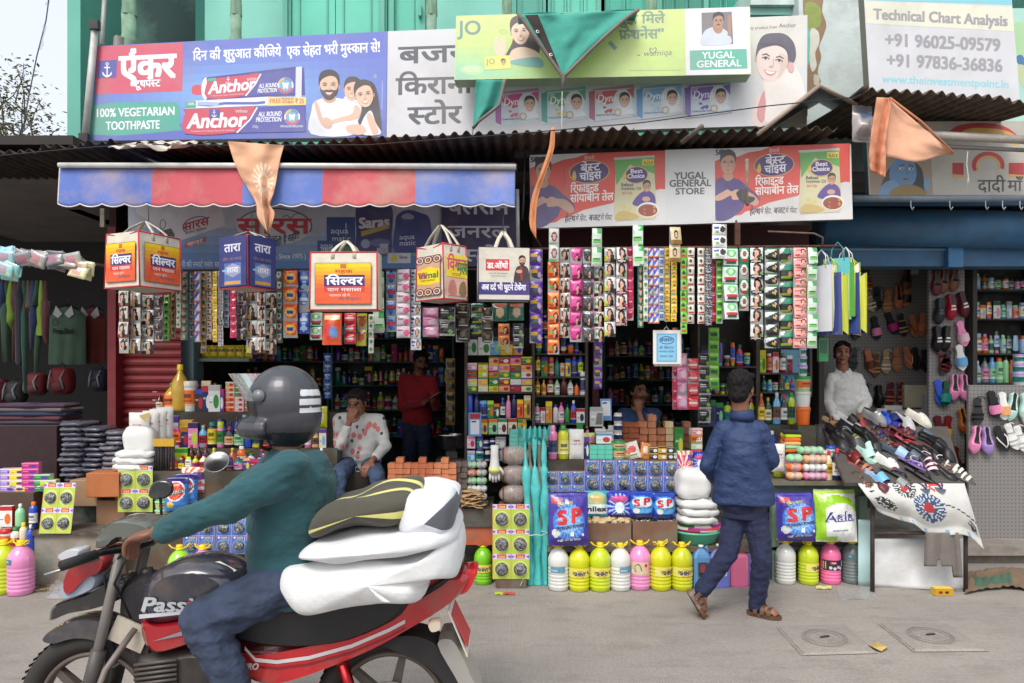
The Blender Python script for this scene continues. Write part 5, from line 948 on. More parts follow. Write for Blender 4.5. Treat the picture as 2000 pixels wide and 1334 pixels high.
jug(342,1165,(150,214,60),None,'light green jug seen above the motorcycle tank',.4,sc=1.1);jug(388,1165,PK,None,'pink jug seen above the motorcycle tank',-.3,sc=1.1)
def can(px,by,c,lc,label,w=40,h=84):
 d=HC*F/(by-HY);ww,hh=M(w,d),M(h,d);m=MB();a=ww/2;q=.62
 def ring(k,z):return[(x*a*k,y*a*q*k,z)for x,y in((-1,-.7),(-.7,-1),(.7,-1),(1,-.7),(1,.7),(.7,1),(-.7,1),(-1,.7))]
 vs=ring(.94,0)+ring(1,.01)+ring(1,hh*.72)+ring(.86,hh*.8)+ring(.4,hh*.9)+ring(.2,hh*.93)+ring(.2,hh*.96);fs=[tuple(range(8))[::-1]]+[(8*k+i,8*k+(i+1)%8,8*k+8+(i+1)%8,8*k+8+i)for k in range(6)for i in range(8)]
 m.add(vs,fs,c);b=LB(m,(-a*.7,-a*q-.001,hh*.62));
 if lc:b.rect(.01,0,a*1.3,hh*.34,lc);b.ell(a*.7,hh*.14,a*.3,hh*.1,mixc(lc,(200,60,90),.6));b.rect(.015,hh*.24,a*1.2,hh*.3,mixc(lc,(20,20,40),.6))
 o=m.build('jerrycan','gloss');k=MB();k.lathe([(.019,hh*.955),(.02,hh*.96),(.02,hh-.003),(.016,hh)],12,col=(226,224,216));k.build('cap','plastic',o);h_=MB();h_.tube([(.03,0,hh*.9),(.05,0,hh*.97),(a*.75,0,hh*.93),(a*.85,0,hh*.79)],.009,c,6);h_.build('handle','plastic',o)
 put(o,label,(X(px,d),d+.06,0),.1,'five litre jerrycans behind the walking man','jerrycan')
can(1373,1152,(90,140,190),(70,72,60),'blue jerrycan beside the last yellow jug',34);can(1408,1150,(110,120,196),(214,206,226),'violet blue jerrycan behind the walking legs');can(1446,1148,(226,110,150),None,'pink jerrycan seen between the walking legs',36,80);can(1478,1146,(120,110,190),None,'purple jerrycan mostly behind the walking legs',36)
def deter(x0,x1,y0,y1,d,kind,label,rz=0,tilt=-8,seed=1,t=.1):
 w,h=M(x1-x0,d),M(y1-y0,d);bb=[.03]
 if kind=='sp':art=Art((64,52,150)).ell(.5,.56,.42,.34,(70,120,206)).ell(.5,.52,.3,.24,(150,196,230)).ray(.5,.55,22,(110,160,222),.36).rect(.06,.1,.3,.2,(200,50,60)).rect(0,.86,1,.97,(60,44,130)).ell(.16,.76,.1,.08,(206,214,206)).ell(.58,.78,.05,.035,(240,240,240)).ell(.58,.78,.02,.015,(230,190,50)).ell(.3,.9,.03,.02,(226,226,240)).ell(.85,.8,.03,.03,(226,226,240));tx=[(.2,.6,'S',.24,.25,(206,36,44),.055,-.04),(.55,.56,'P',.26,.25,(206,36,44),.055,-.04),(.16,.71,'DETERGENT POWDER',.74,.06,(40,40,110),.02,-.1),(.2,.26,'सुपर पावर',.4,.05,(200,190,60),.02,-.1),(.2,.92,'कपड़े धोने का पाउडर',.6,.035,(226,226,240),.01,-.05)]
 elif kind=='sp2':art=Art((40,70,170)).ell(.5,.5,.5,.34,(70,150,206)).ell(.5,.42,.42,.2,(206,222,234)).ell(.25,.72,.14,.1,(206,206,206)).rect(0,.82,1,1,(40,50,140));tx=[(.14,.55,'S',.26,.24,(206,36,44),.055,-.06),(.54,.5,'P',.28,.24,(206,36,44),.055,-.06),(.3,.64,'DETERGENT',.6,.05,(40,50,120),.02,-.08)]
 elif kind=='unilex':art=Art((70,150,180)).ell(.5,.35,.5,.3,(150,190,150)).rect(0,.5,1,.85,(214,222,220)).ell(.5,.3,.35,.15,(206,180,110));tx=[(.04,.74,'nilex',.9,.17,(30,36,40),.04)]
 elif kind=='burst':art=Art((50,60,170)).ray(.5,.6,16,(170,190,226),.5).ell(.5,.3,.4,.12,(200,80,150)).ell(.5,.62,.2,.2,(214,226,240)).rect(0,.86,1,1,(60,40,120));tx=[(.25,.42,'ACTIVE',.5,.07,(214,60,80),.02)]
 elif kind=='aala':art=Art((222,224,218)).ell(.5,.55,.62,.44,(150,200,40)).ell(.58,.62,.5,.36,(222,224,220)).ell(.4,.62,.42,.16,(222,224,220)).rect(0,0,.2,1,(150,200,40)).rect(0,.0,1,.07,(170,206,60)).rect(0,.9,.5,1,(150,200,40));tx=[(.2,.62,'Aala',.72,.17,(60,50,130),.06,-.06),(.22,.615,'Aala',.72,.165,(226,226,234),.02,-.06),(.34,.8,'detergent powder',.4,.035,(60,80,120),.01,-.05)]
 elif kind=='roopam':art=Art((60,120,196)).rect(0,0,1,.2,(50,40,110)).ell(.5,.42,.42,.3,(226,226,226)).ell(.5,.42,.37,.26,(206,50,50)).ray(.5,.42,14,(226,110,50),.24).ell(.3,.82,.16,.1,(226,190,80)).rect(.0,.9,1,1,(70,150,206));tx=[(.1,.55,'Roopam',.82,.13,(40,36,40),.06,-.12),(.11,.545,'Roopam',.8,.125,(236,236,236),.03,-.12)]
 else:art=Art((226,226,222)).ray(.2,.9,20,(226,120,60),1.3).ray(.3,.9,12,(200,60,120),.7).rect(.6,.2,1,.5,(110,70,150));tx=[]
 o=pack('detergent_bag',w,h,t,art,34,38,.05,.045,seed,tx);put(o,label,(X((x0+x1)/2,d),d,Z(y1,d)),0,'bags of detergent powder','detergent bag',(R(tilt),0,rz))
deter(1072,1150,962,1066,5.24,'sp','large blue and purple detergent bag above the yellow jug',.04);deter(1519,1600,962,1057,5.36,'sp','large blue and purple detergent bag above the plain white jug',.02,seed=3);deter(1594,1674,957,1058,5.34,'aala','lime and white detergent bag above the pink flower jug',-.04,seed=6,t=.12)
deter(1143,1187,958,1012,5.5,'unilex','teal and white detergent bag left of the starburst bag',seed=8);deter(1186,1232,958,1012,5.5,'burst','dark blue starburst detergent bag beneath the scrubber cards',seed=9);deter(1229,1278,960,1012,5.5,'sp2','medium blue detergent bag, left of the matching pair',seed=11);deter(1276,1320,962,1014,5.5,'sp2','medium blue detergent bag, right of the matching pair',seed=12)
deter(1323,1354,880,920,5.6,'x','white starburst detergent packet above the flour sack',seed=14);deter(1352,1378,882,920,5.65,'burst','small blue packet beside the walking man\'s sleeve',seed=15)
deter(322,366,932,998,5.45,'roopam','round red logo detergent packet in front of its twin',.1,seed=16);deter(338,384,925,985,5.52,'roopam','round red logo detergent packet behind its twin',.1,seed=17);deter(352,398,912,962,5.6,'x','white starburst packet behind the red logo packets',.1,seed=18)
def pillow(px,by,w,h,d,z,label,c=(222,221,218),dp=.3,seed=0,rz=0,name='flour_bag',cat='flour bag',group='white flour bags',mat_='plastic'):
 m=MB();ww,hh=M(w,d),M(h,d)
 def f(u,v):
  t,p_=2*PI*u,PI*(v-.5);q=lambda a,e:math.copysign(abs(a)**e,a);x=ww/2*q(cos(t),.55)*q(cos(p_),.45);y=dp/2*q(sin(t),.55)*q(cos(p_),.45);zz=hh/2*(1+q(sin(p_),.75));k=noise.noise((x*9+seed,y*9,zz*12+seed));return Vector((x*(1+.1*k),y*(1+.1*k),zz+(.02*noise.noise((x*14,y*14,seed))+.008*noise.noise((x*34,y*34,zz*30)))*(v>.3)))
 m.grid(f,44,24,c);o=m.build(name,mat_);put(o,label,(X(px,d),d,z),rz,group,cat);return o
BZ=.30
t=MB();t.lathe([(.13,0),(.145,.01),(.18,.085),(.19,.09),(.19,.1),(.175,.1),(.165,.085),(.13,.012)],28,col=(96,196,164));tag(t.build('basin','plastic',loc=(X(1362,5.5),5.55,BZ)),'mint plastic basin on the plank under the flour bags','basin')
m=MB();m.ball((0,0,.07),(.2,.16,.06),(190,150,150),26,10);m.c=[((214,60,90),(226,210,190),(70,140,80),(230,226,220),(180,60,140))[(i//3)%5]for i in range(len(m.c))];tag(m.build('folded_cloth','cloth',loc=(X(1366,5.52),5.56,BZ+.045)),'folded striped cloths lying in the mint basin','cloth')
for k in range(3):pillow(1358+(k%2)*3,0,76,17,5.53,BZ+.155+k*.06,f'flat white flour bag, {ORD[k]} up in the stack on the mint basin',seed=k+1)
pillow(1352,0,66,62,5.55,BZ+.335,'tall white flour bag on top of the flat bags',seed=9,dp=.24)
def crate(x0,x1,y0,y1,d,label):
 r_=empty('wooden_box',label,'wooden box',(X((x0+x1)/2,d),d+.1,BZ+.001));w,h,dp=M(x1-x0,d),M(y1-y0,d),.2;C=(124,92,72)
 for nm_,q in(('side_panel',(-w/2,w/2,-dp/2,-dp/2+.014,0,h)),('side_panel',(-w/2,w/2,dp/2-.014,dp/2,0,h)),('end_panel',(-w/2,-w/2+.014,-dp/2+.015,dp/2-.015,0,h)),('end_panel',(w/2-.014,w/2,-dp/2+.015,dp/2-.015,0,h)),('bottom',(-w/2+.015,w/2-.015,-dp/2+.015,dp/2-.015,.002,.02))):m=MB();m.box(*q,C);m.build(nm_,'wood',r_)
 return r_,w,h
c1,w,h=crate(1146,1233,1022,1066,5.4,'green stained wooden box filled with pale jaggery lumps');rr=random.Random(8)
for i in range(14):
 m=MB();s_=rr.uniform(.025,.045);m.grid(lambda u,v:Vector((sin(PI*v)*cos(2*PI*u),sin(PI*v)*sin(2*PI*u),-cos(PI*v)*.7))*s_*(1+.5*noise.noise((u*6,v*4,i))),9,6,(206,180,136),False);put(m.build('jaggery_lump','stone'),f'pale jaggery lump, number {ORD[i]} heaped in the green stained box',c1 .location+Vector((-w*.42+w*.84*(i%7)/6,-.045+.07*(i//7)+rr.uniform(-.01,.01),h-.005+.02*(i%2))),rr.uniform(0,3),'jaggery lumps in the wooden box','jaggery')
c2,w,h=crate(1236,1323,1016,1064,5.4,'brown wooden box holding small white alum bits')
m=MB();m.box(-w/2+.016,w/2-.016,-.083,.083,.022,h-.03,(196,186,170))
for i in range(90):m.ball((rr.uniform(-w*.44,w*.44),rr.uniform(-.075,.075),h-.028+rr.uniform(0,.014)),rr.uniform(.005,.009),(222,216,206),6,4)
tag(m.build('alum_bits','stone',loc=c2 .location),'small white alum bits filling the brown wooden box','alum',kind='stuff')
root=empty('broom_bundle','bundle of teal wrapped brooms tied with white string','broom bundle',(X(1052,5.35),5.42,0))
for i in range(5):
 m=MB();x=(-.06+.03*i);lean=-.05+.012*i
 def f(u,v):
  t=2*PI*u;rr_=(.013+.012*(v<.75)+.006*sin(v*20+i))*(1+.3*noise.noise((cos(t)+i*3,sin(t),v*14)));return Vector((x*(1.0-.2*v)+lean*v*1.1+rr_*cos(t)*1.2,.03*(i%2)+.14*v+rr_*sin(t),.004+1.17*v+(.0)))
 m.grid(f,12,50,lambda u,v:(78,184,180)if not(.35<v<.9 and .6<u<.9 and i%2)else(120,110,96));m.build('broom','foil',root)
m=MB()
for i in range(5):m.grid(lambda u,v:Vector((-.13+.05*i+.05*u-.02,.14+.05*sin(u*5+i)-.03*v,1.1+.09*v+.02*sin(u*7+i*2))),5,4,(96,200,196))
m.build('wrapper','foil',root)
m=MB();m.tube([(.085*cos(t*.52)-.02,-.02+.075*sin(t*.52),.40+.004*sin(t*3))for t in range(13)],.0035,(214,210,200),5);m.tube([(-.085,-.04,.4),(-.1,-.06,.3),(-.09,-.06,.12),(-.14,-.1,.02)],.0035,(214,210,200),5);m.tube([(-.08,-.05,.4),(-.11,-.06,.46),(-.09,-.06,.5),(-.07,-.05,.41)],.0035,(214,210,200),5);m.build('string','cloth',root)
for k in range(3):
 root=bpy.data.objects.new('scrub_pad_pack',None);COL.objects.link(root)
 for i in range(6):m=MB();m.ball((-.085+.034*i,0,.075),(.02,.05,.062),(132,72,44)if i%2 else(112,58,36),10,8);m.build('scrub_pad','cloth',root)
 m=MB();m.ball((0,0,.075),(.125,.065,.078),(226,220,214),18,10);m.build('wrapper','film',root)
 put(root,f'clear pack of brown coir pads, {("lowest","middle","topmost")[k]} of three by the teal brooms',(X(1005,5.55),5.58,Z(985,5.55)+k*.152),0,'packs of brown coir pads','scrub pads')
furn('riser_box','brown carton under the packs of coir pads','box',[(X(975,5.55),X(1034,5.55),5.5,5.7,.2,Z(985,5.55)-.003,(150,104,76))],'carton')
root=empty('work_glove','grey white work glove hanging beside the coir pads','glove',P(966,905,5.5))
m=MB();m.tube([(0,0,.14),(0,0,.06),(0,0,.0),(0,0,-.05),(0,0,-.075)],[.03,.03,.035,.045,.04],(206,204,200),12)
for i in range(4):m.tube([(-.03+.02*i,0,-.07),(-.034+.022*i,-.008,-.11),(-.036+.024*i,-.004,-.15+.012*abs(i-1.5))],[.012,.0105,.008],(196,194,188),8)
m.tube([(.035,0,-.03),(.06,-.008,-.06),(.066,-.006,-.09)],[.013,.011,.008],(196,194,188),8);m.build('fingers_and_palm','cloth',root);m=MB();m.lathe([(.046,0),(.046,.03)],12,(0,0,-.065),(206,206,90));m.build('cuff_band','cloth',root)
root=empty('weighing_scale','dark weighing scale with a shiny steel bowl beside the bricks','scale',(X(882,6.3),6.35,.4))
m=MB();m.box(-.2,.2,-.15,.15,0,.40,(56,50,48));m.build('table','wood',root);m=MB();m.box(-.13,.13,-.1,.1,.402,.46,(60,56,56));m.box(-.05,.05,-.05,.05,.461,.52,(60,56,56));m.box(-.07,.07,-.104,-.1,.41,.44,(90,110,100));m.build('base','dull',root)
m=MB();m.lathe([(.06,.522),(.12,.56),(.148,.66),(.155,.672),(.15,.674),(.14,.66),(.112,.565),(.05,.53)],28,col=(170,170,172));m.build('bowl','steel',root)
# ================================================================== AWNING, FLAGS, TARPAULIN, HANGING BAGS AND SACHETS
BL,RD=(74,98,186),(196,66,78)
root=empty('awning','striped blue and red awning with scalloped valance','awning',P(560,405,4.9))
o0=root.location
aw=[(117,(92,114,184)),(298,(186,82,92)),(475,(94,118,186)),(630,(188,84,94)),(813,(98,124,192)),(1006,None)]
def awc(px):return[c for(a,c),(b,_)in zip(aw,aw[1:])if a<=px<b+.1][0]
def vf(u,v):
 px=117+(1006-117)*u;y0=326+2*u;yb=398+5*u*0+6*abs(sin(PI*(px-117)/43.3))**.8
 d=4.9+.02*sin(px*.05)*v+.014*sin(px*.021+2)*v-.03*v
 return P(px-2*v*(1-u)*2,y0+(yb-y0)*v,d)-o0
m=MB();m.grid(vf,206,10,lambda u,v:awc(117+889*u));solid(m.build('valance','awning',root),.002)
m=MB();m.tube([vf(k/206,1)for k in range(207)],.0045,(220,214,210),5);m.tube([vf(0,k/8)for k in range(9)],.004,(220,214,210),5);m.build('trim','cloth',root)
m=MB();m.tube([P(115,323,4.88)-o0,P(560,323.5,4.88)-o0,P(1008,326,4.88)-o0],.019,(196,194,190),12);m.build('front_bar','dull',root)
m=MB();m.grid(lambda u,v:P(117+889*u,319,4.9)-o0+Vector((0,.95*v,.26*v-.04*sin(PI*v))),60,6,lambda u,v:awc(117+889*u));solid(m.build('canopy','awning',root),.002)
for px in(200,930):m=MB();m.tube([P(px,324,4.92)-o0,P(px,330,5.75)-o0],.013,(90,88,86),6);m.build('arm','dull',root)
def flag(label,left,right,d,col=(214,142,96),fold=.03,art=None,seed=0,dl=0,nu=16,nv=26):
 def sp(pts,v):
  k=v*(len(pts)-1);i=min(int(k),len(pts)-2);f=k-i;g=lambda q:pts[max(0,min(len(pts)-1,q))]
  a,b,c,e=g(i-1),g(i),g(i+1),g(i+2);return[.5*((2*b[j])+(-a[j]+c[j])*f+(2*a[j]-5*b[j]+4*c[j]-e[j])*f*f+(-a[j]+3*b[j]-3*c[j]+e[j])*f**3)for j in(0,1)]
 m=MB()
 def f(u,v):
  a,b=sp(left,v),sp(right,v);return P(a[0]+(b[0]-a[0])*u,a[1]+(b[1]-a[1])*u,d+fold*(sin(u*7+v*2+seed)+.5*sin(u*15+v*5+seed)+.25*noise.noise((u*5,v*5,seed)))*(.3+v)+dl*u+.02*noise.noise((u*3,v*8,seed+3)))
 m.grid(f,nu,nv,art or col);return solid(tag(m.build('pennant','cloth',center=True),label,'flag'),.0015)
def sunart(u,v):
 x,y=(u-.62)*2.0,(v-.40)*3.0;r_=math.hypot(x,y)
 if .22<r_<.34 or(r_<.62 and r_>.34 and(math.atan2(y,x)/(2*PI)*18)%1<.45):return(232,206,184)
 return(218,168,134)
flag('peach saffron flag printed with a sun draped over the awning bar',[(445,276),(456,312),(470,345),(486,372),(500,398),(503,424),(521,452)],[(555,284),(547,312),(541,345),(536,372),(528,400),(536,418),(524,456)],4.84,art=sunart,seed=1,fold=.03,nu=56,nv=90)
flag('narrow orange pennant hanging beside the cooking oil signboard',[(1076,250),(1072,288),(1056,336),(1040,380),(1034,420),(1036,446),(1046,464)],[(1084,247),(1082,290),(1066,336),(1052,380),(1047,420),(1047,446),(1047,466)],4.9,(206,134,90),.01,seed=2,nu=5)
flag('large saffron flag twisted in front of the painted signboard',[(1712,190),(1705,235),(1700,275),(1697,310),(1700,332)],[(1742,191),(1736,235),(1731,275),(1730,305),(1729,346)],4.78,(206,138,104),.05,seed=3,nu=8)
flag('spread half of the large saffron flag with its stitched pole edge',[(1740,192),(1736,225),(1733,258),(1732,285),(1730,306)],[(1742,193),(1772,214),(1804,242),(1838,272),(1862,299)],4.8,(214,146,104),.03,seed=4,nu=18)if 0 else None
m=MB()
def fl3(u,v):
 top=(1736+(1862-1736)*u,192+(300-192)*u);bot=(1729+(1858-1729)*u,306+14*sin(u*5)*u+10*u);return P(top[0]+(bot[0]-top[0])*v,top[1]+(bot[1]-top[1])*v,4.79+.035*sin(u*6+v*2)+.02*u+.012*noise.noise((u*5,v*4,2)))
m.grid(fl3,22,14,(214,162,132));o=solid(m.build('pennant','cloth',center=True),.0015);big=[q for q in bpy.data.objects if q.get('label','').startswith('large saffron')][0]
o.parent=big;o.location=o.location-big.location;o.name='spread_half';o['label']='paler spread half of the flag'
m=MB();m.tube([P(1738,191,4.78),P(1800,238,4.78),P(1863,299,4.79)],.007,(190,120,84),6);o=m.build('pole_hem','cloth',center=True);o.parent=big;o.location=o.location-big.location
put(pack('hanging_bag',M(44,5.1),M(72,5.1),.12,Art((176,168,168)).rect(.3,.0,.8,.4,(120,150,186)).ell(.5,.75,.4,.2,(150,140,140)),18,22,.2,.16,7),'clear bag of crumpled newspaper tied under the roof corner',P(1684,278,5.1),.2,None,'plastic bag')
m=MB();m.tube([P(1782,262,5.15),P(2060,276,5.2)],.03,(176,168,160),10);m.tube([P(1840,286,5.2),P(2060,296,5.25)],.016,(120,116,112),8);tag(m.build('awning_roller','dull',center=True),'grimy rolled awning tube across the painted signboard','awning roller')
m=MB();m.tube([P(1890,296,5.2),P(1888,320,5.2),P(1891,345,5.2),P(1887,366,5.2)],.004,(200,196,190),5);m.tube([P(1891,345,5.2),P(1893,362,5.2)],.003,(200,196,190),5);tag(m.build('string','cloth',center=True),'white string dangling in front of the painted signboard','string')
root=empty('tarpaulin','green tarpaulin triangle with grey hem hung over the pale green hoarding','tarpaulin',P(1100,155,5.5));o0=root.location
def tp(u,v):
 a=(1012+(1100-1012)*v,28+(152-28)*v);b=(1247+(1100-1247)*v,20+(152-20)*v**1.15);return P(a[0]+(b[0]-a[0])*u,a[1]+(b[1]-a[1])*u,5.53-.03*sin(PI*u)*(1-v)-.02*sin(u*13+v*5)*(1-v)-.03*noise.noise((u*6,v*6,4))*(1-v)*sin(PI*u)-.02*v)-o0
m=MB();m.grid(tp,30,20,(66,154,138));m.grid(lambda u,v:tp(u,0)+Vector((0,.16*v,.01*sin(9*u))),12,2,(66,154,138));solid(m.build('sheet','cloth',root),.003)
m=MB();m.tube([tp(0,k/12)+Vector((0,-.008,0))for k in range(13)]+[P(1098,178,5.5)-o0],[.016]*13+[.009],(112,100,96),6);m.tube([tp(1,k/12)+Vector((0,-.008,0))for k in range(13)],.014,(124,112,106),6);m.build('hem','cloth',root)
m=MB();m.grid(lambda u,v:tp(.05+.11*u,.02+.9*v)+Vector((0,-.004,0)),3,12,(54,48,46));m.build('dark_band','cloth',root)
m=MB()
for v in(.3,.66):p=tp(.07,v)+Vector((0,-.02,0));m.tube([p+Vector((.011*cos(t*.785),0,.011*sin(t*.785)))for t in range(9)],.004,(206,206,200),5)
m.build('eyelet','metal',root);m=MB();m.tube([P(1098,178,5.5)-o0,P(1097,262,5.3)-o0],.0028,(206,200,190),5);m.build('string','cloth',root)
root=empty('tarpaulin','crumpled green tarpaulin tail hanging below the hoarding corner','tarpaulin',P(950,250,5.6));o0=root.location
def tp2(u,v):
 a=(930-6*v,156+(250-156)*v);b=(986-18*v-44*max(0,v-.62)*2,156+(238-156)*v);return P(a[0]+(b[0]-a[0])*u,a[1]+(b[1]-a[1])*u,5.6+.03*sin(u*8+v*2))-o0
m=MB();m.grid(tp2,16,16,(58,146,132));solid(m.build('sheet','cloth',root),.003);m=MB();m.tube([tp2(1,k/10)+Vector((0,-.01,0))for k in range(11)]+[tp2(.5,1),tp2(0,1)],.014,(118,108,104),6);m.tube([tp2(0,1),P(922,268,5.55)-o0],.006,(110,106,102),5);m.build('hem','cloth',root)
def bag(px,by,d,w,dp,h,rz,label,front,left,body=(214,206,190),trim=(190,50,62),hang=(0,430),twist=0,htop=.14):
 root=empty('carrier_bag',label,'carrier bag',P(px,by,d),rz,'printed carrier bags hanging from the awning');m=MB();x,y=w/2,dp/2;tx,ty=x*.98,y*.9
 n=10
 def side(a,b,c,e):
  a,b,c,e=map(Vector,(a,b,c,e));nn=(b-a).cross(e-a).normalized()
  m.grid(lambda u,v:(a+(b-a)*u)*(1-v)+(e+(c-e)*u)*v+nn*(.008*sin(PI*u)*sin(PI*v)),n,n,body)
 side((-x,-y,0),(x,-y,0),(tx,-ty,h),(-tx,-ty,h));side((x,-y,0),(x,y,0),(tx,ty,h),(tx,-ty,h));side((x,y,0),(-x,y,0),(-tx,ty,h),(tx,ty,h));side((-x,y,0),(-x,-y,0),(-tx,-ty,h),(-tx,ty,h));m.add([(-x,-y,0),(x,-y,0),(x,y,0),(-x,y,0)],[(3,2,1,0)],(176,168,152));m.build('body','canvas',root)
 t=MB();r_=.0055
 for a,b in(((-x,-y,0),(x,-y,0)),((-x,y,0),(-x,-y,0)),((x,-y,0),(x,y,0)),((-x,-y,0),(-tx,-ty,h)),((x,-y,0),(tx,-ty,h)),((-x,y,0),(-tx,ty,h)),((-tx,-ty,h),(-tx*.96,0,h-.03)),((-tx*.96,0,h-.03),(-tx,ty,h)),((-tx,-ty,h),(tx,-ty,h))):t.tube([a,b],r_,trim,5)
 t.build('piping','cloth',root)
 s=MB();q=P(hang[0],hang[1],d)-P(px,by,d);q.rotate(Matrix.Rotation(-rz,3,'Z'))
 for sy in(-1,1):
  for sx in(-1,1):
   pts=[Vector((sx*w*.16,sy*ty*1.03,h-.05)),Vector((sx*w*.16,sy*ty*1.0,h+.01)),Vector((sx*w*.1,sy*ty*.6,h+(q.z-h)*.55)),Vector((q.x,sy*.01,q.z))]
   vs=[]
   for p in pts:vs+=[p-Vector((.013,0,0)),p+Vector((.013,0,0))]
   s.add(vs,[(0,1,3,2),(2,3,5,4),(4,5,7,6)],(206,198,180),True)
 o=s.build('handle','canvas',root);solid(o,.003);s2=MB();s2 .tube([q,q+Vector((0,0,.12))],.003,(60,70,60),5);s2 .build('cord','rubber',root)
 pm=MB();off=.0105
 bf=LB(pm,(-x,-y-off,h),n=(0,-1,0));front(bf,w,h);bl_=LB(pm,(-x-off,y,h),(0,-1,0),(0,0,-1),(-1,0,0));left(bl_,dp,h);br_=LB(pm,(x+off,-y,h),(0,1,0),(0,0,-1),(1,0,0));left(br_,dp,h);pm.build('print','canvas',root);return root
def silver(b,w,h):
 e=.09*w;y0,y1=h*.2,h*.9;b.rect(e-.003,y0-.003,w-e+.003,y1+.003,(70,60,60))
 for k in range(10):b.rect(e,y0+(y1-y0)*k/10,w-e,y0+(y1-y0)*(k+1)/10-.0002,mixc((236,200,30),(222,90,50),min(1,k/6)))
 b.rect(w*.46,y0+.005,w*.55,y0+h*.09,(190,110,40));b.text(w*.38,h*.37,'महक',w*.26,h*.055,(196,50,50),bold=.03);b.rect(w*.22,h*.40,w*.82,h*.6,(58,48,110));b.text(w*.25,h*.57,'सिल्वर',w*.54,h*.125,(236,234,240),bold=.035);b.rect(w*.22,h*.605,w*.82,h*.7,(206,60,56));b.text(w*.27,h*.685,'पान मसाला',w*.5,h*.055,(240,220,210),bold=.02);b.text(w*.3,h*.77,'महकता रहे ये',w*.3,h*.035,(226,196,190),bold=.02);b.text(w*.44,h*.83,'मेरा हिन्दुस्तान',w*.34,h*.035,(110,90,110),bold=.03)
def tara(b,w,h):
 b.rect(.004,.0,w-.004,h*.97,(52,58,116));b.text(w*.2,h*.3,'तारा',w*.58,h*.14,(214,212,226),bold=.03);b.text(w*.14,h*.47,'जीत का स्वाद',w*.68,h*.05,(140,110,120),bold=.01);b.rect(w*.2,h*.52,w*.8,h*.95,(84,110,170));b.poly([(w*.22,h*.6),(w*.5,h*.53),(w*.78,h*.6),(w*.78,h*.72),(w*.5,h*.8),(w*.22,h*.72)],(150,156,186));b.text(w*.3,h*.7,'तारा',w*.4,h*.09,(226,226,236),bold=.03);b.rect(w*.22,h*.87,w*.78,h*.93,(214,150,60));b.ell(w*.2,h*.66,w*.08,h*.02,(120,190,226))
def vimal(b,w,h):
 b.rect(w*.08,h*.2,w*.92,h*.93,(120,70,60));b.rect(w*.1,h*.21,w*.9,h*.92,(206,160,130))
 for cx,cy in((.2,.27),(.8,.27),(.2,.86),(.8,.86),(.5,.27),(.5,.86)):
  for k,c in enumerate(((90,50,80),(226,206,170),(60,50,90),(206,130,60))):b.ell(w*cx,h*cy,w*.16*(1-.24*k),h*.075*(1-.24*k),c)
 b.poly([(w*.1,h*.46),(w*.5,h*.4),(w*.9,h*.46),(w*.9,h*.7),(w*.5,h*.73),(w*.1,h*.7)],(236,206,36));b.text(w*.14,h*.605,'Vimal',w*.72,h*.11,(40,120,60),bold=.045);b.text(w*.15,h*.6,'Vimal',w*.3,h*.11,(190,50,110),bold=.03);b.text(w*.26,h*.66,'PAN MASALA',w*.48,h*.03,(70,60,40),bold=.02)
def vimal_side(b,w,h):
 b.rect(w*.06,h*.2,w*.95,h*.6,(232,206,40));b.text(w*.1,h*.47,'विमल',w*.8,h*.2,(206,80,110),bold=.03);b.text(w*.5,h*.53,'मल',w*.45,h*.2,(60,130,70),bold=.02);b.text(w*.3,h*.58,'पान',w*.36,h*.05,(180,120,40));b.rect(w*.06,h*.61,w*.95,h*.93,(214,170,150));b.blob([(w*.15,h*.9),(w*.2,h*.7),(w*.4,h*.66),(w*.5,h*.9)],(190,120,110));b.blob([(w*.6,h*.9),(w*.66,h*.7),(w*.86,h*.68),(w*.9,h*.92)],(130,110,70))
def ortho(b,w,h):
 b.rect(.003,.0,w-.003,h*.99,(206,200,186));b.rect(w*.14,h*.22,w*.6,h*.44,(196,66,66));b.text(w*.17,h*.395,'डा.ऑर्थो',w*.4,h*.1,(236,230,230),bold=.03);b.text(w*.2,h*.5,'Ayurvedic Oil, Capsules',w*.36,h*.022,(110,100,100));b.text(w*.24,h*.55,'Spray & Ointment',w*.28,h*.022,(110,100,100))
 b.blob([(w*.7,h*.68),(w*.72,h*.42),(w*.8,h*.34),(w*.94,h*.36),(w*.99,h*.5),(w*.99,h*.68)],(60,52,58));b.poly([(w*.8,h*.36),(w*.86,h*.36),(w*.86,h*.62),(w*.82,h*.62)],(150,50,50));b.ell(w*.79,h*.45,w*.06,h*.035,(206,150,130));ad_face(b,w*.85,h*.25,w*.06,h*.085,(206,156,130),(40,34,34),smile=False,beard=True);b.rect(.003,h*.66,w-.003,h*.9,(62,52,116));b.text(w*.06,h*.81,'अब दर्द भी घुटने टेकेगा',w*.86,h*.1,(226,222,234),bold=.03)
def plain(b,w,h):b.rect(w*.3,h*.3,w*.5,h*.32,(190,180,166))
bag(281,566,4.9,.335,.34,.365,R(66),'white and yellow carrier bag turned corner on, leftmost under the awning',silver,silver,hang=(290,432));bag(484,566,4.9,.235,.27,.35,R(62),'dark blue carrier bag with red piping hanging near the saffron flag',tara,tara,(62,66,120),hang=(492,452))
bag(677,607,4.82,.455,.16,.385,R(-2),'wide white carrier bag with orange and yellow print, seen square on',silver,plain,hang=(676,470));bag(862,588,4.9,.21,.30,.37,R(46),'white carrier bag with paisley and yellow print beside the purple board',vimal_side,vimal,hang=(860,440));bag(983,588,4.9,.35,.12,.355,R(6),'cream carrier bag with a purple band, rightmost under the awning',ortho,plain,(206,200,188),(90,84,110),hang=(983,452))
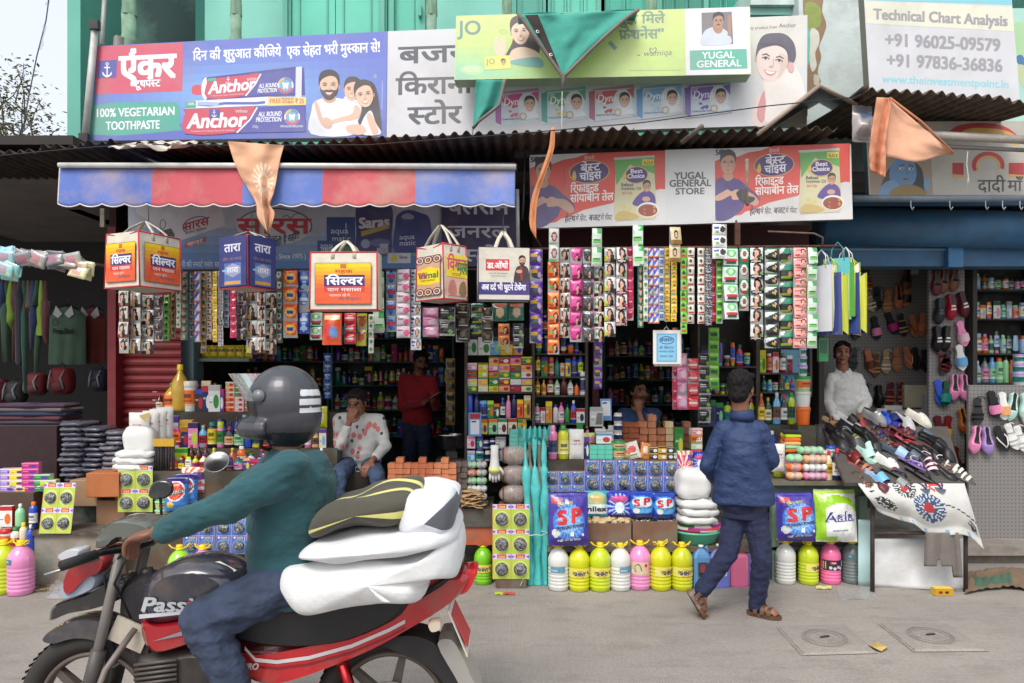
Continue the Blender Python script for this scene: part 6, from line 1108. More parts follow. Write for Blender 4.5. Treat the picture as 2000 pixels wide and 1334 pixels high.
def art_of(k):
 L=lambda bg,band,kk=1,cx=.42,cy=.38:Art(bg).rect(0,.8,1,1,band).lady(cx,cy,kk)
 D={'ladyred':lambda:L((216,212,204),(120,50,44),1.5,.46,.42).rect(.7,.1,.95,.3,(60,50,50)),'ladygreen':lambda:L((214,214,206),(40,44,40),1.5,.44,.4).rect(.0,.6,.25,.9,(190,196,60)).rect(.1,.06,.4,.16,(90,90,80)),'ladydark':lambda:L((212,212,208),(34,34,36),1.6,.66,.45).ell(.2,.5,.1,.12,(110,160,70)).rect(.1,.1,.5,.18,(120,120,120)),'orange':lambda:L((226,110,36),(200,80,24),1.1,.66,.55).rect(.1,.08,.9,.2,(232,160,90)).ell(.25,.6,.16,.12,(110,160,60)),'pink':lambda:L((200,50,130),(150,26,90),1.0,.62,.6).rect(.1,.12,.8,.3,(226,130,180)).ray(.5,.4,12,(214,80,150),.4),'black':lambda:Art((44,42,46)).ray(.5,.45,16,(96,92,98),.4).lady(.62,.62,.9).rect(.1,.14,.7,.24,(150,146,150)).ell(.9,.1,.14,.1,(190,60,120)),'nisha':lambda:L((222,222,220),(30,30,32),1.7,.5,.36).ell(.85,.7,.12,.1,(110,170,50)).rect(.12,.84,.8,.95,(226,226,226)),'nisham':lambda:L((214,206,206),(140,30,70),1.7,.5,.36).ell(.85,.66,.12,.1,(180,60,60)).rect(.12,.84,.8,.95,(226,206,214)),'ariel':lambda:Art((206,222,214)).rect(0,0,1,.1,(40,140,90)).ell(.5,.35,.34,.22,(110,190,120)).ell(.5,.35,.2,.12,(206,226,190)).rect(.12,.62,.88,.78,(206,50,60)).rect(.2,.8,.8,.9,(60,90,80)),'circle':lambda:Art((42,130,92)).ell(.5,.42,.4,.34,(226,226,220)).ell(.5,.4,.22,.2,(140,90,70)).ell(.5,.78,.4,.08,(206,60,50)),'veet':lambda:Art((34,34,36)).diag(-.5,.25,.35,(206,214,210)).ell(.7,.6,.2,.14,(150,180,50)).rect(0,0,1,.12,(50,100,60)).lady(.75,.45,.8),'razor':lambda:Art((40,42,44)).rect(0,0,1,.34,(50,130,100)).diag(-.9,.1,.3,(214,216,210)).ell(.75,.62,.2,.16,(196,130,100)).rect(.05,.68,.8,.84,(140,170,40)),'pinkface':lambda:Art((236,168,160)).ell(.7,.4,.2,.28,(40,34,36)).ell(.7,.46,.14,.2,(222,170,146)).rect(.08,.25,.5,.36,(200,90,90)).rect(.08,.72,.45,.84,(190,60,70)),'handwash':lambda:Art((206,222,206)).rect(.5,.0,1,.3,(60,160,80)).rect(.1,.55,.9,.8,(110,190,90)).rect(.15,.6,.85,.66,(30,110,50)).rect(.6,.9,1,1,(40,150,90)),'tide':lambda:Art((226,80,36)).ell(.5,.45,.42,.34,(236,150,40)).ell(.5,.45,.32,.24,(240,206,90)).rect(.24,.36,.76,.56,(40,60,140)).rect(0,.84,1,1,(206,214,222)),'surf':lambda:Art((40,64,160)).ell(.5,.4,.4,.3,(80,130,206)).rect(.2,.28,.8,.4,(226,230,240)).rect(.3,.5,.7,.6,(206,220,240)).ell(.5,.78,.34,.12,(150,190,226)),'exo':lambda:Art((120,160,200)).ell(.5,.5,.3,.4,(60,90,160)).rect(.1,.36,.9,.6,(200,50,80)).rect(0,0,1,.08,(200,206,220)),'whitepink':lambda:Art((222,206,214)).ell(.75,.6,.22,.26,(226,90,140)).rect(.08,.3,.5,.42,(150,120,150)).rect(0,.86,1,1,(200,190,200)),'face':lambda:Art((220,220,226)).ell(.7,.5,.2,.36,(40,34,38)).ell(.7,.54,.14,.26,(214,166,140)).rect(.08,.2,.4,.4,(70,60,140)).rect(.1,.6,.35,.7,(80,80,110)),'palepink':lambda:Art((226,150,190)).ell(.6,.5,.3,.28,(236,196,214)).rect(.1,.2,.5,.3,(200,60,120)).rect(0,.85,1,1,(206,110,160)),'creme':lambda:Art((36,36,38)).rect(.1,.2,.6,.3,(206,206,206)).rect(.1,.36,.6,.44,(190,190,190)).ell(.75,.7,.16,.14,(130,180,60)).rect(0,.88,1,1,(180,184,180)),'gel':lambda:Art((40,38,34)).rect(0,0,1,.1,(90,70,40)).ell(.5,.4,.2,.2,(110,84,50)).rect(.2,.7,.85,.8,(190,190,180)),'rednb':lambda:Art((206,44,60)).ell(.5,.5,.4,.3,(226,110,110)).rect(.1,.4,.8,.56,(236,226,226)),'limey':lambda:Art((196,190,40)).ell(.5,.5,.34,.3,(180,80,60)).rect(.1,.12,.9,.28,(150,60,90)),'noodles':lambda:Art((222,84,40)).rect(.1,.1,.9,.24,(236,206,160)).ell(.3,.6,.22,.24,(206,50,50)).ell(.65,.62,.22,.2,(90,140,206)),'green':lambda:Art((106,180,50)).rect(.2,.4,.85,.7,(40,90,50)).rect(.1,.1,.9,.3,(160,214,90)),'goldd':lambda:Art((150,116,60)).rect(.1,.3,.9,.7,(60,46,36)).rect(.3,.1,.7,.25,(206,170,80)),'bluediag':lambda:Art((226,120,60)).rect(.14,.1,.86,.9,(226,226,236)).diag(-.9,.5,.5,(60,90,190)),'whitered':lambda:Art((222,216,204)).ell(.4,.42,.22,.2,(80,60,50)).rect(.08,.76,.92,.94,(200,70,50)),'yellow':lambda:Art((230,196,40)).ell(.5,.4,.3,.2,(120,60,44)).ell(.5,.5,.18,.2,(206,150,110)).ell(.5,.8,.16,.06,(90,70,40)),'silverblue':lambda:Art((150,160,176)).rect(.1,.3,.9,.7,(70,100,150)).rect(.2,.1,.8,.2,(206,206,214)),'greenred':lambda:Art((110,190,50)).ell(.45,.35,.3,.2,(40,40,30)).rect(.1,.6,.9,.84,(206,70,50)),'darksilver':lambda:Art((60,60,66)).ray(.5,.5,10,(150,150,156),.5).rect(.1,.8,.9,.9,(200,200,200)),'pinkred':lambda:Art((206,44,90)).rect(.2,.3,.8,.7,(150,26,60)).rect(.3,.1,.7,.2,(230,150,170)),'whitegreen':lambda:Art((216,218,206)).ell(.5,.5,.34,.3,(80,130,70)).rect(.2,.08,.8,.18,(60,110,60)),'tealgreen':lambda:Art((40,110,90)).ell(.5,.55,.28,.28,(206,170,140)).rect(.1,.08,.9,.22,(206,80,60)),'purple':lambda:Art((96,50,160)).rect(0,.0,1,.1,(120,80,180)).rect(.1,.3,.7,.48,(214,170,50)).ell(.35,.7,.24,.16,(60,100,60)).ell(.8,.65,.16,.2,(196,170,190)),'whitelady':lambda:Art((206,206,196)).ell(.5,.5,.3,.3,(110,70,90)).ell(.5,.52,.18,.2,(206,160,150)).rect(.0,.84,1,1,(120,180,130)),'goldlady':lambda:Art((206,190,150)).ell(.45,.45,.22,.26,(60,44,40)).ell(.45,.5,.13,.16,(206,160,130)).rect(0,.82,1,1,(150,110,50)),'tooth':lambda:Art((230,230,226)).ell(.7,.45,.2,.3,(50,44,46)).rect(.1,.2,.45,.4,(70,80,160)).ell(.3,.7,.15,.12,(130,170,110))}
 if k not in _ARTS:_ARTS[k]=D[k]()
 return _ARTS[k]
_ARTS={}
def sachet(k,w,h):
 key=('sachet',k,round(w,3),round(h,3))
 if key in PROTO:return PROTO[key].data
 m=MB();a=art_of(k);t=min(w,h)*.16;s_=len(PROTO)
 nu,nv=(12,14)if w>.05 else(7,8)
 def f(u,v):
  b_=(1-abs(2*u-1)**3)*max(0,min(1,(v-.07)/.2,(.95-v)/.2))**.7;cr=.0025*sin(u*40)*(v<.08 or v>.94)
  return Vector(((u-.5)*w*(1-.05*b_),-t*b_-.004+cr+.1*t*noise.noise((u*5,v*5,s_)),-h*v))
 m.grid(f,nu,nv,a);me_=m.build('sachet','foil');PROTO[key]=me_;return me_.data
def strip(px,w,y0,y1,n,k,d,label,group,k2=None,split=99,sway=0):
 root=empty('sachet_strip',label,'sachet strip',P(px,y0,d),rnd.uniform(-.14,.14),group);ww,hh=M(w,d),M((y1-y0)/n,d)
 for i in range(n):
  kk=k2 if(k2 and i>=split)else k;me_=sachet(kk,ww,hh);key=('sachet',kk,round(ww,3),round(hh,3));o=PROTO[key]
  if o.parent is not None or i>0 and o.get('used'):o=link('sachet',me_,root)
  else:o.parent=root;o['used']=1
  o.location=(rnd.uniform(-.0015,.0015)+sway*i*.004,rnd.uniform(-.003,.003),-i*hh);o.rotation_euler=(rnd.uniform(-.16,.16),rnd.uniform(-.03,.03),rnd.uniform(-.2,.2))
 m=MB();m.box(-ww*.5,ww*.5,.0,.0012,-hh*n,.0,(150,150,148));m.build('backing','foil',root);return root
WORDS=dict(ladyred='white hair dye sachet strip with brown base',ladygreen='white hair dye sachet strip with lime corner',ladydark='white and black hair dye sachet strip',orange='orange hair dye sachet strip',pink='magenta hair dye sachet strip',black='black patterned hair dye sachet strip',nisha='white and black henna sachet strip',ariel='green and white detergent sachet strip',circle='green sachet strip with white ovals',veet='black and white sachet strip',razor='black and green sachet strip',pinkface='salmon pink face cream sachet strip',handwash='green and white handwash sachet strip',tide='orange detergent sachet strip',surf='blue detergent sachet strip',exo='light blue dishwash sachet strip',whitepink='white and pink sachet strip',face='white face cream sachet strip',palepink='pale pink sachet strip',creme='black cream colour sachet strip',gel='dark brown gel sachet strip',rednb='red sachet strip',limey='olive yellow sachet strip',noodles='large orange noodle sachet strip',green='bright green shampoo sachet strip',goldd='gold and brown shampoo sachet strip',bluediag='orange edged blue and white sachet strip',whitered='cream sachet strip with red bands',yellow='yellow shampoo sachet strip',silverblue='silver blue shampoo sachet strip',greenred='green and red shampoo sachet strip',darksilver='dark silver shampoo sachet strip',pinkred='crimson shampoo sachet strip',whitegreen='white and green shampoo sachet strip',tealgreen='teal shampoo sachet strip',purple='purple and gold sachet strip',whitelady='mauve and mint sachet strip',goldlady='beige and gold sachet strip',tooth='white toothpowder sachet strip')
LS=[(242,20,568,690,4,'ladyred'),(265,19,570,692,4,'ladygreen'),(289,22,576,692,4,'ladydark'),(310,17,576,666,4,'black'),(326,12,576,666,7,'green'),(339,9,530,662,10,'goldd'),(349,8,530,640,9,'whitegreen'),(360,14,530,664,9,'tealgreen'),(375,9,530,660,10,'darksilver'),(386,12,530,668,7,'bluediag'),(398,10,530,690,12,'goldd'),(409,10,530,664,11,'whitered'),(420,9,530,668,11,'yellow'),(431,10,530,676,11,'face'),(443,10,530,640,9,'silverblue'),(456,12,568,660,6,'pinkred'),(472,18,566,664,4,'black'),(492,21,560,692,4,'ladygreen'),(511,15,566,690,4,'ladyred'),(530,20,572,692,4,'ladydark'),(546,12,528,670,7,'circle'),(567,27,528,660,4,'tide'),(594,21,528,652,3,'surf'),(618,24,610,664,2,'ariel'),(650,37,612,674,1,'noodles'),(684,24,612,672,3,'rednb'),(707,19,612,676,2,'limey'),(725,10,614,690,5,'whitegreen'),(739,21,530,650,3,'handwash'),(764,20,526,648,4,'exo'),(788,26,526,660,6,'whitepink'),(812,20,526,684,7,'face'),(841,31,600,658,3,'palepink'),(874,30,600,656,2,'creme'),(904,27,592,668,3,'gel'),(932,25,592,656,3,'razor'),(1047,25,487,670,6,'purple'),(952,22,600,672,3,'gel'),(976,30,592,628,1,'tealgreen'),(1008,30,592,626,1,'tealgreen'),(984,22,632,676,2,'orange'),(1012,20,632,680,2,'creme')]
RS=[(1081,22,511,692,6,'orange'),(1103,20,484,660,6,'ladyred'),(1125,24,484,668,6,'pink'),(1149,22,484,668,6,'black'),(1170,20,520,668,5,'ladydark'),(1191,22,484,658,6,'ladygreen'),(1214,21,484,636,5,'nisha'),(1231,12,484,626,7,'pinkred'),(1251,11,520,640,8,'tealgreen'),(1261,9,484,628,9,'whitegreen'),(1271,11,485,632,8,'bluediag'),(1282,11,485,632,8,'bluediag'),(1292,10,485,626,8,'silverblue'),(1303,11,484,628,8,'yellow'),(1316,11,510,628,7,'yellow'),(1335,12,484,652,8,'greenred'),(1349,14,484,632,8,'whitered'),(1369,14,484,632,8,'whitered'),(1384,13,484,636,9,'darksilver'),(1393,10,484,628,8,'pinkred'),(1405,12,508,632,8,'green'),(1426,30,484,624,4,'ariel'),(1453,19,484,607,4,'circle'),(1478,24,484,664,6,'nisha'),(1507,28,484,680,8,'veet'),(1535,27,484,680,6,'razor'),(1562,26,484,680,10,'pinkface'),(1586,19,484,680,6,'handwash')]
for i,(px,w,a,b_,n,k)in enumerate(LS):strip(px,w,a,b_,n,k,5.3+.06*((i*7)%3-1)if px<1000 else 5.18,f'{WORDS[k]}, {ORD[i]} from left under the banner','sachet strips hanging under the banner')
for i,(px,w,a,b_,n,k)in enumerate(RS):strip(px,w,a,b_,n,k,5.15+.025*((i*5)%3-1),f'{WORDS[k]}, {ORD[i]} from left on the right rod','sachet strips hanging on the right rod','nisham' if k=='nisha' and px<1300 else None,2)
for i,(px,w,a,b_,n,k)in enumerate(((1332,20,690,800,4,'palepink'),(1354,22,700,800,4,'rednb'),(1318,10,640,800,8,'pinkred'),(1376,24,690,826,5,'creme'),(1394,20,640,760,5,'green'),(1168,16,650,760,5,'purple'),(880,18,700,830,6,'goldd'),(640,16,690,780,5,'surf'))):strip(px,w,a,b_,n,k,6.2 if px>1000 else 7.2,f'{WORDS[k]}, {ORD[i]} of those hung deep inside the shops','sachet strips hung inside the shops')
for i,(px,w,a,b_,n,k)in enumerate(((1082,20,446,511,2,'whitelady'),(1166,19,446,520,2,'handwash'),(1246,20,440,520,2,'handwash'),(1318,22,444,512,2,'goldlady'),(1405,28,438,506,3,'tooth'))):strip(px,w,a,b_,n,k,5.08,f'short {WORDS[k]}, {ORD[i]} from left directly under the signboard','short sachet strips under the signboard')
m=MB();m.tube([P(1032,486,5.22),P(1330,483,5.2),P(1642,480,5.2)],.008,(120,84,70),6);m.tube([P(1036,448,5.3),P(1060,486,5.2)],.003,(60,60,60),4);tag(m.build('hanging_rod','rust',center=True),'rusty rod carrying the right row of sachet strips','rod')
m=MB();m.tube([P(226,528,5.34),P(640,526,5.34),P(1012,526,5.34)],.008,(90,80,76),6);m.tube([P(226,572,5.3),P(560,566,5.3)],.004,(70,70,70),5);m.tube([P(600,610,5.3),P(950,596,5.3)],.004,(70,70,70),5);tag(m.build('hanging_rod','rust',center=True),'rods and wires carrying the left row of sachet strips','rod')
m=MB();m.tube([P(1500,452,5.15),P(1590,456,5.15),P(1607,464,5.15),P(1606,480,5.15)],.007,(120,96,84),6);tag(m.build('bent_wire','rust',center=True),'bent rusty wire hooking out above the cloth bags','wire')
m=MB();m.box(X(1436,5.25),X(1446,5.25),5.25,5.28,Z(478,5.25),Z(430,5.25),(96,66,54));tag(m.build('hanger_strap','rust',center=True),'rusty flat iron strap below the signboard','strap');m=MB();m.box(X(198,5.7),X(206,5.7),5.68,5.7,Z(444,5.7),Z(408,5.7),(176,166,150));tag(m.build('hanger_strap','rust',center=True),'pale strap hanging behind the left awning corner','strap')
m=MB();m.tube([P(1010,370,5.25),P(1012,486,5.25)],.014,(176,176,176),8);m.tube([P(1025,300,5.3),P(1022,400,5.3),P(1020,430,5.3)],.008,(40,40,40),5);tag(m.build('conduit_pipe','dull',center=True),'white conduit pipe and black cable beside the signboard','pipe')
root=empty('paper_bags','bunch of white paper bags with blue print hanging above the shopkeeper','paper bags',P(1302,645,5.2))
m=MB();w,h=M(54,5.2),M(66,5.2)
for k in range(5):m.box(-w/2+.004*k,w/2+.003*k,-.012+.007*k,-.008+.007*k,-h-.004*k,0,(218,214,206))
m.build('bag','paper',root);m=MB();b=LB(m,(-w/2,-.0125,0));b.rect(w*.12,h*.1,w*.86,h*.94,(104,164,200));b.rect(w*.17,h*.14,w*.81,h*.9,(130,186,214));b.ring(w*.49,h*.3,w*.27,h*.12,.006,(40,90,140));b.text(w*.26,h*.34,'बजरंग',w*.44,h*.09,(30,70,130),bold=.02);b.text(w*.22,h*.55,'श्री किराना',w*.52,h*.06,(30,80,140));b.text(w*.2,h*.66,'जनरल स्टोर',w*.56,h*.05,(30,80,140));b.text(w*.25,h*.8,'बाजार रोड',w*.46,h*.05,(30,80,140));m.build('print','paper',root)
m=MB();m.tube([(-.02,.01,0),(0,.01,.03),(.02,.01,0)],.004,(200,196,190),5);m.tube([(0,.01,.03),(0,.01,.42)],.002,(90,80,70),4);m.build('cord','cloth',root)
def sidebag(px,y0,y1,d,w,dp,rz,c,cs,label,slant=0,ch=(196,200,60)):
 root=empty('woven_bag',label,'woven bag',P(px,y0,d),rz,'woven bags hanging at the rod end');h=M(y1-y0,d);m=MB();x,y=w/2,dp/2
 m.add([(-x+.01,-y,0),(x-.01,-y,0),(x,-y,-h),(-x,-y,-h),(-x+.01,y,0),(x-.01,y,0),(x,y,-h),(-x,y,-h),(-x+.03,0,-.03),(-x+.045,0,-h+.05),(x-.03,0,-.03),(x-.045,0,-h+.05)],[(0,3,2,1),(4,5,6,7),(2,3,7,6),(0,8,9,3),(8,4,7,9),(1,2,11,10),(10,11,6,5)],[c,c,c,cs,cs,cs,cs]);m.build('body','gloss',root)
 m=MB()
 for yy in(-y,y):
  m.tube([(-x*.5,yy,-.02),(-x*.4,yy*.5,.07),(0,0,.12),(x*.4,yy*.5,.07),(x*.5,yy,-.02)],.004,cs,5)
 m.build('handle','cloth',root);m=MB();
 for xx in(-x,x):
  for yy in(-y,y):m.tube([(xx*.97,yy,0),(xx,yy,-h)],.0028,ch,4)
 m.build('piping','cloth',root)
for px,y0,y1,w,dp,rz,c,cs,lb in((1604,520,648,.34,.05,R(72),(214,216,222),(206,206,214),'white woven bag hanging edge on beside the handwash sachets'),(1622,535,655,.36,.09,R(66),(60,70,130),(190,196,60),'dark blue woven bag with lime gusset'),(1636,505,625,.3,.04,R(40),(84,180,186),(70,160,170),'turquoise woven bag with a printed face'),(1652,515,620,.3,.06,R(76),(90,170,80),(226,226,220),'green and white woven bag behind the turquoise one'),(1663,535,652,.32,.07,R(80),(60,80,150),(200,200,60),'blue woven bag with yellow gusset, rightmost on the rod')):sidebag(px,y0,y1,5.2,w*.62,dp,-rz*.78,c,cs,lb)
m=MB();m.box(X(1600,5.4),X(1618,5.4),5.4,5.44,Z(706,5.4),Z(660,5.4),(50,150,80));m.box(X(1603,5.4),X(1615,5.4),5.395,5.4,Z(690,5.4),Z(665,5.4),(40,90,70));tag(m.build('small_packet','foil',center=True),'small green packet hanging beside the woman\'s head','packet')
m=MB();m.tube([P(-30,495,5.0),P(215,520,5.2)],.012,(110,90,78),8);tag(m.build('pole','rust',center=True),'thin pole reaching across the clothes shop front','pole')
r=random.Random(12)
for i,(px,py,c,nm_)in enumerate(((14,500,(150,196,206),'pale blue'),(50,502,(150,146,150),'silver and pink'),(78,506,(170,166,166),'silver'),(112,508,(110,112,120),'dark silver'),(140,514,(160,156,150),'grey'),(160,528,(206,200,160),'cream'),(18,530,(150,206,206),'turquoise and cream'))):
 m=MB();d=5.0
 for k in range(6):
  q=Matrix.Rotation(r.uniform(-.35,.35)+.12,4,'Y')@Matrix.Rotation(r.uniform(-.6,.6),4,'X');s_=MB();a=Art(c).ell(.4,.5,.3,.3,mixc(c,(200,90,110),.45)).rect(.6,.6,.9,.8,mixc(c,(230,220,120),.5));s_.grid(lambda u,v:Vector(((u-.5)*.125,-.012*sin(PI*u)*sin(PI*v),(.5-v)*.1)),6,5,a);s_.xf(q);s_.shift((r.uniform(-.02,.02),-.02+.012*k,r.uniform(-.02,.02)));m.v,m.f,m.c,m.sm=m.v+s_.v,m.f+[[x+len(m.v)for x in f_]for f_ in s_.f],m.c+s_.c,m.sm+s_.sm
 put(solid(m.build('sachet_bundle','foil'),.002),f'{nm_} folded sachet bundle, {ORD[i]} along the pole by the clothes shop',P(px,py,d),0,'folded sachet bundles on the pole','sachet bundle')
 # ================================================================== PEOPLE: joints are set to the pose, bodies and clothes are grown round them as single skins
import numpy as np,time
BENCH=bpy.data.scenes.new('bench')
def cap(m,a,ra,b,rb,n=12):
 a,b=Vector(a),Vector(b);m.tube([a,b],[ra,rb],(0,0,0),n);m.ball(a,ra*.999,(0,0,0),n,8);m.ball(b,rb*.999,(0,0,0),n,8)
def chain(m,pts,rs):
 for k in range(len(pts)-1):cap(m,pts[k],rs[k],pts[k+1],rs[k+1])
def skin(m,name,material,parent,voxel=.006,smooth=4,colour=None,wrinkle=0,wf=(14,14,8),loc=None,seed=0):
 o=m.build(name,material);q=o.modifiers.new('r','REMESH');q.mode='VOXEL';q.voxel_size=voxel;q=o.modifiers.new('s','SMOOTH');q.iterations=smooth;q.factor=.5
 COL.objects.unlink(o);BENCH.collection.objects.link(o);vl=BENCH.view_layers[0];vl.update();me=bpy.data.meshes.new_from_object(o.evaluated_get(vl.depsgraph));BENCH.collection.objects.unlink(o);COL.objects.link(o)
 old=o.data;o.modifiers.clear();o.data=me;bpy.data.meshes.remove(old);me.name=name
 if wrinkle:
  nv=len(me.vertices);co=np.empty(nv*3);me.vertices.foreach_get('co',co);no=np.empty(nv*3);me.vertex_normals.foreach_get('vector',no);co=co.reshape(-1,3)
  k=np.array([noise.noise((x*wf[0]+seed,y*wf[1],z*wf[2]))+.5*abs(noise.noise((x*wf[0]*2.3,y*wf[1]*2.3+seed,z*wf[2]*3)))-.2 for x,y,z in co]);me.vertices.foreach_set('co',(co+no.reshape(-1,3)*(wrinkle*k)[:,None]).ravel());me.update()
 n=len(me.polygons);ce=np.empty(n*3);me.polygons.foreach_get('center',ce);ce=ce.reshape(-1,3);col=colour(ce)if callable(colour)else np.tile(np.array(colour,float),(n,1));L=col/255;L=np.where(L<=.0404,L/12.92,((L+.055)/1.055)**2.4)
 for a in list(me.attributes):
  if a.name=='Col':me.attributes.remove(a)
 at=me.attributes.new('Col','FLOAT_COLOR','FACE');at.data.foreach_set('color',np.hstack([L,np.ones((n,1))]).astype(np.float32).ravel());me.polygons.foreach_set('use_smooth',[True]*n)
 if not me.materials:me.materials.append(MT[material])
 if parent:o.parent=parent
 return o
def hand_shapes(m,wrist,d,nrm,curl=.6,s=1,side=1,grip=False):
 d=Vector(d).normalized();nrm=Vector(nrm);nrm=(nrm-d*nrm.dot(d)).normalized();w=d.cross(nrm)*side;wrist=Vector(wrist);pc=wrist+d*.05*s
 m.ball(pc,(.02*s,.042*s,.05*s),(0,0,0),12,8,Matrix((nrm,w,d)).transposed())
 for i,(o,ln)in enumerate(((-.031,.062),(-.0105,.076),(.0105,.082),(.031,.074))):
  p=wrist+d*.085*s+w*o*s;a=.15+curl*.5+.05*i;pts=[p];dd=d
  for k,f in enumerate((.45,.32,.23)):dd=(dd*cos(a)+nrm*sin(a)).normalized();pts.append(pts[-1]+dd*ln*f*s);a=.12+curl*.9;dd=dd
  chain(m,pts,[.0095*s,.009*s,.0085*s,.0075*s])
 t0=wrist+d*.025*s+w*.034*s;chain(m,[t0,t0+(d*.6+w*.75+nrm*.3).normalized()*.035*s,t0+(d*.6+w*.75+nrm*.3).normalized()*.035*s+(d+nrm*(.3+curl)+w*.1).normalized()*.03*s],[.013*s,.0105*s,.0085*s])
def head_shapes(m,H,s=1):
 T=lambda p:H@(Vector(p)*s);q=H.to_3x3()
 B=lambda c,r:m.ball(T(c),tuple(x*s for x in r),(0,0,0),18,12,q)
 B((0,.018,.03),(.074,.094,.088));B((0,-.015,-.02),(.066,.076,.08));B((0,-.035,-.072),(.045,.05,.034));B((0,-.074,-.098),(.022,.018,.016));B((0,-.078,.036),(.05,.016,.014))
 chain(m,[T((0,-.088,.02)),T((0,-.108,-.016)),T((0,-.104,-.026))],[.009*s,.014*s,.013*s]);B((-.013,-.094,-.026),(.01,.012,.008));B((.013,-.094,-.026),(.01,.012,.008));B((-.045,-.066,-.022),(.024,.022,.02));B((.045,-.066,-.022),(.024,.022,.02));B((0,-.09,-.056),(.026,.012,.009));B((0,-.088,-.068),(.021,.011,.008))
 for sx in(-1,1):B((sx*.077,.012,.0),(.009,.02,.033))
def head_colour(H,sk,s=1,hair=(26,22,22),moust=False,beardshade=0,lips=(120,66,60)):
 Hi=np.array(H.inverted());sk=np.array(sk,float)
 def f(c):
  p=(np.hstack([c,np.ones((len(c),1))])@Hi.T)[:,:3]/s;col=np.tile(sk,(len(c),1));x,y,z=np.abs(p[:,0]),p[:,1],p[:,2];fr=y<-.045;hd=(np.abs(z)<.13)&(x<.1)&(np.abs(y)<.14)
  def st(msk,k):col[msk&hd]=k
  if beardshade:st(fr&(z<-.045)&(z>-.12),sk*(1-beardshade)+np.array(hair)*beardshade)
  st(fr&(((x-.031)/.019)**2+((z-.012)/.0115)**2<1),sk*.7);st(fr&(((x-.031)/.015)**2+((z-.011)/.006)**2<1),(172,160,150));st(fr&(((x-.030)/.0075)**2+((z-.011)/.0075)**2<1),(24,18,18));st(fr&(((x-.031)/.018)**2+((z-.0185)/.003)**2<1),(30,22,22));st(fr&(((x-.032)/.024)**2+((z-.034-.006*np.cos((x-.03)*60))/.0055)**2<1),hair)
  st(fr&((p[:,0]/.026)**2+((z+.062)/.0095)**2<1),lips);st(fr&((p[:,0]/.024)**2+((z+.0615)/.0018)**2<1),sk*.4)
  if moust:st(fr&(x<.036)&(z<-.036-.15*x)&(z>-.052-.25*x),hair)
  return col
 return f
def hair_mesh(H,parent,s=1,col=(26,22,22),style='short',seed=0):
 m=MB();T=lambda p:H@(Vector(p)*s);q=H.to_3x3();B=lambda c,r:m.ball(T(c),tuple(x*s for x in r),(0,0,0),18,12,q)
 B((0,.03,.052),(.081,.094,.08));B((0,.062,.0),(.072,.058,.075));
 if style!='bun':B((-.045,-.052,.098),(.036,.034,.022));B((.04,-.052,.1),(.04,.034,.022));B((0,-.05,.104),(.04,.034,.02))
 if style!='bald':
  for sx in(-1,1):B((sx*.07,.015,.03),(.013,.045,.05))
 if style=='bun':B((-.066,.02,.0),(.016,.04,.06));B((.066,.02,.0),(.016,.04,.06));B((0,.1,-.02),(.045,.045,.05));B((-.04,-.035,.09),(.034,.04,.016));B((.04,-.035,.09),(.034,.04,.016))
 if style=='thick':B((0,.03,.075),(.08,.085,.07));B((0,.07,-.03),(.066,.05,.06))
 o=skin(m,'hair','hair',parent,.006,2,col,.008 if style!='bun' else .003,(60,60,34),seed=seed);return o
class Person:
 def __init__(s,label,origin):s.root=empty('person',label,'person',origin);s.o=Vector(origin)
 def J(s,px,py,d):return P(px,py,d)-s.o
 def head(s,px,py,d,yaw=0,pitch=0,roll=0):return Matrix.Translation(s.J(px,py,d))@Matrix.Rotation(R(yaw),4,'Z')@Matrix.Rotation(R(pitch),4,'X')@Matrix.Rotation(R(roll),4,'Y')
def torso(m,L,Rr,pel,k=1,depth=.105,belly=.0,hipw=.16,nk=None,hem=.11):
 mid=(L+Rr)/2;ax=(Rr-L).normalized();w=(Rr-L).length/2;up=(mid-pel).normalized();fw=ax.cross(up).normalized();up=fw.cross(ax);h=(mid-pel).length;n=28;vs=[]
 T=[(-hem/h,hipw*.98,depth*.92),(0,hipw*1.02,depth),(.22,hipw*.96,depth*.98+belly),(.45,hipw*.55+w*.42,depth+belly*.7),(.7,w*.98,depth*1.04),(.88,w*1.04,depth*.9),(1.0,w*.92,depth*.68),(1.07,w*.5,depth*.5)]
 for t,a,b in T:
  c=pel+(mid-pel)*t+fw*(.018*sin(PI*min(1,max(0,t)))*0)
  for q in range(n):e=2*PI*q/n;vs.append(c+ax*(a*k*math.copysign(abs(cos(e))**.8,cos(e)))+fw*(b*k*math.copysign(abs(sin(e))**.8,sin(e))))
 m.add(vs,[(r_*n+q,r_*n+(q+1)%n,(r_+1)*n+(q+1)%n,(r_+1)*n+q)for r_ in range(len(T)-1)for q in range(n)]+[tuple(range(n))[::-1],tuple((len(T)-1)*n+q for q in range(n))],(0,0,0))
 cap(m,L+ax*.03,.058*k,Rr-ax*.03,.058*k)
 if nk is not None:cap(m,mid+(nk-mid)*.1-up*.01,.082*k,nk,.052)
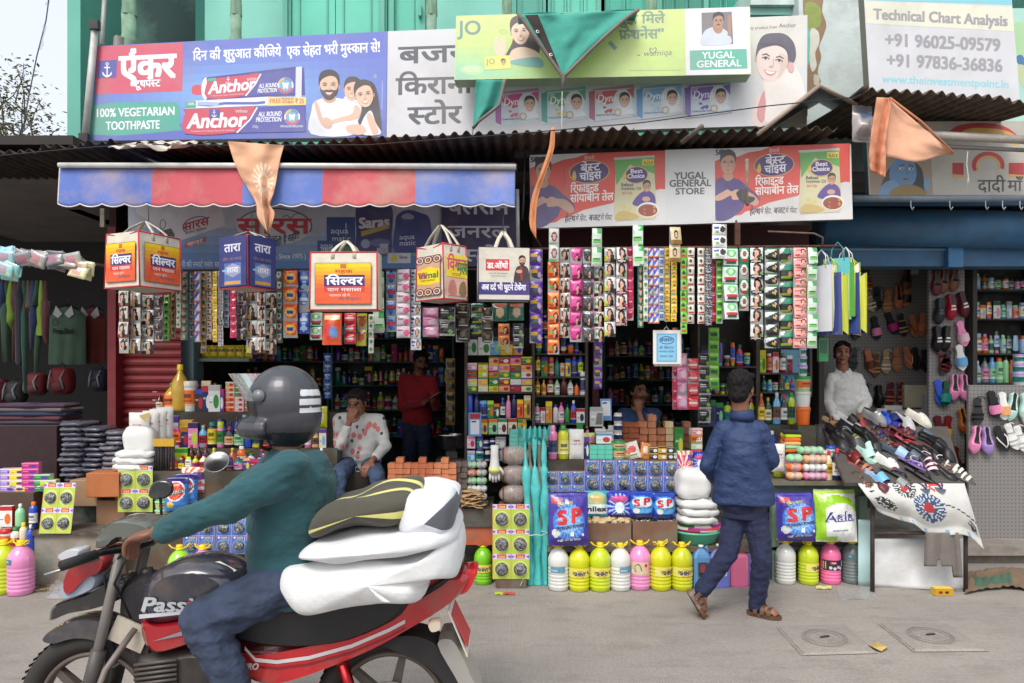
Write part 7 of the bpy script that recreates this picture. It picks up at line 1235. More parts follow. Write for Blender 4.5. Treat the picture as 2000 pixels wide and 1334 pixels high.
def human(label,origin,joints,hd,sk,shirt,pants,hairstyle='short',haircol=(26,22,22),s=1,moust=False,beard=0,hands=(),feet=(),sleeve=1.0,vox=.006,collar=None,shirtmat='cloth',belly=0,depth=.105,hem=None,loose=1.0,open_leg=True,hipw=.155,haircap=True):
 p=Person(label,origin);J={k:p.J(*v)for k,v in joints.items()};H=p.head(*hd);b=MB();head_shapes(b,H,s);nk=H@Vector((0,.02,-.07));mid=(J['sl']+J['sr'])/2;cap(b,nk,.056*s,mid+Vector((0,0,.0)),.06*s)
 torso(b,J['sl'],J['sr'],J['pel'],.86,depth,belly,hipw)
 for q in 'lr':chain(b,[J['s'+q],J['e'+q],J['w'+q]],[.045,.036,.026])
 for(q,d,n_,c,sd)in hands:hand_shapes(b,J['w'+q],d,n_,c,s,sd)
 for q in 'lr':
  if 'h'+q in J:chain(b,[J['h'+q],J['k'+q],J['a'+q]],[.075,.05,.036])
  if 't'+q in J:a,t=J['a'+q],J['t'+q];cap(b,a-Vector((0,0,.02)),.034,t,.03);b.ball(t,(.04,.04,.024),(0,0,0),12,8);f_=(t-a).normalized();sd=f_.cross(Vector((0,0,1))).normalized();[b.ball(t+f_*.035+sd*.016*i,(.012,.012,.011),(0,0,0),8,6)for i in(-2,-1,0,1,2)]
 hc_=head_colour(H,sk,s,haircol,moust,beard);und=pants if pants is not None else(60,60,66);ax_=(np.array(J['pel'])+np.array(mid))/2
 def bc(ce):col=hc_(ce);col[(ce[:,2]<mid.z-.1)&(np.hypot(ce[:,0]-ax_[0],ce[:,1]-ax_[1])<.2)&(ce[:,2]>J['pel'].z-.15)]=und;return col
 skin(b,'body','skin',p.root,vox,3,bc)
 if haircap:hair_mesh(H,p.root,s,haircol,hairstyle)
 c=MB();ps=dict(J);torso(c,J['sl'],J['sr'],J['pel'],1.05*loose,depth+.006,belly,hipw*1.03,nk-(nk-mid)*(.45 if collar is None and shirtmat=='jacket' else .82),hem or .09)
 for q in 'lr':
  e,w=J['e'+q],J['w'+q];pts=[J['s'+q],e,e+(w-e)*(sleeve-.5)*2*.98]if sleeve>.5 else[J['s'+q],J['s'+q]+(e-J['s'+q])*sleeve*2];chain(c,pts,[.057*loose,.05*loose,.04*loose][:len(pts)])
 skin(c,'shirt',shirtmat,p.root,vox,5,shirt,.008,(12,12,22),seed=hd[0])
 if pants is not None and 'hl' in J:
  c=MB();c.ball(J['pel'],(hipw*1.0,depth*.98,.13),(0,0,0),18,12)
  for q in 'lr':chain(c,[J['h'+q],J['k'+q],J['a'+q]],[.088,.068,.056])
  skin(c,'trousers','denim',p.root,vox,4,pants,.008,(14,14,30),seed=3)
 if collar is not None:
  c=MB();up=(nk-mid).normalized()
  for sx in(-1,1):
   a=mid+(nk-mid)*.42;qx=H.to_3x3()@Vector((sx,0,0));qf=H.to_3x3()@Vector((0,-1,0));c.add([a-qf*.06+up*.035,a+qx*.062+up*.03,a+qf*.062+qx*.012-up*.005,a+qf*.085+qx*.03-up*.05,a+qf*.05+qx*.075-up*.02,a+qx*.085-up*.01,a-qf*.085-up*.0],[(0,1,5,6),(1,2,4,5),(2,3,4)],collar)
  solid(c.build('collar',shirtmat,p.root),.004)
 return p,J,H
SK1=(138,92,68)
p,J,H=human('man in navy jacket and trousers walking past, seen from behind',P(1460,1205,4.71),dict(sl=(1412,838,4.78),sr=(1484,840,4.72),el=(1382,910,4.8),er=(1507,900,4.72),wl=(1412,955,4.98),wr=(1474,928,4.98),pel=(1452,978,4.76),hl=(1436,1000,4.8),hr=(1474,1000,4.74),kl=(1422,1080,4.72),kr=(1488,1092,4.68),al=(1372,1152,4.72),ar=(1478,1182,4.74),tl=(1372,1188,4.70),tr=(1506,1195,4.68)),(1447,762,4.74,148,4),SK1,(33,52,92),(33,39,68),'thick',(22,18,18),1.0,hands=(('l',(.3,.5,-.7),(0,-1,0),.7,1),('r',(-.4,.6,.2),(0,0,-1),.9,-1)),shirtmat='jacket',hem=.012,loose=1.1,hipw=.168,depth=.13,vox=.006)
m=MB();up=Vector((0,0,1));nk=p.J(1449,812,4.74);m.lathe([(.078,-.03),(.08,.0),(.074,.035),(.068,.04),(.066,.0)],22,nk,(33,52,92),sy=1.05);m.build('jacket_collar','jacket',p.root)
m=MB();m=MB()
def sandal(root,heel,toe,nrm,c=(78,52,38)):
 heel,toe,nrm=Vector(heel),Vector(toe),Vector(nrm).normalized();d=(toe-heel);L=d.length;d.normalize();w=d.cross(nrm).normalized();m=MB();n=20;out=[]
 for i in range(n):
  t=2*PI*i/n;a=(.5-.5*cos(t));out.append(heel+d*L*a+w*.043*sin(t)*(1.05 if a>.5 else .85))
 m.add([q for q in out]+[q-nrm*.024 for q in out],[tuple(range(n)),tuple(range(n,2*n))[::-1]]+[(i,(i+1)%n,(i+1)%n+n,i+n)for i in range(n)],[c,(60,44,36)]+[(96,66,46)]*n)
 for a,h in((.3,.062),(.5,.056),(.68,.045)):
  vs=[];b=heel+d*L*a
  for k in range(9):t=PI*k/8;q=b+w*.05*cos(t)+nrm*h*sin(t);vs+=[q-d*.013,q+d*.013]
  m.add(vs,[(2*k,2*k+1,2*k+3,2*k+2)for k in range(8)],(88,58,42),True)
 m.build('sandal','leather',root)
W3=lambda px,d,z:Vector((X(px,d),d,z))-p.o
sandal(p.root,W3(1458,4.77,.028),W3(1527,4.64,.028),(0,0,1));sandal(p.root,p.J(1346,1150,4.72),p.J(1380,1206,4.66),(.82,.1,.55))
def floral(c):
 col=np.tile(np.array((206,204,200),float),(len(c),1))
 for i in range(34):
  r_=random.Random(i);q=np.array((r_.uniform(-.27,.27),0,r_.uniform(-.06,.42)));dd=np.linalg.norm((c-q)*np.array((1,0,.8)),axis=1);k=i%3;col[dd<(.021,.025,.012)[k]]=((206,124,124),(200,168,168),(60,68,80))[k]
  if k==1:col[dd<.012]=(206,112,112)
 return col
OJ=P(700,905,6.2)
p,J,H=human('seated man in a flowered white shirt covering his face with one hand',OJ,dict(sl=(664,820,6.2),sr=(740,822,6.2),el=(664,868,5.96),wl=(682,826,5.94),er=(752,872,6.12),wr=(727,900,5.9),pel=(702,900,6.22),hl=(682,908,6.15),hr=(724,908,6.15),kl=(662,925,5.75),kr=(738,930,5.78),al=(655,1010,5.72),ar=(742,1010,5.75)),(696,789,6.13,-8,20),(140,92,70),floral,(66,84,112),'short',(36,32,32),1.0,moust=True,hands=(('l',(.3,-.1,.95),(.2,.98,0),.55,-1),('r',(-.45,-.5,-.5),(0,.6,-.8),.6,1)),sleeve=.86,belly=.03,vox=.006,loose=1.08)
m=MB();a,b_=J['wl'],J['el'];e=a+(b_-a)*.2;m.lathe([(.034,-.008),(.037,0),(.034,.008)],14,e,(206,206,210));m.lathe([(.036,-.01),(.038,0),(.036,.01)],14,e+(b_-a)*.08,(176,40,40));m.build('bracelet','plastic',p.root)
m=MB();q=p.J(718,905,5.86)
for k in range(2):m.tube([q+Vector((-.075+.055*k+.023*cos(t*.524),-.02,-.045-.03*k+.5*0+.02*sin(t*.524)+(.03 if k else-.0)))for t in range(13)],.0022,(190,190,190),5)
m.tube([q+Vector((-.09,-.01,-.04)),q+Vector((-.12,.02,.08))],.002,(190,190,190),4);o=m.build('eyeglasses','metal',center=True);o.location=OJ+o.location;tag(o,'thin metal eyeglasses dangling from the seated man\'s hand','eyeglasses')
t=MB();t.lathe([(.15,.4),(.19,.43),(.2,.5),(.2,.68),(.19,.76),(.15,.79)],26,(X(697,6.2),6.15,0),(64,56,52));tag(t.build('stool','cloth',center=True),'dark round cane stool under the seated man','stool')
p,J,H=human('standing clerk in a red shirt writing on a sheet of paper',P(815,895,7.7),dict(sl=(788,740,7.75),sr=(846,744,7.6),el=(784,795,7.7),er=(852,795,7.5),wl=(826,786,7.4),wr=(846,784,7.35),pel=(814,822,7.75),hl=(800,835,7.75),hr=(828,835,7.7),kl=(800,915,7.75),kr=(830,915,7.7),al=(800,985,7.75),ar=(830,985,7.7)),(822,706,7.62,22,22),(132,86,64),(160,28,38),(44,52,78),'short',(24,20,20),1.0,moust=True,hands=(('l',(.9,-.3,.1),(0,0,1),.5,-1),('r',(-.4,-.4,.1),(0,0,-1),.6,1)),belly=.02,collar=(140,24,32),vox=.008,hem=.03)
m=MB();m.add([P(825,786,7.32),P(858,766,7.32),P(866,764,7.5),P(832,784,7.5)],[(0,1,2,3)],(206,206,206));solid(tag(m.build('paper_sheet','paper',center=True),'white sheet of paper held by the clerk in red','paper'),.003)
p,J,H=human('mustached shopkeeper in a blue polo resting chin on hand',P(1247,880,6.95),dict(sl=(1215,808,7.0),sr=(1282,808,7.0),el=(1224,862,6.8),er=(1262,850,6.7),wl=(1245,850,6.66),wr=(1248,806,6.74),pel=(1248,900,7.05)),(1247,766,6.92,24,2),(160,108,84),(70,98,150),None,'short',(20,18,18),1.0,moust=True,hands=(('r',(-.1,-.1,1),(.2,.95,0),.8,1),),sleeve=.5,belly=.03,collar=(40,62,108),vox=.007)
m=MB();b=LB(m,p.J(1266,809,6.83));b.ell(.03,.012,.032,.018,(206,206,206));b.ell(.03,.012,.026,.012,(190,60,60));m.build('shirt_badge','cloth',p.root)
furn('shop_stool','dark stool on which the mustached shopkeeper sits','stool',[(X(1210,7),X(1285,7),6.95,7.25,.4,.72)])
p,J,H=human('young woman in a white shirt standing behind the shoe table',P(1652,830,7.0),dict(sl=(1625,740,7.0),sr=(1673,740,7.0),el=(1614,786,7.02),er=(1692,784,6.98),wl=(1632,818,6.8),wr=(1682,808,6.75),pel=(1652,796,7.03),hl=(1640,812,7.03),hr=(1664,812,7.03),kl=(1640,900,7.0),kr=(1664,900,7.0),al=(1640,985,7.0),ar=(1664,985,7.0)),(1645,690,6.95,-20,0,3),(150,102,78),(224,222,218),(44,58,96),'bun',(18,16,18),.97,hands=(('l',(.3,-.5,-.7),(0,0,-1),.4,-1),('r',(-.5,-.6,-.3),(0,0,-1),.4,1)),sleeve=.98,collar=(226,224,220),vox=.007,loose=1.14,depth=.095,hipw=.14)
m=MB();[m.ball(p.J(1652,745+k*13,6.865-.004*k),(.006,.004,.006),(190,190,186),8,5)for k in range(4)];m.build('button','plastic',p.root)
# ================================================================== MOTORCYCLE, RIDER AND LOAD
BD=2.83;BO=P(480,HY+HC*F/BD,BD);BO.z=0
B_=lambda px,py,dd=0:P(px,py,BD)+Vector((0,dd,0))-BO
bike=empty('motorcycle','red and black motorcycle ridden past the stalls towards the left','motorcycle',BO)
def puff(name,pts,hw,col,material='paint',k=3,parent=None,dy=0,flat=.84,cols=None):
 q=smooth_loop(pts,k);cx=sum(p[0]for p in q)/len(q);cy=sum(p[1]for p in q)/len(q);m=MB();n=len(q);rings=[(-1,flat),(-.86,.94),(-.45,1),(.45,1),(.86,.94),(1,flat)];vs=[]
 for o,s in rings:vs+=[B_(cx+(x-cx)*s,cy+(y-cy)*s,dy+o*hw)for x,y in q]
 fs=[(r*n+i,r*n+(i+1)%n,(r+1)*n+(i+1)%n,(r+1)*n+i)for r in range(5)for i in range(n)];m.add(vs,fs,col,True);m.add(vs,[tuple(range(n)),tuple(range(5*n,6*n))[::-1]],col);return m.build(name,material,parent or bike)
def bar(name,pts,r,col,material='metal',parent=None,n=8):m=MB();m.tube([B_(*p)for p in pts],r,col,n);return m.build(name,material,parent or bike)
def wheel(cx,cy,rad,spokes):
 root=bpy.data.objects.new('wheel',None);COL.objects.link(root);root.parent=bike;root.location=B_(cx,cy);
 def tor(R0,r0,r1,col,n=56,k=10):
  m=MB();m.grid(lambda u,v:((R0+r0*cos(2*PI*v))*cos(2*PI*u),r1*sin(2*PI*v),(R0+r0*cos(2*PI*v))*sin(2*PI*u)),n,k,col);return m
 t=tor(rad-.042,.042,.045,(44,40,38));
 for i in range(64):
  a=2*PI*i/64;c,s=cos(a),sin(a);t.add([((rad-.004)*c-.006*s,-.03,(rad-.004)*s+.006*c),((rad+.003)*c,-.028,(rad+.003)*s),((rad+.003)*c,.028,(rad+.003)*s),((rad-.004)*c-.006*s,.03,(rad-.004)*s+.006*c)],[(0,1,2,3)],(34,32,30))
 t.build('tyre','rubber',root);tor(rad-.09,.014,.03,(96,84,74)).build('rim','dull',root);h=MB();h.tube([(0,-.07,0),(0,.07,0)],.045,(90,84,80),16);h.tube([(0,-.045,0),(0,-.04,0)],.11,(110,106,102),24);h.build('hub','dull',root)
 s_=MB()
 for i in range(spokes):a=2*PI*i/spokes+.3;s_.add([((.04)*cos(a)-.02*sin(a),y,.04*sin(a)+.02*cos(a))for y in(-.02,.02)]+[((rad-.1)*cos(a)-.014*sin(a),y,(rad-.1)*sin(a)+.014*cos(a))for y in(-.015,.015)]+[((rad-.1)*cos(a)+.014*sin(a),y,(rad-.1)*sin(a)-.014*cos(a))for y in(-.015,.015)]+[(.04*cos(a)+.02*sin(a),y,.04*sin(a)-.02*cos(a))for y in(-.02,.02)],[(0,2,4,6),(1,7,5,3),(0,1,3,2),(6,4,5,7)],(84,76,70))
 s_.build('spokes','dull',root)
zg=HY+HC*F/BD;rad=.298;wy=zg-rad*F/BD
wheel(188,wy,rad,6);wheel(765,wy,rad,6)
puff('front_fender',[(98,1240),(112,1222),(150,1204),(200,1200),(228,1214),(240,1250),(236,1290),(224,1300),(222,1262),(200,1240),(160,1236),(120,1246)],.06,(58,58,66),flat=.95)
for dy in(-.1,.1):bar('fork',[(262,1070,dy),(228,1220,dy),(190,wy,dy)],.02,(110,104,100),'dull');bar('fork_slider',[(222,1250,dy),(190,wy,dy)],.03,(70,66,64),'dull')
puff('headlight_cowl',[(148,1128),(160,1098),(190,1074),(220,1066),(236,1080),(226,1104),(196,1118),(168,1146),(152,1150)],.1,(150,26,36));puff('headlight',[(138,1140),(150,1122),(186,1112),(214,1112),(210,1136),(180,1152),(148,1160)],.085,(150,160,176),'gloss');puff('cowl_base',[(112,1196),(124,1172),(190,1150),(240,1120),(262,1130),(254,1160),(200,1180),(150,1190),(116,1204)],.07,(40,38,40));puff('meter_visor',[(204,1060),(216,1030),(246,1008),(300,1012),(318,1026),(300,1038),(250,1040),(226,1060)],.09,(96,98,92),'gloss');puff('indicator',[(172,1062),(190,1050),(214,1050),(210,1064),(186,1072)],.04,(190,190,196),'gloss',dy=-.16)
bar('handlebar',[(238,1056,-.33),(262,1052,-.22),(290,1058,-.1),(296,1062,0),(290,1058,.1),(262,1052,.22),(238,1056,.33)],.012,(60,60,62));bar('grip',[(232,1057,-.36),(256,1053,-.24)],.019,(30,30,30),'rubber');bar('lever',[(262,1060,-.24),(230,1068,-.27),(196,1076,-.34)],.006,(150,150,150))
bar('mirror_stem',[(268,1052,.2),(250,985,.26)],.006,(40,40,40));puff('mirror',[(226,990),(238,960),(272,960),(276,984),(252,998)],.012,(40,42,44),dy=.26)
t=puff('fuel_tank',[(300,1150),(314,1112),(350,1092),(404,1086),(456,1098),(486,1124),(488,1170),(462,1184),(400,1190),(336,1200),(304,1190)],.13,(52,52,66),flat=.72);puff('tank_panel',[(300,1192),(330,1200),(400,1190),(468,1180),(474,1200),(440,1222),(380,1244),(330,1256),(306,1236)],.128,(158,24,36),flat=.8)
m=MB();m.add([B_(412,1092,-.06),B_(440,1090,-.05),B_(474,1106,-.06),B_(456,1114,-.1)],[(0,1,2,3)],(206,200,190));solid(m.build('tank_label','paper',bike),.003)
m=MB()
def lett(tx,x,y,w,h,col,dy,bold=.04,shear=.3):
 vs,fs,tw=text_geo(tx);ky=h/.69
 for k,(a_,b2)in enumerate(((-1,-.6),(1,.6),(1,-.6))):m.add([B_(x+a/tw*w+shear*b*ky+a_*bold*ky,y-b*ky+b2*bold*ky,dy-.0004*k)for a,b in vs],fs,col)
lett('Passion',308,1172,146,26,(176,178,182),-.137);lett('Pro',390,1174,44,20,(206,60,70),-.1385)
m.add([B_(306,1186,-.134),B_(400,1176,-.136),B_(470,1170,-.134),B_(470,1166,-.134),B_(400,1170,-.136),B_(306,1178,-.134)],[(0,1,4,5),(1,2,3,4)],(190,190,196));m.add([B_(330,1228,-.134),B_(400,1204,-.136),B_(456,1192,-.134),B_(440,1200,-.134),B_(390,1216,-.136)],[(0,1,2,3,4)],(130,128,134));m.build('tank_graphics','gloss',bike)
puff('seat',[(440,1200),(470,1168),(540,1176),(620,1168),(700,1150),(790,1130),(836,1126),(820,1160),(790,1192),(700,1232),(600,1246),(520,1242),(460,1226)],.13,(26,25,28),'leather')
puff('tail_panel',[(436,1250),(500,1262),(580,1250),(680,1226),(760,1196),(820,1152),(850,1112),(900,1106),(928,1108),(918,1136),(880,1170),(820,1206),(740,1250),(640,1292),(560,1318),(520,1320),(470,1296)],.115,(176,22,34),flat=.9)
m=MB()
for off,c,y0 in((0,(196,190,190),0),(-.0008,(120,26,36),14)):
 q=[(500,1240),(520,1262),(560,1266),(620,1258),(700,1236),(770,1206),(800,1190)];vs=[]
 for i,(x,y)in enumerate(q):vs+=[B_(x,y+y0,-.1185-off),B_(x,y+y0+(7 if y0==0 else 4),-.1185-off)]
 m.add(vs,[(2*i,2*i+1,2*i+3,2*i+2)for i in range(len(q)-1)],c)
m.build('tail_stripe','gloss',bike);puff('tail_light',[(884,1116),(926,1104),(934,1112),(916,1146),(890,1150)],.085,(206,30,40),'gloss');m=MB();lett('PRO',496,1284,28,12,(206,190,190),-.118);m.build('side_badge','gloss',bike)
puff('engine',[(280,1270),(330,1262),(420,1252),(470,1290),(480,1380),(440,1430),(330,1430),(290,1370)],.1,(50,46,46),'dull');
for k in range(7):bar('cooling_fin',[(292,1276+k*9,-.115),(372,1266+k*9,-.115)],.006,(84,80,78),'dull')
for k in range(2):puff('crankcase_cover',[(360+k*80,1340),(400+k*80,1322),(440+k*80,1342),(440+k*80,1392),(400+k*80,1410),(362+k*80,1390)],.03,(92,86,82),'dull',dy=-.12)
puff('radiator_shroud',[(262,1130),(304,1120),(312,1200),(306,1290),(286,1300),(262,1230),(250,1180)],.07,(44,42,46),'dull',flat=.9);bar('frame_tube',[(286,1110,0),(300,1200,0),(300,1330,0),(340,1430,0)],.025,(40,38,38),'dull');bar('leg_guard',[(290,1210,-.1),(262,1268,-.2),(250,1330,-.26),(300,1376,-.22),(330,1400,-.1)],.012,(120,110,104),'dull');bar('horn',[(262,1218,-.06),(262,1218,-.02)],.035,(70,66,64),'dull',n=16)
m=MB();m.box(-.07,.07,-.004,.004,-.05,.05,(196,186,170));o=m.build('engine_guard_plate','dull',bike,B_(274,1224,-.08));o.rotation_euler=(0,R(24),0)
bar('brake_cable',[(270,1066,-.12),(232,1110,-.1),(236,1200,-.08),(204,1340,-.06)],.005,(24,24,24),'rubber');bar('clutch_cable',[(290,1066,-.16),(262,1120,-.14),(282,1190,-.1)],.005,(24,24,24),'rubber')
bar('rear_shock',[(684,1270,-.13),(716,1380,-.13)],.024,(150,40,44),'metal');bar('swingarm',[(470,1400,-.09),(765,wy,-.09)],.022,(60,56,54),'dull');bar('silencer',[(430,1432,.13),(620,1420,.15),(800,1390,.15)],.042,(150,146,142))
puff('chain_cover',[(480,1370),(560,1362),(700,1366),(780,1350),(820,1372),(790,1410),(700,1410),(560,1404),(484,1404)],.02,(70,64,60),'dull',dy=-.11)
puff('rear_fender',[(740,1238),(800,1226),(850,1240),(890,1290),(916,1340),(936,1380),(916,1384),(880,1330),(838,1286),(790,1262)],.075,(36,34,36),'rubber',flat=.97);puff('mud_flap',[(858,1240),(884,1232),(904,1260),(922,1300),(944,1350),(920,1350),(890,1300)],.09,(150,146,140),'plastic',flat=.98)
m=MB();a,b2=B_(880,1176,-.11),B_(916,1262,-.11);m.add([a,b2,b2+Vector((.0,.22,0)),a+Vector((.0,.22,0))],[(0,1,2,3)],(214,206,196));m.add([a+Vector((.012,.02,-.02)),b2+Vector((.0,.02,.03)),b2+Vector((.0,.2,.03)),a+Vector((.012,.2,-.02))],[(0,1,2,3)],(190,60,60));solid(m.build('number_plate','paper',bike),.003)
bar('grab_rail',[(820,1150,-.13),(866,1120,-.14),(900,1096,-.1),(900,1096,.1),(866,1120,.14)],.011,(60,58,58));bar('foot_peg',[(470,1352,-.1),(470,1352,-.24)],.014,(40,40,40),'rubber');puff('rear_indicator',[(846,1188),(866,1184),(870,1198),(852,1204)],.03,(206,190,170),'gloss',dy=-.15)
RO=B_(560,1150)+BO
p=Person('rider in a teal shirt and dark helmet on the red motorcycle',RO);D=BD
J=dict(sl=p.J(566,918,D-.19),sr=p.J(548,915,D+.19),el=p.J(444,990,D-.3),wl=p.J(306,1040,D-.32),er=p.J(440,985,D+.3),wr=p.J(300,1040,D+.32),pel=p.J(566,1128,D),hl=p.J(556,1140,D-.11),hr=p.J(556,1140,D+.11),kl=p.J(398,1212,D-.2),kr=p.J(404,1206,D+.2),al=p.J(466,1352,D-.2),ar=p.J(466,1352,D+.2))
H=p.head(548,800,D,-82,6);b=MB();head_shapes(b,H,1);nk=H@Vector((0,.02,-.07));mid=(J['sl']+J['sr'])/2;cap(b,nk,.055,mid,.06);torso(b,J['sl'],J['sr'],J['pel'],.9)
for q,sd in(('l',1),('r',-1)):
 chain(b,[J['s'+q],J['e'+q],J['w'+q]],[.045,.038,.027]);y=-.29 if q=='l' else .29;tgt=p.J(238,1052,D+y*1.0);d_=(tgt-J['w'+q]).normalized();hand_shapes(b,J['w'+q],d_+Vector((0,0,-.05)),(.1,0,-1),1.0,1.05,-sd);chain(b,[J['h'+q],J['k'+q],J['a'+q]],[.075,.055,.038]);a=J['a'+q];cap(b,a-Vector((.01,0,.03)),.036,a+Vector((-.15,0,-.06)),.032)
skin(b,'body','skin',p.root,.006,3,(120,78,60))
c=MB();torso(c,J['sl'],J['sr'],J['pel'],1.1,.13,.02,.17,nk-(nk-mid)*.5,.1)
c.ball(p.J(606,960,D),(.10,.17,.17),(0,0,0),16,10)
for q in 'lr':e,w=J['e'+q],J['w'+q];chain(c,[J['s'+q],e,e+(w-e)*.86],[.08,.064,.05])
skin(c,'shirt','cloth',p.root,.007,5,(33,76,82),.014,(9,9,16),seed=4)
c=MB();c.ball(J['pel']-Vector((0,0,.03)),(.15,.17,.12),(0,0,0),16,10)
for q in 'lr':chain(c,[J['h'+q],J['k'+q],J['k'+q]+(J['a'+q]-J['k'+q])*.88],[.102,.088,.062])
skin(c,'trousers','denim',p.root,.007,4,(52,62,84),.012,(12,12,24),seed=6)
for q in 'lr':
 a=J['a'+q];s_=MB();s_.box(a.x-.2,a.x+.05,a.y-.045,a.y+.045,a.z-.115,a.z-.09,(50,38,32));s_.build('sandal','leather',p.root)
h=MB();hc=p.J(556,786,D);h.ball(hc,(.145,.128,.148),(0,0,0),28,20);h.ball(hc+Vector((.01,0,-.05)),(.135,.122,.135),(0,0,0),28,20);h.tube([hc+Vector((-.03+.115*-sin(t),.098*cos(t),-.098))for t in[PI*k/10 for k in range(11)]],.044,(0,0,0),10)
def hcol(ce):
 q=ce-np.array(hc);col=np.tile(np.array((60,60,67.)),(len(ce),1));col[(q[:,2]<-.112)&(q[:,0]>-.06)]=(30,30,32);col[(q[:,0]<-.07)&(q[:,2]>-.075)&(q[:,2]<.045)]=(26,24,26)
 for z0,z1 in((.028,.052),(-.005,.018),(-.036,-.016)):col[(q[:,0]>.09)&(q[:,2]>z0)&(q[:,2]<z1)&(q[:,1]<0)&(q[:,1]>-.12)]=(214,214,218)
 return col
hm=skin(h,'helmet','plastic',p.root,.006,3,hcol)
v=MB();v.grid(lambda a,b3:hc+Vector((-.155*cos((a-.5)*2.2)-.06*(1-b3)**1.3,.145*sin((a-.5)*2.2),.115-.105*b3)),16,8,(196,200,206));v.build('visor','visor',hm)
for sy in(-1,1):v=MB();v.tube([hc+Vector((-.06,sy*.122,.03)),hc+Vector((-.06,sy*.129,.03))],.024,(110,110,116),16);v.build('visor_hinge','plastic',hm)
v=MB();v.tube([hc+Vector((-.05,-.11,-.1)),hc+Vector((-.07,-.07,-.17)),hc+Vector((-.06,0,-.19)),hc+Vector((-.07,.07,-.17)),hc+Vector((-.05,.11,-.1))],.008,(24,24,26),6);v.build('strap','cloth',hm)
def roll(name,label,base,pts,hw,col,rz=0,wr=.02,mat_='cloth',cat='bundle',seed=0,nv=22):
 q=smooth_loop(pts,6);cx=sum(a for a,_ in q)/len(q);cy=sum(b for _,b in q)/len(q);m=MB()
 def f(u,v):
  i=u*len(q);a=q[int(i)%len(q)];w=2*v-1;k=(1-abs(w)**4)**.35;x,y=cx+(a[0]-cx)*k,cy+(a[1]-cy)*k;p=P(x,y,BD)+Vector((0,w*hw,0));return p+Vector((0,.3,1))*wr*noise.noise((p.x*6+seed,p.y*7,p.z*9))
 m.grid(f,len(q),nv,col);return tag(m.build(name,mat_,center=True),label,cat)
roll('foam_roll','white foam sheet folded over on the motorcycle seat',0,[(572,1118),(582,1084),(640,1070),(740,1056),(850,1044),(892,1030),(906,1046),(902,1096),(858,1106),(836,1140),(780,1144),(720,1146),(650,1164),(596,1156)],.34,(222,222,222),wr=.03)
roll('foam_roll','second white foam fold with dark gap, upper layer of the load',0,[(608,1060),(640,1036),(700,1024),(780,1010),(862,1000),(896,1010),(896,1034),(840,1048),(740,1062),(690,1070),(640,1068)],.36,(222,222,224),wr=.014,seed=3)
roll('patterned_cover','dark olive and yellow patterned cover rolled on the white foam',0,[(624,1010),(640,986),(700,962),(770,942),(812,940),(828,960),(810,1000),(740,1008),(680,1016),(636,1024)],.3,lambda u,v:(206,200,120)if .22<v<.27 or .46<v<.5 or u>.965 or .52<u<.56 else((176,176,178)if abs(u-.8)<.05 and .2<v<.4 else(70,66,56)),wr=.03,seed=6)
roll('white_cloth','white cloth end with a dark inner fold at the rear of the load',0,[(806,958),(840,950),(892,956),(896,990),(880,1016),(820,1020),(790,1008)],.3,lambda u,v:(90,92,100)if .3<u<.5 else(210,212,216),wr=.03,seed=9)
# ================================================================== SHOE SHOP, COSMETICS SHOP
def peg(n,l,b):
 t=n.new('ShaderNodeTexCoord');v=n.new('ShaderNodeTexVoronoi');v.inputs['Scale'].default_value=30;v.inputs['Randomness'].default_value=0;mp=n.new('ShaderNodeMapping');mp.inputs['Scale'].default_value=(1,0,1);l.new(t.outputs['Object'],mp.inputs['Vector']);l.new(mp.outputs[0],v.inputs['Vector']);r=n.new('ShaderNodeMapRange');r.inputs['From Min'].default_value=.14;r.inputs['From Max'].default_value=.24;l.new(v.outputs['Distance'],r.inputs['Value']);x=n.new('ShaderNodeMix');x.data_type='RGBA';l.new(r.outputs[0],x.inputs[0]);x.inputs[6].default_value=(.09,.088,.085,1);x.inputs[7].default_value=(*lin((128,124,122)),1);l.new(x.outputs[2],b.inputs['Base Color']);b.inputs['Roughness'].default_value=.7
MT['peg']=own('peg_board_holes',peg)
def panel(name,label,x0,x1,y0,y1,d,mat_,col,cat='board',th=.03):m=MB();m.box(X(x0,d),X(x1,d),d,d+th,Z(y1,d),Z(y0,d),col);return tag(m.build(name,mat_,center=True),label,cat)
shell('shoe_shop_wall','dark walls and ceiling of the shoe and cosmetics shops',[(X(1575,7.6),8,7.62,7.75,0,3.4,(50,46,46)),(X(1575,6.6),8,6.25,7.6,3.1,3.2,(50,50,52)),(X(1572,7)+.01,X(1582,7)+.01,6.7,7.6,.17,3.0,(60,50,50)),(6.2,6.3,5.6,7.6,0,3.4,(60,56,54)),(X(1881,6.9),X(1889,6.9),6.75,7.6,.17,3.0,(70,66,64))])
panel('pegboard','large perforated board crowded with sandals behind the woman',1590,1812,512,832,7.5,'peg',(176,172,170));panel('pegboard','narrow perforated side board with maroon slippers and clogs',1814,1884,516,905,6.75,'peg',(176,172,170));panel('pegboard','pale perforated board below the cosmetics shelves',1892,2060,752,1086,6.3,'peg',(176,172,170))
m=MB();m.tube([(X(1600,6.3),6.3,Z(440,6.3)),(X(2080,6.3),6.3,Z(452,6.3))],.165,(62,108,146),20);m.box(X(1600,6.4),6.2,6.4,6.6,Z(520,6.4),Z(478,6.4),(58,104,142));m.box(X(1600,6.4),X(1850,6.4),6.38,6.4,Z(490,6.4),Z(486,6.4),(100,140,170));tag(m.build('shutter_housing','dull',center=True),'blue rolled shutter housing across the shoe shop','shutter')
furn('blue_post','blue steel post between shoe shop and cosmetics shelves','post',[(X(1850,6.36),X(1879,6.36),6.34,6.39,Z(522,6.36),Z(470,6.36),(70,128,176))],'dull');furn('blue_fascia','blue painted fascia panel under the weathered signboard','fascia',[(X(1668,5.9),6.4,5.9,5.95,Z(400,5.9),3.1,(44,84,120))],'dull')
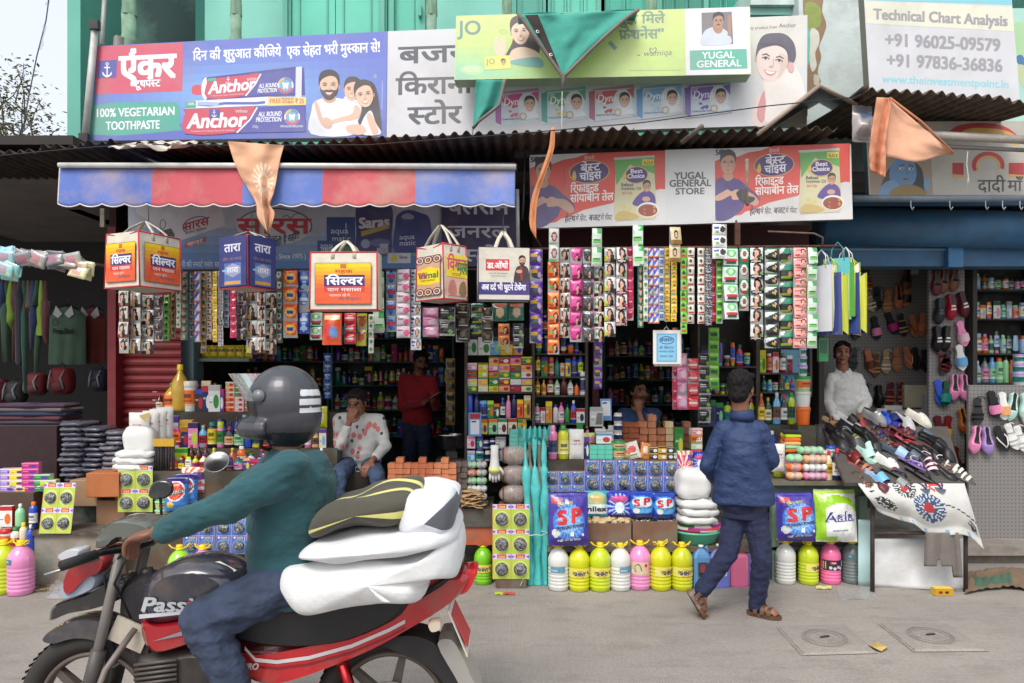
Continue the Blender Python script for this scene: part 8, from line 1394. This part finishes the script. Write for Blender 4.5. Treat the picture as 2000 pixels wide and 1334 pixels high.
m=MB();m.tube([P(1665,388,5.45),P(2060,388,5.5)],.028,(110,124,136),8)
for px in(1779,1855,1925,1958,1992):m.tube([P(px,392,5.42),P(px,404,5.42),P(px+3,410,5.4),P(px+6,404,5.39)],.004,(170,170,170),5)
tag(m.build('hook_rail','dull',center=True),'steel rail with bare hooks below the weathered signboard','rail')
def hw(a):return .030+.016*sin(PI*min(1,max(0,(a-.30)/.75)))+.004*cos(a*9)if a>.04 else .02
def mk_shoe(kind,c,c2,L=.25):
 r_=bpy.data.objects.new({'flip':'flip_flop','slide':'slide_sandal','sandal':'strap_sandal','shoe':'shoe','flat':'flat_shoe'}[kind],None);COL.objects.link(r_);r_['category']={'flip':'flip-flop','slide':'slide','sandal':'sandal'}.get(kind,'shoe');n=14;th={'slide':.026,'flip':.014,'sandal':.018}.get(kind,.014)
 A=[(1-cos(PI*k/n))/2 for k in range(n+1)];E=lambda a:hw(a)*min(1,(a*14)**.5,((1-a)*7)**.5);out=[(E(a),-L*a)for a in A]+[(-E(a),-L*a)for a in A[-2:0:-1]];m=MB();m.prism(out,'z',0,th,c if kind in('flip','slide','sandal')else c2,mixc(c,(230,225,215),.3)if kind!='slide' else c);m.build('sole','leather',r_)
 u=MB()
 def band(a0,a1,h,col,w=1.0):
  u.grid(lambda p,q:Vector((E(a0+(a1-a0)*q)*w*1.05*cos(PI*p),-L*(a0+(a1-a0)*q),th*.6+h*sin(PI*p)**.8*(1-.25*q))),10,3,col)
 if kind=='flip':h_=[(.036,-L*.38,th*.6),(.038,-L*.5,.028),(.016,-L*.74,.037)];u.tube(h_+[(0,-L*.86,th)]+[(-x_,y_,z_)for x_,y_,z_ in h_[::-1]],.0058,c2,6)
 elif kind=='slide':band(.5,.82,.058,c2)
 elif kind=='sandal':band(.3,.36,.05,c2);band(.58,.66,.05,c2);band(.74,.82,.04,c2);u.tube([(.036*cos(PI*k/8),-L*.08+.05*sin(PI*k/8)*.5,.05)for k in range(9)],.004,c2,5)
 else:
  o=.38 if kind=='shoe' else .62
  u.grid(lambda p,q:Vector((E(min(.985,max(.03,q)))*1.03*cos(PI*p),-L*q,th+(.062 if kind=='shoe' else .045)*min(1,((1-q)*2.4)**.6)*(sin(PI*p)if q>o else min(sin(PI*p),.72 if kind=='shoe' else .5)))),12,16,lambda p,q:(24,22,22)if q<o-.02 and .3<p<.7 else(c2 if kind=='shoe' and .2<q<.7 and int(q*16)%2 and .34<p<.66 else c))
 u.build('upper' if kind in('shoe','flat')else 'strap','leather',r_);return r_
KN=dict(flip='flip-flop',slide='slide',sandal='strappy sandal',shoe='shoe',flat='flat shoe')
CN={}
def shoe(kind,c,c2,loc,rot,label,group):
 o=proto(('shoe',kind,c,c2),lambda:mk_shoe(kind,PAL[c],PAL[c2]));return put(o,label,loc,0,group,None,rot)
def wallrow(row,d,phrase,group,up=0):
 for i,(px,py,a,k,c,c2)in enumerate(row):shoe(k,c,c2,P(px,py-(22 if d>7 else 25),d)+Vector((0,-.012,0)),(R(90),R(a+180*up),0),f'{nm(c)} {KN[k]} with {nm(c2)} upper, {ORD[i]} {phrase}',group)
G7='footwear hung on the large perforated board';B,T,K='brown','tan','charcoal'
wallrow([(1668,548,6,'sandal',B,'amber'),(1690,548,-4,'sandal',B,'amber'),(1770,545,4,'flat',B,'maroon')],7.48,'from left in the top row',G7);wallrow([(1672,590,14,'sandal',B,K),(1690,588,-18,'sandal','tan','white'),(1712,584,4,'sandal',K,'black'),(1731,588,0,'sandal','terracotta','tan'),(1750,580,-4,'flat','terracotta',B),(1768,576,4,'slide','terracotta','black')],7.48,'from left in the second row',G7)
wallrow([(1676,640,10,'slide','black','palepink'),(1704,640,-10,'slide','black','pink'),(1730,632,-22,'slide','black','magenta'),(1755,634,-12,'sandal','black','tan'),(1777,636,-14,'flip','terracotta','brown'),(1799,632,4,'slide','terracotta','terracotta')],7.48,'from left in the third row',G7)
wallrow([(1668,702,10,'sandal',K,'darkgrey'),(1690,704,-14,'slide','terracotta','brown'),(1708,712,0,'sandal','brown','tan'),(1728,706,0,'sandal','tan','white'),(1747,702,-4,'sandal','terracotta',T),(1765,698,-16,'flip','terracotta','peach'),(1784,700,-6,'flip','black',K),(1803,704,-8,'flip','black',K)],7.48,'from left in the fourth row',G7)
wallrow([(1596,768,10,'sandal','tan','tan'),(1690,772,0,'sandal','black','black'),(1712,774,-4,'shoe','black',K),(1738,768,4,'sandal','maroon','terracotta'),(1756,768,-6,'sandal','maroon','terracotta')],7.48,'from left in the lowest row',G7)
G8='footwear hung on the narrow side board'
wallrow([(1826,552,0,'flat','maroon','red'),(1843,548,6,'flat',B,'maroon'),(1862,544,4,'flat',B,'maroon')],6.74,'on the side board top',G8);wallrow([(1830,608,0,'shoe',K,'slate'),(1850,600,-6,'shoe','crimson','white'),(1870,596,-14,'shoe','maroon','white')],6.74,'in the side board second row',G8);wallrow([(1824,662,-4,'shoe','black','white'),(1844,662,4,'shoe','black','white'),(1869,652,-14,'slide','pink','palepink')],6.74,'in the side board third row',G8)
wallrow([(1832,704,-20,'sandal','maroon','black'),(1850,708,14,'sandal','black','darkred'),(1868,698,-10,'slide','white','skyblue')],6.74,'in the side board fourth row',G8);wallrow([(1828,766,-10,'flip','blue','navy'),(1846,768,6,'slide','darkgreen','teal'),(1860,756,0,'flat','pink','palepink'),(1877,756,-6,'flat','pink','palepink')],6.74,'in the side board fifth row',G8);wallrow([(1826,836,-14,'slide','maroon','crimson'),(1850,836,10,'slide','darkred','gold'),(1872,822,-14,'flat','amber','tan'),(1862,896,0,'slide','maroon','maroon')],6.74,'low on the side board',G8)
G9='footwear hung on the pale right board'
wallrow([(1906,800,0,'sandal',K,'black'),(1930,788,-14,'slide','black','pink'),(1952,790,-6,'slide','white','peach'),(1976,792,8,'flat','mint','mint'),(1996,792,-4,'flat','mint','mint')],6.28,'in the right board upper row',G9);wallrow([(1904,856,6,'flat','pink','lilac'),(1920,858,-8,'flat','lilac','pink'),(1942,856,-24,'flip','black','white'),(1962,852,-24,'sandal','white','white'),(1980,856,-22,'sandal','white','white'),(1998,838,-20,'slide','white','offwhite')],6.28,'in the right board lower row',G9)
panel('bead_bag','cream beaded handbag hanging on the sandal board',1767,1812,752,796,7.4,'canvas',(206,200,170),'handbag',.06);panel('electric_meter','white electric meter box with blue display on the sandal board',1771,1794,516,536,7.44,'plastic',(186,184,190),'meter',.05)
for i,(x0,y0,w,h)in enumerate(((1728,792,34,9),(1742,802,36,8),(1768,800,44,12),(1806,770,14,30),(1712,798,20,14),(1800,830,22,16))):panel('shoe_box',f'white shoe carton, {ORD[i]} stuck among papers below the sandal board',x0,x0+w,y0,y0+h,7.2-.02*i,'paper',(196,190,190),'box',.06)
t=empty('shoe_table','iron framed table carrying the heap of footwear','table',(X(1790,5.4),5.7,0));o0=t.location
def tb(px,py,d):return P(px,py,d)-o0
m=MB();m.add([tb(1650,946,5.22),tb(1882,946,5.22),tb(1850,836,5.95),tb(1606,836,5.95)],[(0,1,2,3)],(90,84,80));solid(m.build('tabletop','dull',t),.03)
for px,d in((1704,5.25),(1886,5.25),(1640,5.9),(1850,5.9)):m=MB();xx=X(px,d)-o0 .x;m.tube([(xx,d-o0 .y,0),(xx,d-o0 .y,.76)],.017,(72,62,58),6);m.build('leg','rust',t)
m=MB();m.tube([(X(1704,5.25)-o0 .x,5.25-o0 .y,.43),(X(1886,5.25)-o0 .x,5.25-o0 .y,.44)],.014,(72,62,58),6);m.build('crossbar','rust',t)
def clothart(u,v):
 for fx_,fy,r_,c,k in((.42,.2,.2,(60,58,66),(190,50,54)),(.6,.52,.25,(56,84,126),(180,54,60)),(.7,.08,.16,(200,60,62),(206,70,66)),(.14,.6,.17,(44,42,48),(60,56,60)),(.93,.75,.09,(70,60,76),(70,60,76))):
  x,y=(u-fx_)*1.9,v-fy;q=math.hypot(x,y)
  if q<r_*.34:return k
  if q<r_ and(math.atan2(y,x)/(2*PI)*21)%1<.66:return c
 if abs(v-.5-.6*(u-.78))<.012 and u>.7:return(70,66,76)
 if .9<v and(u*6)%1<.18:return(130,170,196)
 return(204,202,198)
def clothf(u,v):
 tx=1676+(1884-1676)*u;bx_=1716+(1918-1716)*u+10*sin(u*9);by=1000+64*u**.8+10*sin(u*14)*u;w=max(0,(v-.12)/.88)
 if v<.12:return P(tx,946-10*(1-v/.12),5.22+.25*(1-v/.12))+Vector((0,0,.02))
 return P(tx+(bx_-tx)*w,946+(by-946)*w,5.2-.05*sin(PI*min(1,w*1.2))-.028*sin(u*15+w*3)*w)
m=MB();m.grid(clothf,70,40,clothart);solid(tag(m.build('table_cloth','cloth',center=True),'white cloth with blue and red daisies draped over the shoe table','cloth'),.003)
m=MB();m.grid(lambda u,v:P(1704+182*u,1052+(1146+8*u-1052)*v,5.36-.035*sin(u*7+v*3)*v-.05*v*abs(sin(u*4))),30,14,(212,212,212));solid(tag(m.build('white_sheet','cloth',center=True),'white sheet hanging under the shoe table down to the street','cloth'),.003)
m=MB();m.grid(lambda u,v:P(1676+30*u,1015+132*v,5.38+.02*sin(v*7)),5,10,(176,206,206));solid(tag(m.build('mint_sheet','plastic',center=True),'pale mint plastic sheet beside the grey jug','sheet'),.003)
m=MB();m.grid(lambda u,v:P(1808+64*u+(8*v if u>.6 else-3*v),1040+(66+22*(u>.72)*v-12*(abs(u-.45)<.06))*v,5.2-.03*abs(sin(u*8))-.02*v),22,14,(112,104,98));solid(tag(m.build('grey_garment','cloth',center=True),'grey knitted garment drying on the table crossbar','garment'),.008)
r=random.Random(17);GT='footwear heaped on the shoe table'
def heap(row,y,phrase,jitter=1):
 n=len(row)
 for i,(px,k,c,c2,a)in enumerate(row):
  tt=(945-y-4)/109;d=5.25+.7*tt;p=P(px-12,y+4,d);o=shoe(k,c,c2,p+Vector((0,.05,.05+.035*(i%2))),(R(30+r.uniform(-8,8)),R(r.uniform(-18,18)),R(a*.8+r.uniform(-14,14))),f'{nm(c)} {KN[k]} with {nm(c2)} upper, {ORD[i]} {phrase}',GT);o.scale=(1.02,.93,1.1)
heap([(1706,'slide','paleblue','skyblue',24),(1736,'flip','black',K,60),(1760,'flip','black','darkgrey',70),(1786,'flip','black',K,60),(1812,'flip','black','darkgrey',50),(1836,'flat','black',K,40),(1862,'sandal',K,'offwhite',40)],930,'from left in the heap front row',GT);heap([(1672,'sandal','darkred','terracotta',50),(1722,'shoe','white','lightgrey',70),(1752,'flip','lilac','purple',40),(1772,'flip','purple','lilac',46),(1792,'sandal',K,'palepink',36),(1818,'sandal',K,'palepink',30),(1846,'sandal',K,'white',36)],912,'from left in the heap second row',GT)
heap([(1660,'slide','maroon','darkred',40),(1690,'slide','mint','mint',36),(1712,'flip','slate','black',50),(1738,'slide','slate','paleblue',50),(1764,'slide','slate','slate',60),(1790,'flat','black','darkred',50),(1812,'shoe','black',K,44),(1838,'shoe','black',K,40)],890,'from left in the heap third row',GT);heap([(1640,'shoe',K,'black',20),(1664,'shoe','darkgrey','khaki',16),(1684,'slide','mint','mint',50),(1712,'flat',K,'khaki',30),(1740,'flip',K,'darkred',50),(1764,'flip','crimson','red',60),(1786,'flip','crimson','maroon',66),(1812,'flat','black',K,50)],868,'from left in the heap fourth row',GT)
heap([(1630,'shoe','black','darkgrey',10),(1656,'shoe','charcoal','grey',10),(1680,'shoe','black','charcoal',30),(1706,'sandal',B,'navy',50),(1732,'sandal','maroon','darkred',60),(1756,'sandal','maroon','darkred',50),(1786,'slide','slate','slate',70)],848,'from left in the heap fifth row',GT);heap([(1622,'sandal','tan','brown',50),(1648,'slide','white','black',60),(1670,'slide','black','crimson',70),(1700,'shoe','grey','white',50),(1720,'slide','navy','blue',40),(1740,'slide','blue','navy',30),(1760,'shoe','lightgrey','offwhite',40),(1784,'shoe','offwhite','lightgrey',44)],824,'from left in the heap rear row',GT)
for i in range(44):
 y=940-(i//9)*25;px=1676+(i%9)*22-(i//9)*12+r.uniform(-6,6);tt=(945-y)/109;k,c,c2=r.choice((('flip','black','charcoal'),('flat','charcoal','black'),('sandal','charcoal','brown'),('flip','slate','navy'),('slide','darkgrey','grey'),('flat','maroon','charcoal')));o=shoe(k,c,c2,P(px-6,y,5.25+.7*tt)+Vector((0,.06,.03)),(R(27),R(r.uniform(-12,12)),R(r.uniform(-20,70))),f'{nm(c)} {KN[k]} with {nm(c2)} upper, {ORD[i]} of the flattened lowest layer',GT);o.scale=(.9,.85,.9)
pillow(1608,0,46,60,6.2,.9,'crumpled clear plastic bag heaped left of the shoes',(170,168,172),.2,5,0,'plastic_bag','plastic bag','crumpled bags by the shoes','film')
rack('cosmetics_rack','dark cosmetics shelves beside the blue post',1886,2040,6.95,(748,690,622,565),(58,50,48),.3,top=512)
GC='bottles and tubes on the cosmetics shelves'
for y,sd,hr in((565,41,(20,34)),(622,42,(26,36)),(690,43,(34,46)),(748,44,(40,54))):goods(rnditems(1890,2010,['tube','bottle','can','carton','tall','squat'],(10,15),hr,sd,['white','palegreen','darkgreen','cream','grey','skyblue','pink','amber','orange','paleblue','charcoal']),7.02,Z(y,6.95),f"from left on cosmetics shelf {ORD[(565,622,690,748).index(y)]}",GC)
for k in range(3):goods([(1990,26-k*3,24-k*3,'tub','white','lilac','teal')],6.6,Z(752,6.6)+.0+k*.1,("bottom","middle","top")[k]+" of the aloe tub tower",'aloe tubs at the right edge')
m=MB();m.tube([P(1896,512,6.6),P(1940,519,6.6)],.012,(230,230,226),8);tag(m.build('tube_light','plastic',center=True),'unlit white tube light over the cosmetics shelves','lamp')
# ================================================================== CLOTHES SHOP AND GROCERY STAND AT THE LEFT, SHOP INTERIORS
def shirt(label,px,py,d,w,h,c,word=None):
 root=empty('polo_shirt',label,'shirt',P(px,py,d));W_,H_=M(w,d),M(h,d);m=MB()
 for sgn in(-1,1):m.grid(lambda u,v:Vector(((u-.5)*W_*(1+.04*v-.18*max(0,.12-v)*8*abs(2*u-1)),sgn*(.05*(1-(2*u-1)**4)+.01*sin(u*19+v*2)*v),-H_*v-.05*abs(2*u-1)*(v<.1))),20,14,c)
 m.build('body','cloth',root);k=MB();[k.add([(sx*.01,-.062,-.07),(sx*.075,-.06,.01),(sx*.10,-.062,-.075),(sx*.05,-.066,-.11)],[(0,1,2,3)],(176,176,180))for sx in(-1,1)];solid(k.build('collar','cloth',root),.004)
 if word:k=MB();b=LB(k,(-W_*.28,-.0675,-H_*.36));b.text(0,.06,word,W_*.56,.05,(20,30,24),bold=.04);b.ring(.02,-.05,.03,.03,.006,(20,30,24));k.build('print','cloth',root)
 k=MB();k.tube([(-.1,0,-.02),(0,0,.03),(.1,0,-.02)],.006,(40,40,40),5);k.tube([(0,0,.03),(0,0,.07),(.02,0,.09)],.003,(90,90,90),5);k.build('hanger','metal',root)
shirt('sage green sleeveless polo with white collar in the clothes shop',132,600,6.9,70,112,(74,98,80),'Free Bird');shirt('rust red polo with white collar behind the green one',182,602,7.1,48,108,(120,50,44))
r=random.Random(9)
for i in range(11):
 c,w_=[((24,40,76),'dark blue'),((34,62,40),'green'),((104,130,40),'lime'),((70,28,32),'dark red'),((30,30,38),'black'),((30,70,56),'sea green'),((76,54,32),'brown')][i%7];px=4+i*8.5;m=MB();m.tube([P(px,548,6.0)]+[P(px+r.uniform(-3,3),548+(60+r.random()*150)*k/4+10,6.0+r.uniform(-.03,.03))for k in range(1,5)],[.01,.03,.035,.03,.012],c,7);tag(m.build('hanging_lanyard','cloth',center=True),f'{w_} bunch of hanging ribbons, {ORD[i]} from left in the clothes shop','ribbons','bunches of ribbons hanging in the clothes shop')
for px,py,w,h,c,lb in((122,770,44,52,(120,26,32),'red school bag with grey curved stripes hanging under the green polo'),(32,788,36,44,(50,44,48),'dark school bag hanging at the left of the clothes shop'),(2,786,26,46,(96,30,40),'maroon school bag cut by the left picture edge'),(72,772,36,44,(110,36,40),'rust school bag behind the hanging tags'),(196,764,30,44,(36,40,60),'navy school bag beside the red post')):
 d=6.6;root=empty('school_bag',lb,'school bag',P(px,py,d));m=MB();W_,H_=M(w,d),M(h,d);m.ball((0,0,H_/2),(W_/2,.09,H_*.52),c,20,12);m.v=[(math.copysign(abs(x/W_*2)**.5,x)*W_/2,y,H_/2+math.copysign(abs((z-H_/2)/H_/.52)**.6,z-H_/2)*H_*.52)for x,y,z in m.v];m.build('body','canvas',root);m=MB();m.ball((0,-.06,H_*.32),(W_*.38,.05,H_*.26),mixc(c,(20,20,20),.3),16,8);m.build('pocket','canvas',root);m=MB();[m.tube([(sx*W_*.3,-.07,H_*.9),(sx*W_*.24,-.115,H_*.6),(sx*W_*.34,-.1,H_*.2)],.008,(130,130,134),5)for sx in(-1,1)];m.build('stripe','cloth',root);m=MB();m.tube([(-.03,0,H_),(0,0,H_+.05),(.03,0,H_)],.006,(30,30,30),5);m.build('loop','cloth',root)
furn('clothes_bench','dark bench of the clothes shop covered with folded fabrics','bench',[(-4.6,X(118,6),5.95,6.6,.0,Z(832,5.95),(50,30,34)),(-4.6,X(62,5.6),5.62,5.9,.0,Z(962,5.62),(84,64,52))],'cloth')
for i in range(10):c,w_=[((60,56,66),'grey'),((90,40,50),'wine'),((40,50,80),'navy'),((96,86,84),'taupe'),((70,44,70),'plum')][i%5];put(mk_plainbox(.34+.02*(i%3),.035,.3,c,'film' if 0 else 'cloth','folded_fabric','fabric',.014),f'{w_} folded fabric, {ORD[i % 5]} up in the {("left","right")[i//5]} pile on the bench',(X(28+60*(i//5),6.1),6.2,Z(832,5.95)+.001+.036*(i%5)),.1*sin(i*3),'folded fabrics on the clothes bench')
for col,(px,n,w,c)in enumerate(((146,16,48,(96,96,108)),(187,15,44,(84,84,98)),(220,11,40,(110,108,116)))):
 for k in range(n):
  def f():
   m=MB();a,b_=M(w,5.75)/2,.15
   m.grid(lambda u,v:Vector((a*math.copysign(abs(cos(2*PI*u))**.5,cos(2*PI*u))*sin(PI*v)**.4,b_*math.copysign(abs(sin(2*PI*u))**.5,sin(2*PI*u))*sin(PI*v)**.4,.021-.021*cos(PI*v)+.013*noise.noise((u*17,v*6,px)))),26,8,c);return m.build('wrapped_garment','foil')
  o=proto(('wrap',col),f);put(o,f'grey garment folded in clear film, {ORD[k]} up in the {("left","middle","right")[col]} pile',(X(px-8*k/n if col==0 else px,5.75)+r.uniform(-.02,.02),5.85+r.uniform(-.02,.02),.572+(.132 if col==2 else 0)+k*.0405),r.uniform(-.09,.09),'film wrapped garments in three tall piles','garment')
furn('riser_box','carton under the right pile of wrapped garments','box',[(X(200,5.75),X(240,5.75),5.72,6.0,.572,.70,(120,96,78))])
for lb,q in(('orange brown carton with a torn label beside the scrubber card',(166,228,924,972,(176,104,58))),('flattened pale brown carton behind the orange one',(134,186,938,990,(160,128,100))),('tan carton lying under the orange carton',(186,240,978,1030,(140,104,78)))):d=5.5 if 'orange brown' in lb else 5.6;o=mk_plainbox(M(q[1]-q[0],d),M(q[3]-q[2],d),.22,q[4],'carton','carton','box',.006);put(o,lb,(X((q[0]+q[1])/2,d),d+.12,Z(q[3],d)),.06)
for i,(px,d)in enumerate(((272,5.78),(294,5.82),(308,5.86),(322,5.9))):flour(px,0,40 if i==0 else 30,66,d,('front','second','third','rearmost')[i]+' white flour packet standing on the white bag pile',1.02+.01*i,.1*i,seed=20+i)
pillow(276,0,62,50,5.66,.985,'plump white sugar bag with a tan paper patch',seed=31,dp=.16);
for k in range(3):pillow(262+4*k,0,74,15,5.66,.845+k*.05,f'flat white sugar bag, {ORD[k]} up beside the incense bundle',seed=41+k,dp=.24)
m=MB();b=LB(m,(X(262,5.5),5.575,Z(806,5.575)));b.poly([(0,.02),(.08,.0),(.095,.02),(.05,.075),(.01,.04)],(186,164,110));tag(m.build('paper_patch','paper',center=True),'torn tan paper patch on the plump sugar bag','paper patch')
for i,px in enumerate((307,328)):
 root=empty('incense_bundle',('left','right')[i]+' bundle of black and yellow incense brushes in clear film','incense bundle',(X(px,5.6),5.62,.845),0,'incense bundles');m=MB();[m.tube([(x*.011,.01*(x%2),0),(x*.011,.01*(x%2),.19)],.006,(54,50,54),5)for x in range(-3,4)];m.build('sticks','matte',root);m=MB();m.box(-.042,.042,-.008,.02,.19,.25,(206,160,50));m.build('tips','cloth',root)
for i in range(5):put(proto('gtub',lambda:mk_bottle('tub',M(26,5.5),M(17,5.5),(130,206,160),PAL['palegreen'],(206,190,120),name='tub',cat='tub')),f'pale green detergent tub, {ORD[i]} up in the stack by the green scrubber card',(X(312,5.5),5.54,.421+i*M(17,5.5)),.3*i,'pale green tubs by the scrubber card')
d3,d2,d1=6.32,6.02,5.76;GL='groceries on the stepped stand'
goods([(312,14,34,'round','cola','red','cream'),(336,30,56,'round','oil','green','orange'),(352,34,92,'round','gold','yellow',None),(372,26,60,'tub','white','offwhite','orange'),(390,16,44,'carton','charcoal','blue','red'),(405,16,50,'carton','navy','red','white'),(420,22,52,'carton','white','lightgrey','green'),(432,12,44,'carton','purple','magenta','white')],d3,1.272,"from left on stand top step",GL)
for ci,px in enumerate((448,466,486,506,524,560,600)):
 for k in range(6):c=('orange','peach','palepink','green','terracotta','lime','crimson')[(ci*2+k//3)%7];put(mk('soap',M(17,d3),M(9.5,d3),c,'white' if k%2 else 'cream','red'),f'{nm(c)} soap bar, {ORD[k]} up in {ORD[ci]} soap stack on the stand',(X(px,d3),d3+.03,1.272+k*M(9.7,d3)),0,'soap stacks on the stand')
goods([(344,12,60,'carton','white','purple','navy'),(366,26,52,'carton','yellow','gold','charcoal'),(388,14,44,'round','cola','red','darkred'),(401,13,44,'round','cola','red','darkred'),(414,13,44,'round','cola','red','darkred'),(432,22,54,'squat','blue','navy','paleblue'),(450,14,48,'bottle','blue','navy','gold'),(463,13,58,'bottle','blue','navy',None),(478,16,62,'tall','blue','skyblue',None),(496,16,44,'bottle','amber','red',None),(514,14,40,'round','green','yellow','white'),(540,18,46,'flat','white','green','teal'),(566,16,44,'bottle','clear','blue','cream'),(592,18,40,'carton','red','white','yellow'),(616,16,44,'can','teal','white',None)],d2,.992,"from left on stand middle step",GL)
goods([(356,26,40,'carton','lime','green','red'),(374,15,46,'round','cola','red','darkred'),(388,15,46,'round','cola','red','darkred'),(402,15,46,'round','cola','red','darkred'),(418,17,40,'round','lime','yellow',None),(436,17,32,'tall','skyblue','red',None),(454,16,40,'round','amber','yellow','orange'),(472,18,44,'tall','orange','white','cream'),(490,18,36,'pump','white','green','teal'),(512,16,38,'flat','navy','red','white'),(534,16,38,'pump','mint','teal',None),(556,18,36,'bottle','pink','white',None),(580,18,40,'round','oil','green','orange'),(604,18,36,'tub','white','green','red'),(628,16,40,'bottle','teal','white','cream')],d1,.842,"from left on stand lowest step",GL)
for i,(px,w,h,c,c2,nmx)in enumerate(((620,32,42,(206,206,40),(190,60,60),'yellow'),(598,24,34,(190,36,56),(226,206,190),'crimson'))):put(pack('snack_packet',M(w,6.1),M(h,6.1),.05,Art(c).ell(.5,.45,.36,.2,(226,222,214)).rect(.25,.38,.75,.5,c2).ell(.5,.75,.16,.12,(90,110,190)),12,14,seed=50+i),f'{nmx} snack packet hanging beside the seated man',(X(px,6.1),6.15,Z(836,6.1)+.0),0,'snack packets by the seated man','packet')
goods(rnditems(330,640,['pump','round','tube','carton','bottle','squat','flat'],(12,18),(22,34),81),5.66,.842,'in the stand front row',GL);goods(rnditems(300,640,ALLK,(12,19),(34,52),82),5.93,.992,'in the second step front row',GL);goods(rnditems(300,440,ALLK,(14,20),(40,60),83),6.42,1.272,'at the back of the top step',GL)
goods(rnditems(1052,1215,ALLK,(12,19),(40,64),84),6.14,ZC,'in the middle counter rear row','bottles at the rear of the middle counter');goods(rnditems(1498,1552,['tall','bottle','flat','round'],(13,17),(40,56),85),6.16,.778,'in the right stall hidden row','rear bottles on the right stall')
root=empty('steel_plate','round steel plate shining on the grocery stand','plate',P(425,905,5.5));m=MB();m.lathe([(.02,0),(.075,.004),(.095,.02),(.1,.022),(.094,.024),(.073,.01),(.0,.007)],28,col=(130,130,132));m.xf(Matrix.Rotation(R(48),4,'X'));m.build('dish','metal',root)
for ci,(px,c,n)in enumerate(((54,'magenta',5),(30,'yellow',4),(78,'green',3),(90,'lime',2),(12,'lilac',4))):
 for k in range(n):put(mk('soap',M(30,5.65),M(11,5.65),c,'pink' if c=='magenta' else 'white','purple'),f'{nm(c)} soap pack, {ORD[k]} up in its stack at the far left bench',(X(px,5.65),5.7,Z(962,5.62)+.001+k*M(11.2,5.65)),.05*k,'soap packs at the far left')
GF='bottles low at the far left';furn('low_shelf','low plank with cleaning bottles at the far left','shelf',[(-4.4,X(64,5.4),5.3,5.6,.24,.27,(80,66,54))])
goods([(-8,20,46,'tub','green','white','cream'),(12,20,42,'tub','white','red','orange'),(30,16,44,'tall','white','green','red'),(46,14,54,'tall','cream','yellow',None),(60,14,50,'bottle','blue','white',None)],5.4,.27,"from left on the low plank",GF);goods([(14,24,40,'carton','white','red','orange'),(40,18,44,'bottle','palegreen','white',None),(66,16,48,'tall','blue','orange','white')],5.5,.43,"from left behind the low plank",GF);furn('low_box','wooden box behind the low plank at the left','box',[(-4.4,X(73,5.5),5.46,5.61,.0,.43,(90,76,62))])
for n_,(x0,x1,d,ys,lab)in enumerate(((395,640,8.6,(900,850,800,752,705),'tall back wall rack left of the seated man'),(648,885,8.6,(852,800,752,706,660),'tall back wall rack behind the clerk in red'),(1180,1360,8.9,(838,790,742,695),'back wall rack behind the mustached shopkeeper'))):
 rack('shop_rack',lab,x0,x1,d,ys,(84,110,104),.32,top=600)
 for j,y in enumerate(ys):goods(rnditems(x0+6,x1-6,ALLK,(9,14),(24,36),60+n_*9+j),d+.06,Z(y,d),f"on {('left','middle','right')[n_]} back rack shelf {ORD[j]}",f'goods on the {("left","middle","right")[n_]} back rack')
goods(rnditems(1050,1140,ALLK,(12,18),(36,50),71),6.3,Z(690,6.25)+.3,"atop the oil rack",'goods above the oil rack')if 0 else None
furn('yellow_shelf','glass fronted shelf of yellow packets behind the soap stacks','shelf',[(X(378,6.6),X(486,6.6),6.6,6.75,Z(706,6.6),Z(700,6.6),(110,130,120)),(X(378,6.6),X(384,6.6),6.59,6.75,Z(790,6.6),Z(600,6.6),(110,130,134))])
for i in range(6):put(pack('turmeric_packet',M(17,6.6),M(26,6.6),.05,Art((196,170,30)).rect(.1,.3,.9,.5,(90,80,30)),10,10,seed=70+i),f'yellow spice packet, {ORD[i]} from left on the glass shelf',(X(394+17*i,6.6),6.68,Z(700,6.6)+.002),.2*sin(i),'yellow packets on the glass shelf','packet')
bpy.data.scenes.remove(BENCH)
for k,v in LABELS.items():
 if len(v)>1 and not any(bpy.data.objects[n].get('group')for n in v if n in bpy.data.objects):print('SHARED LABEL',len(v),k)
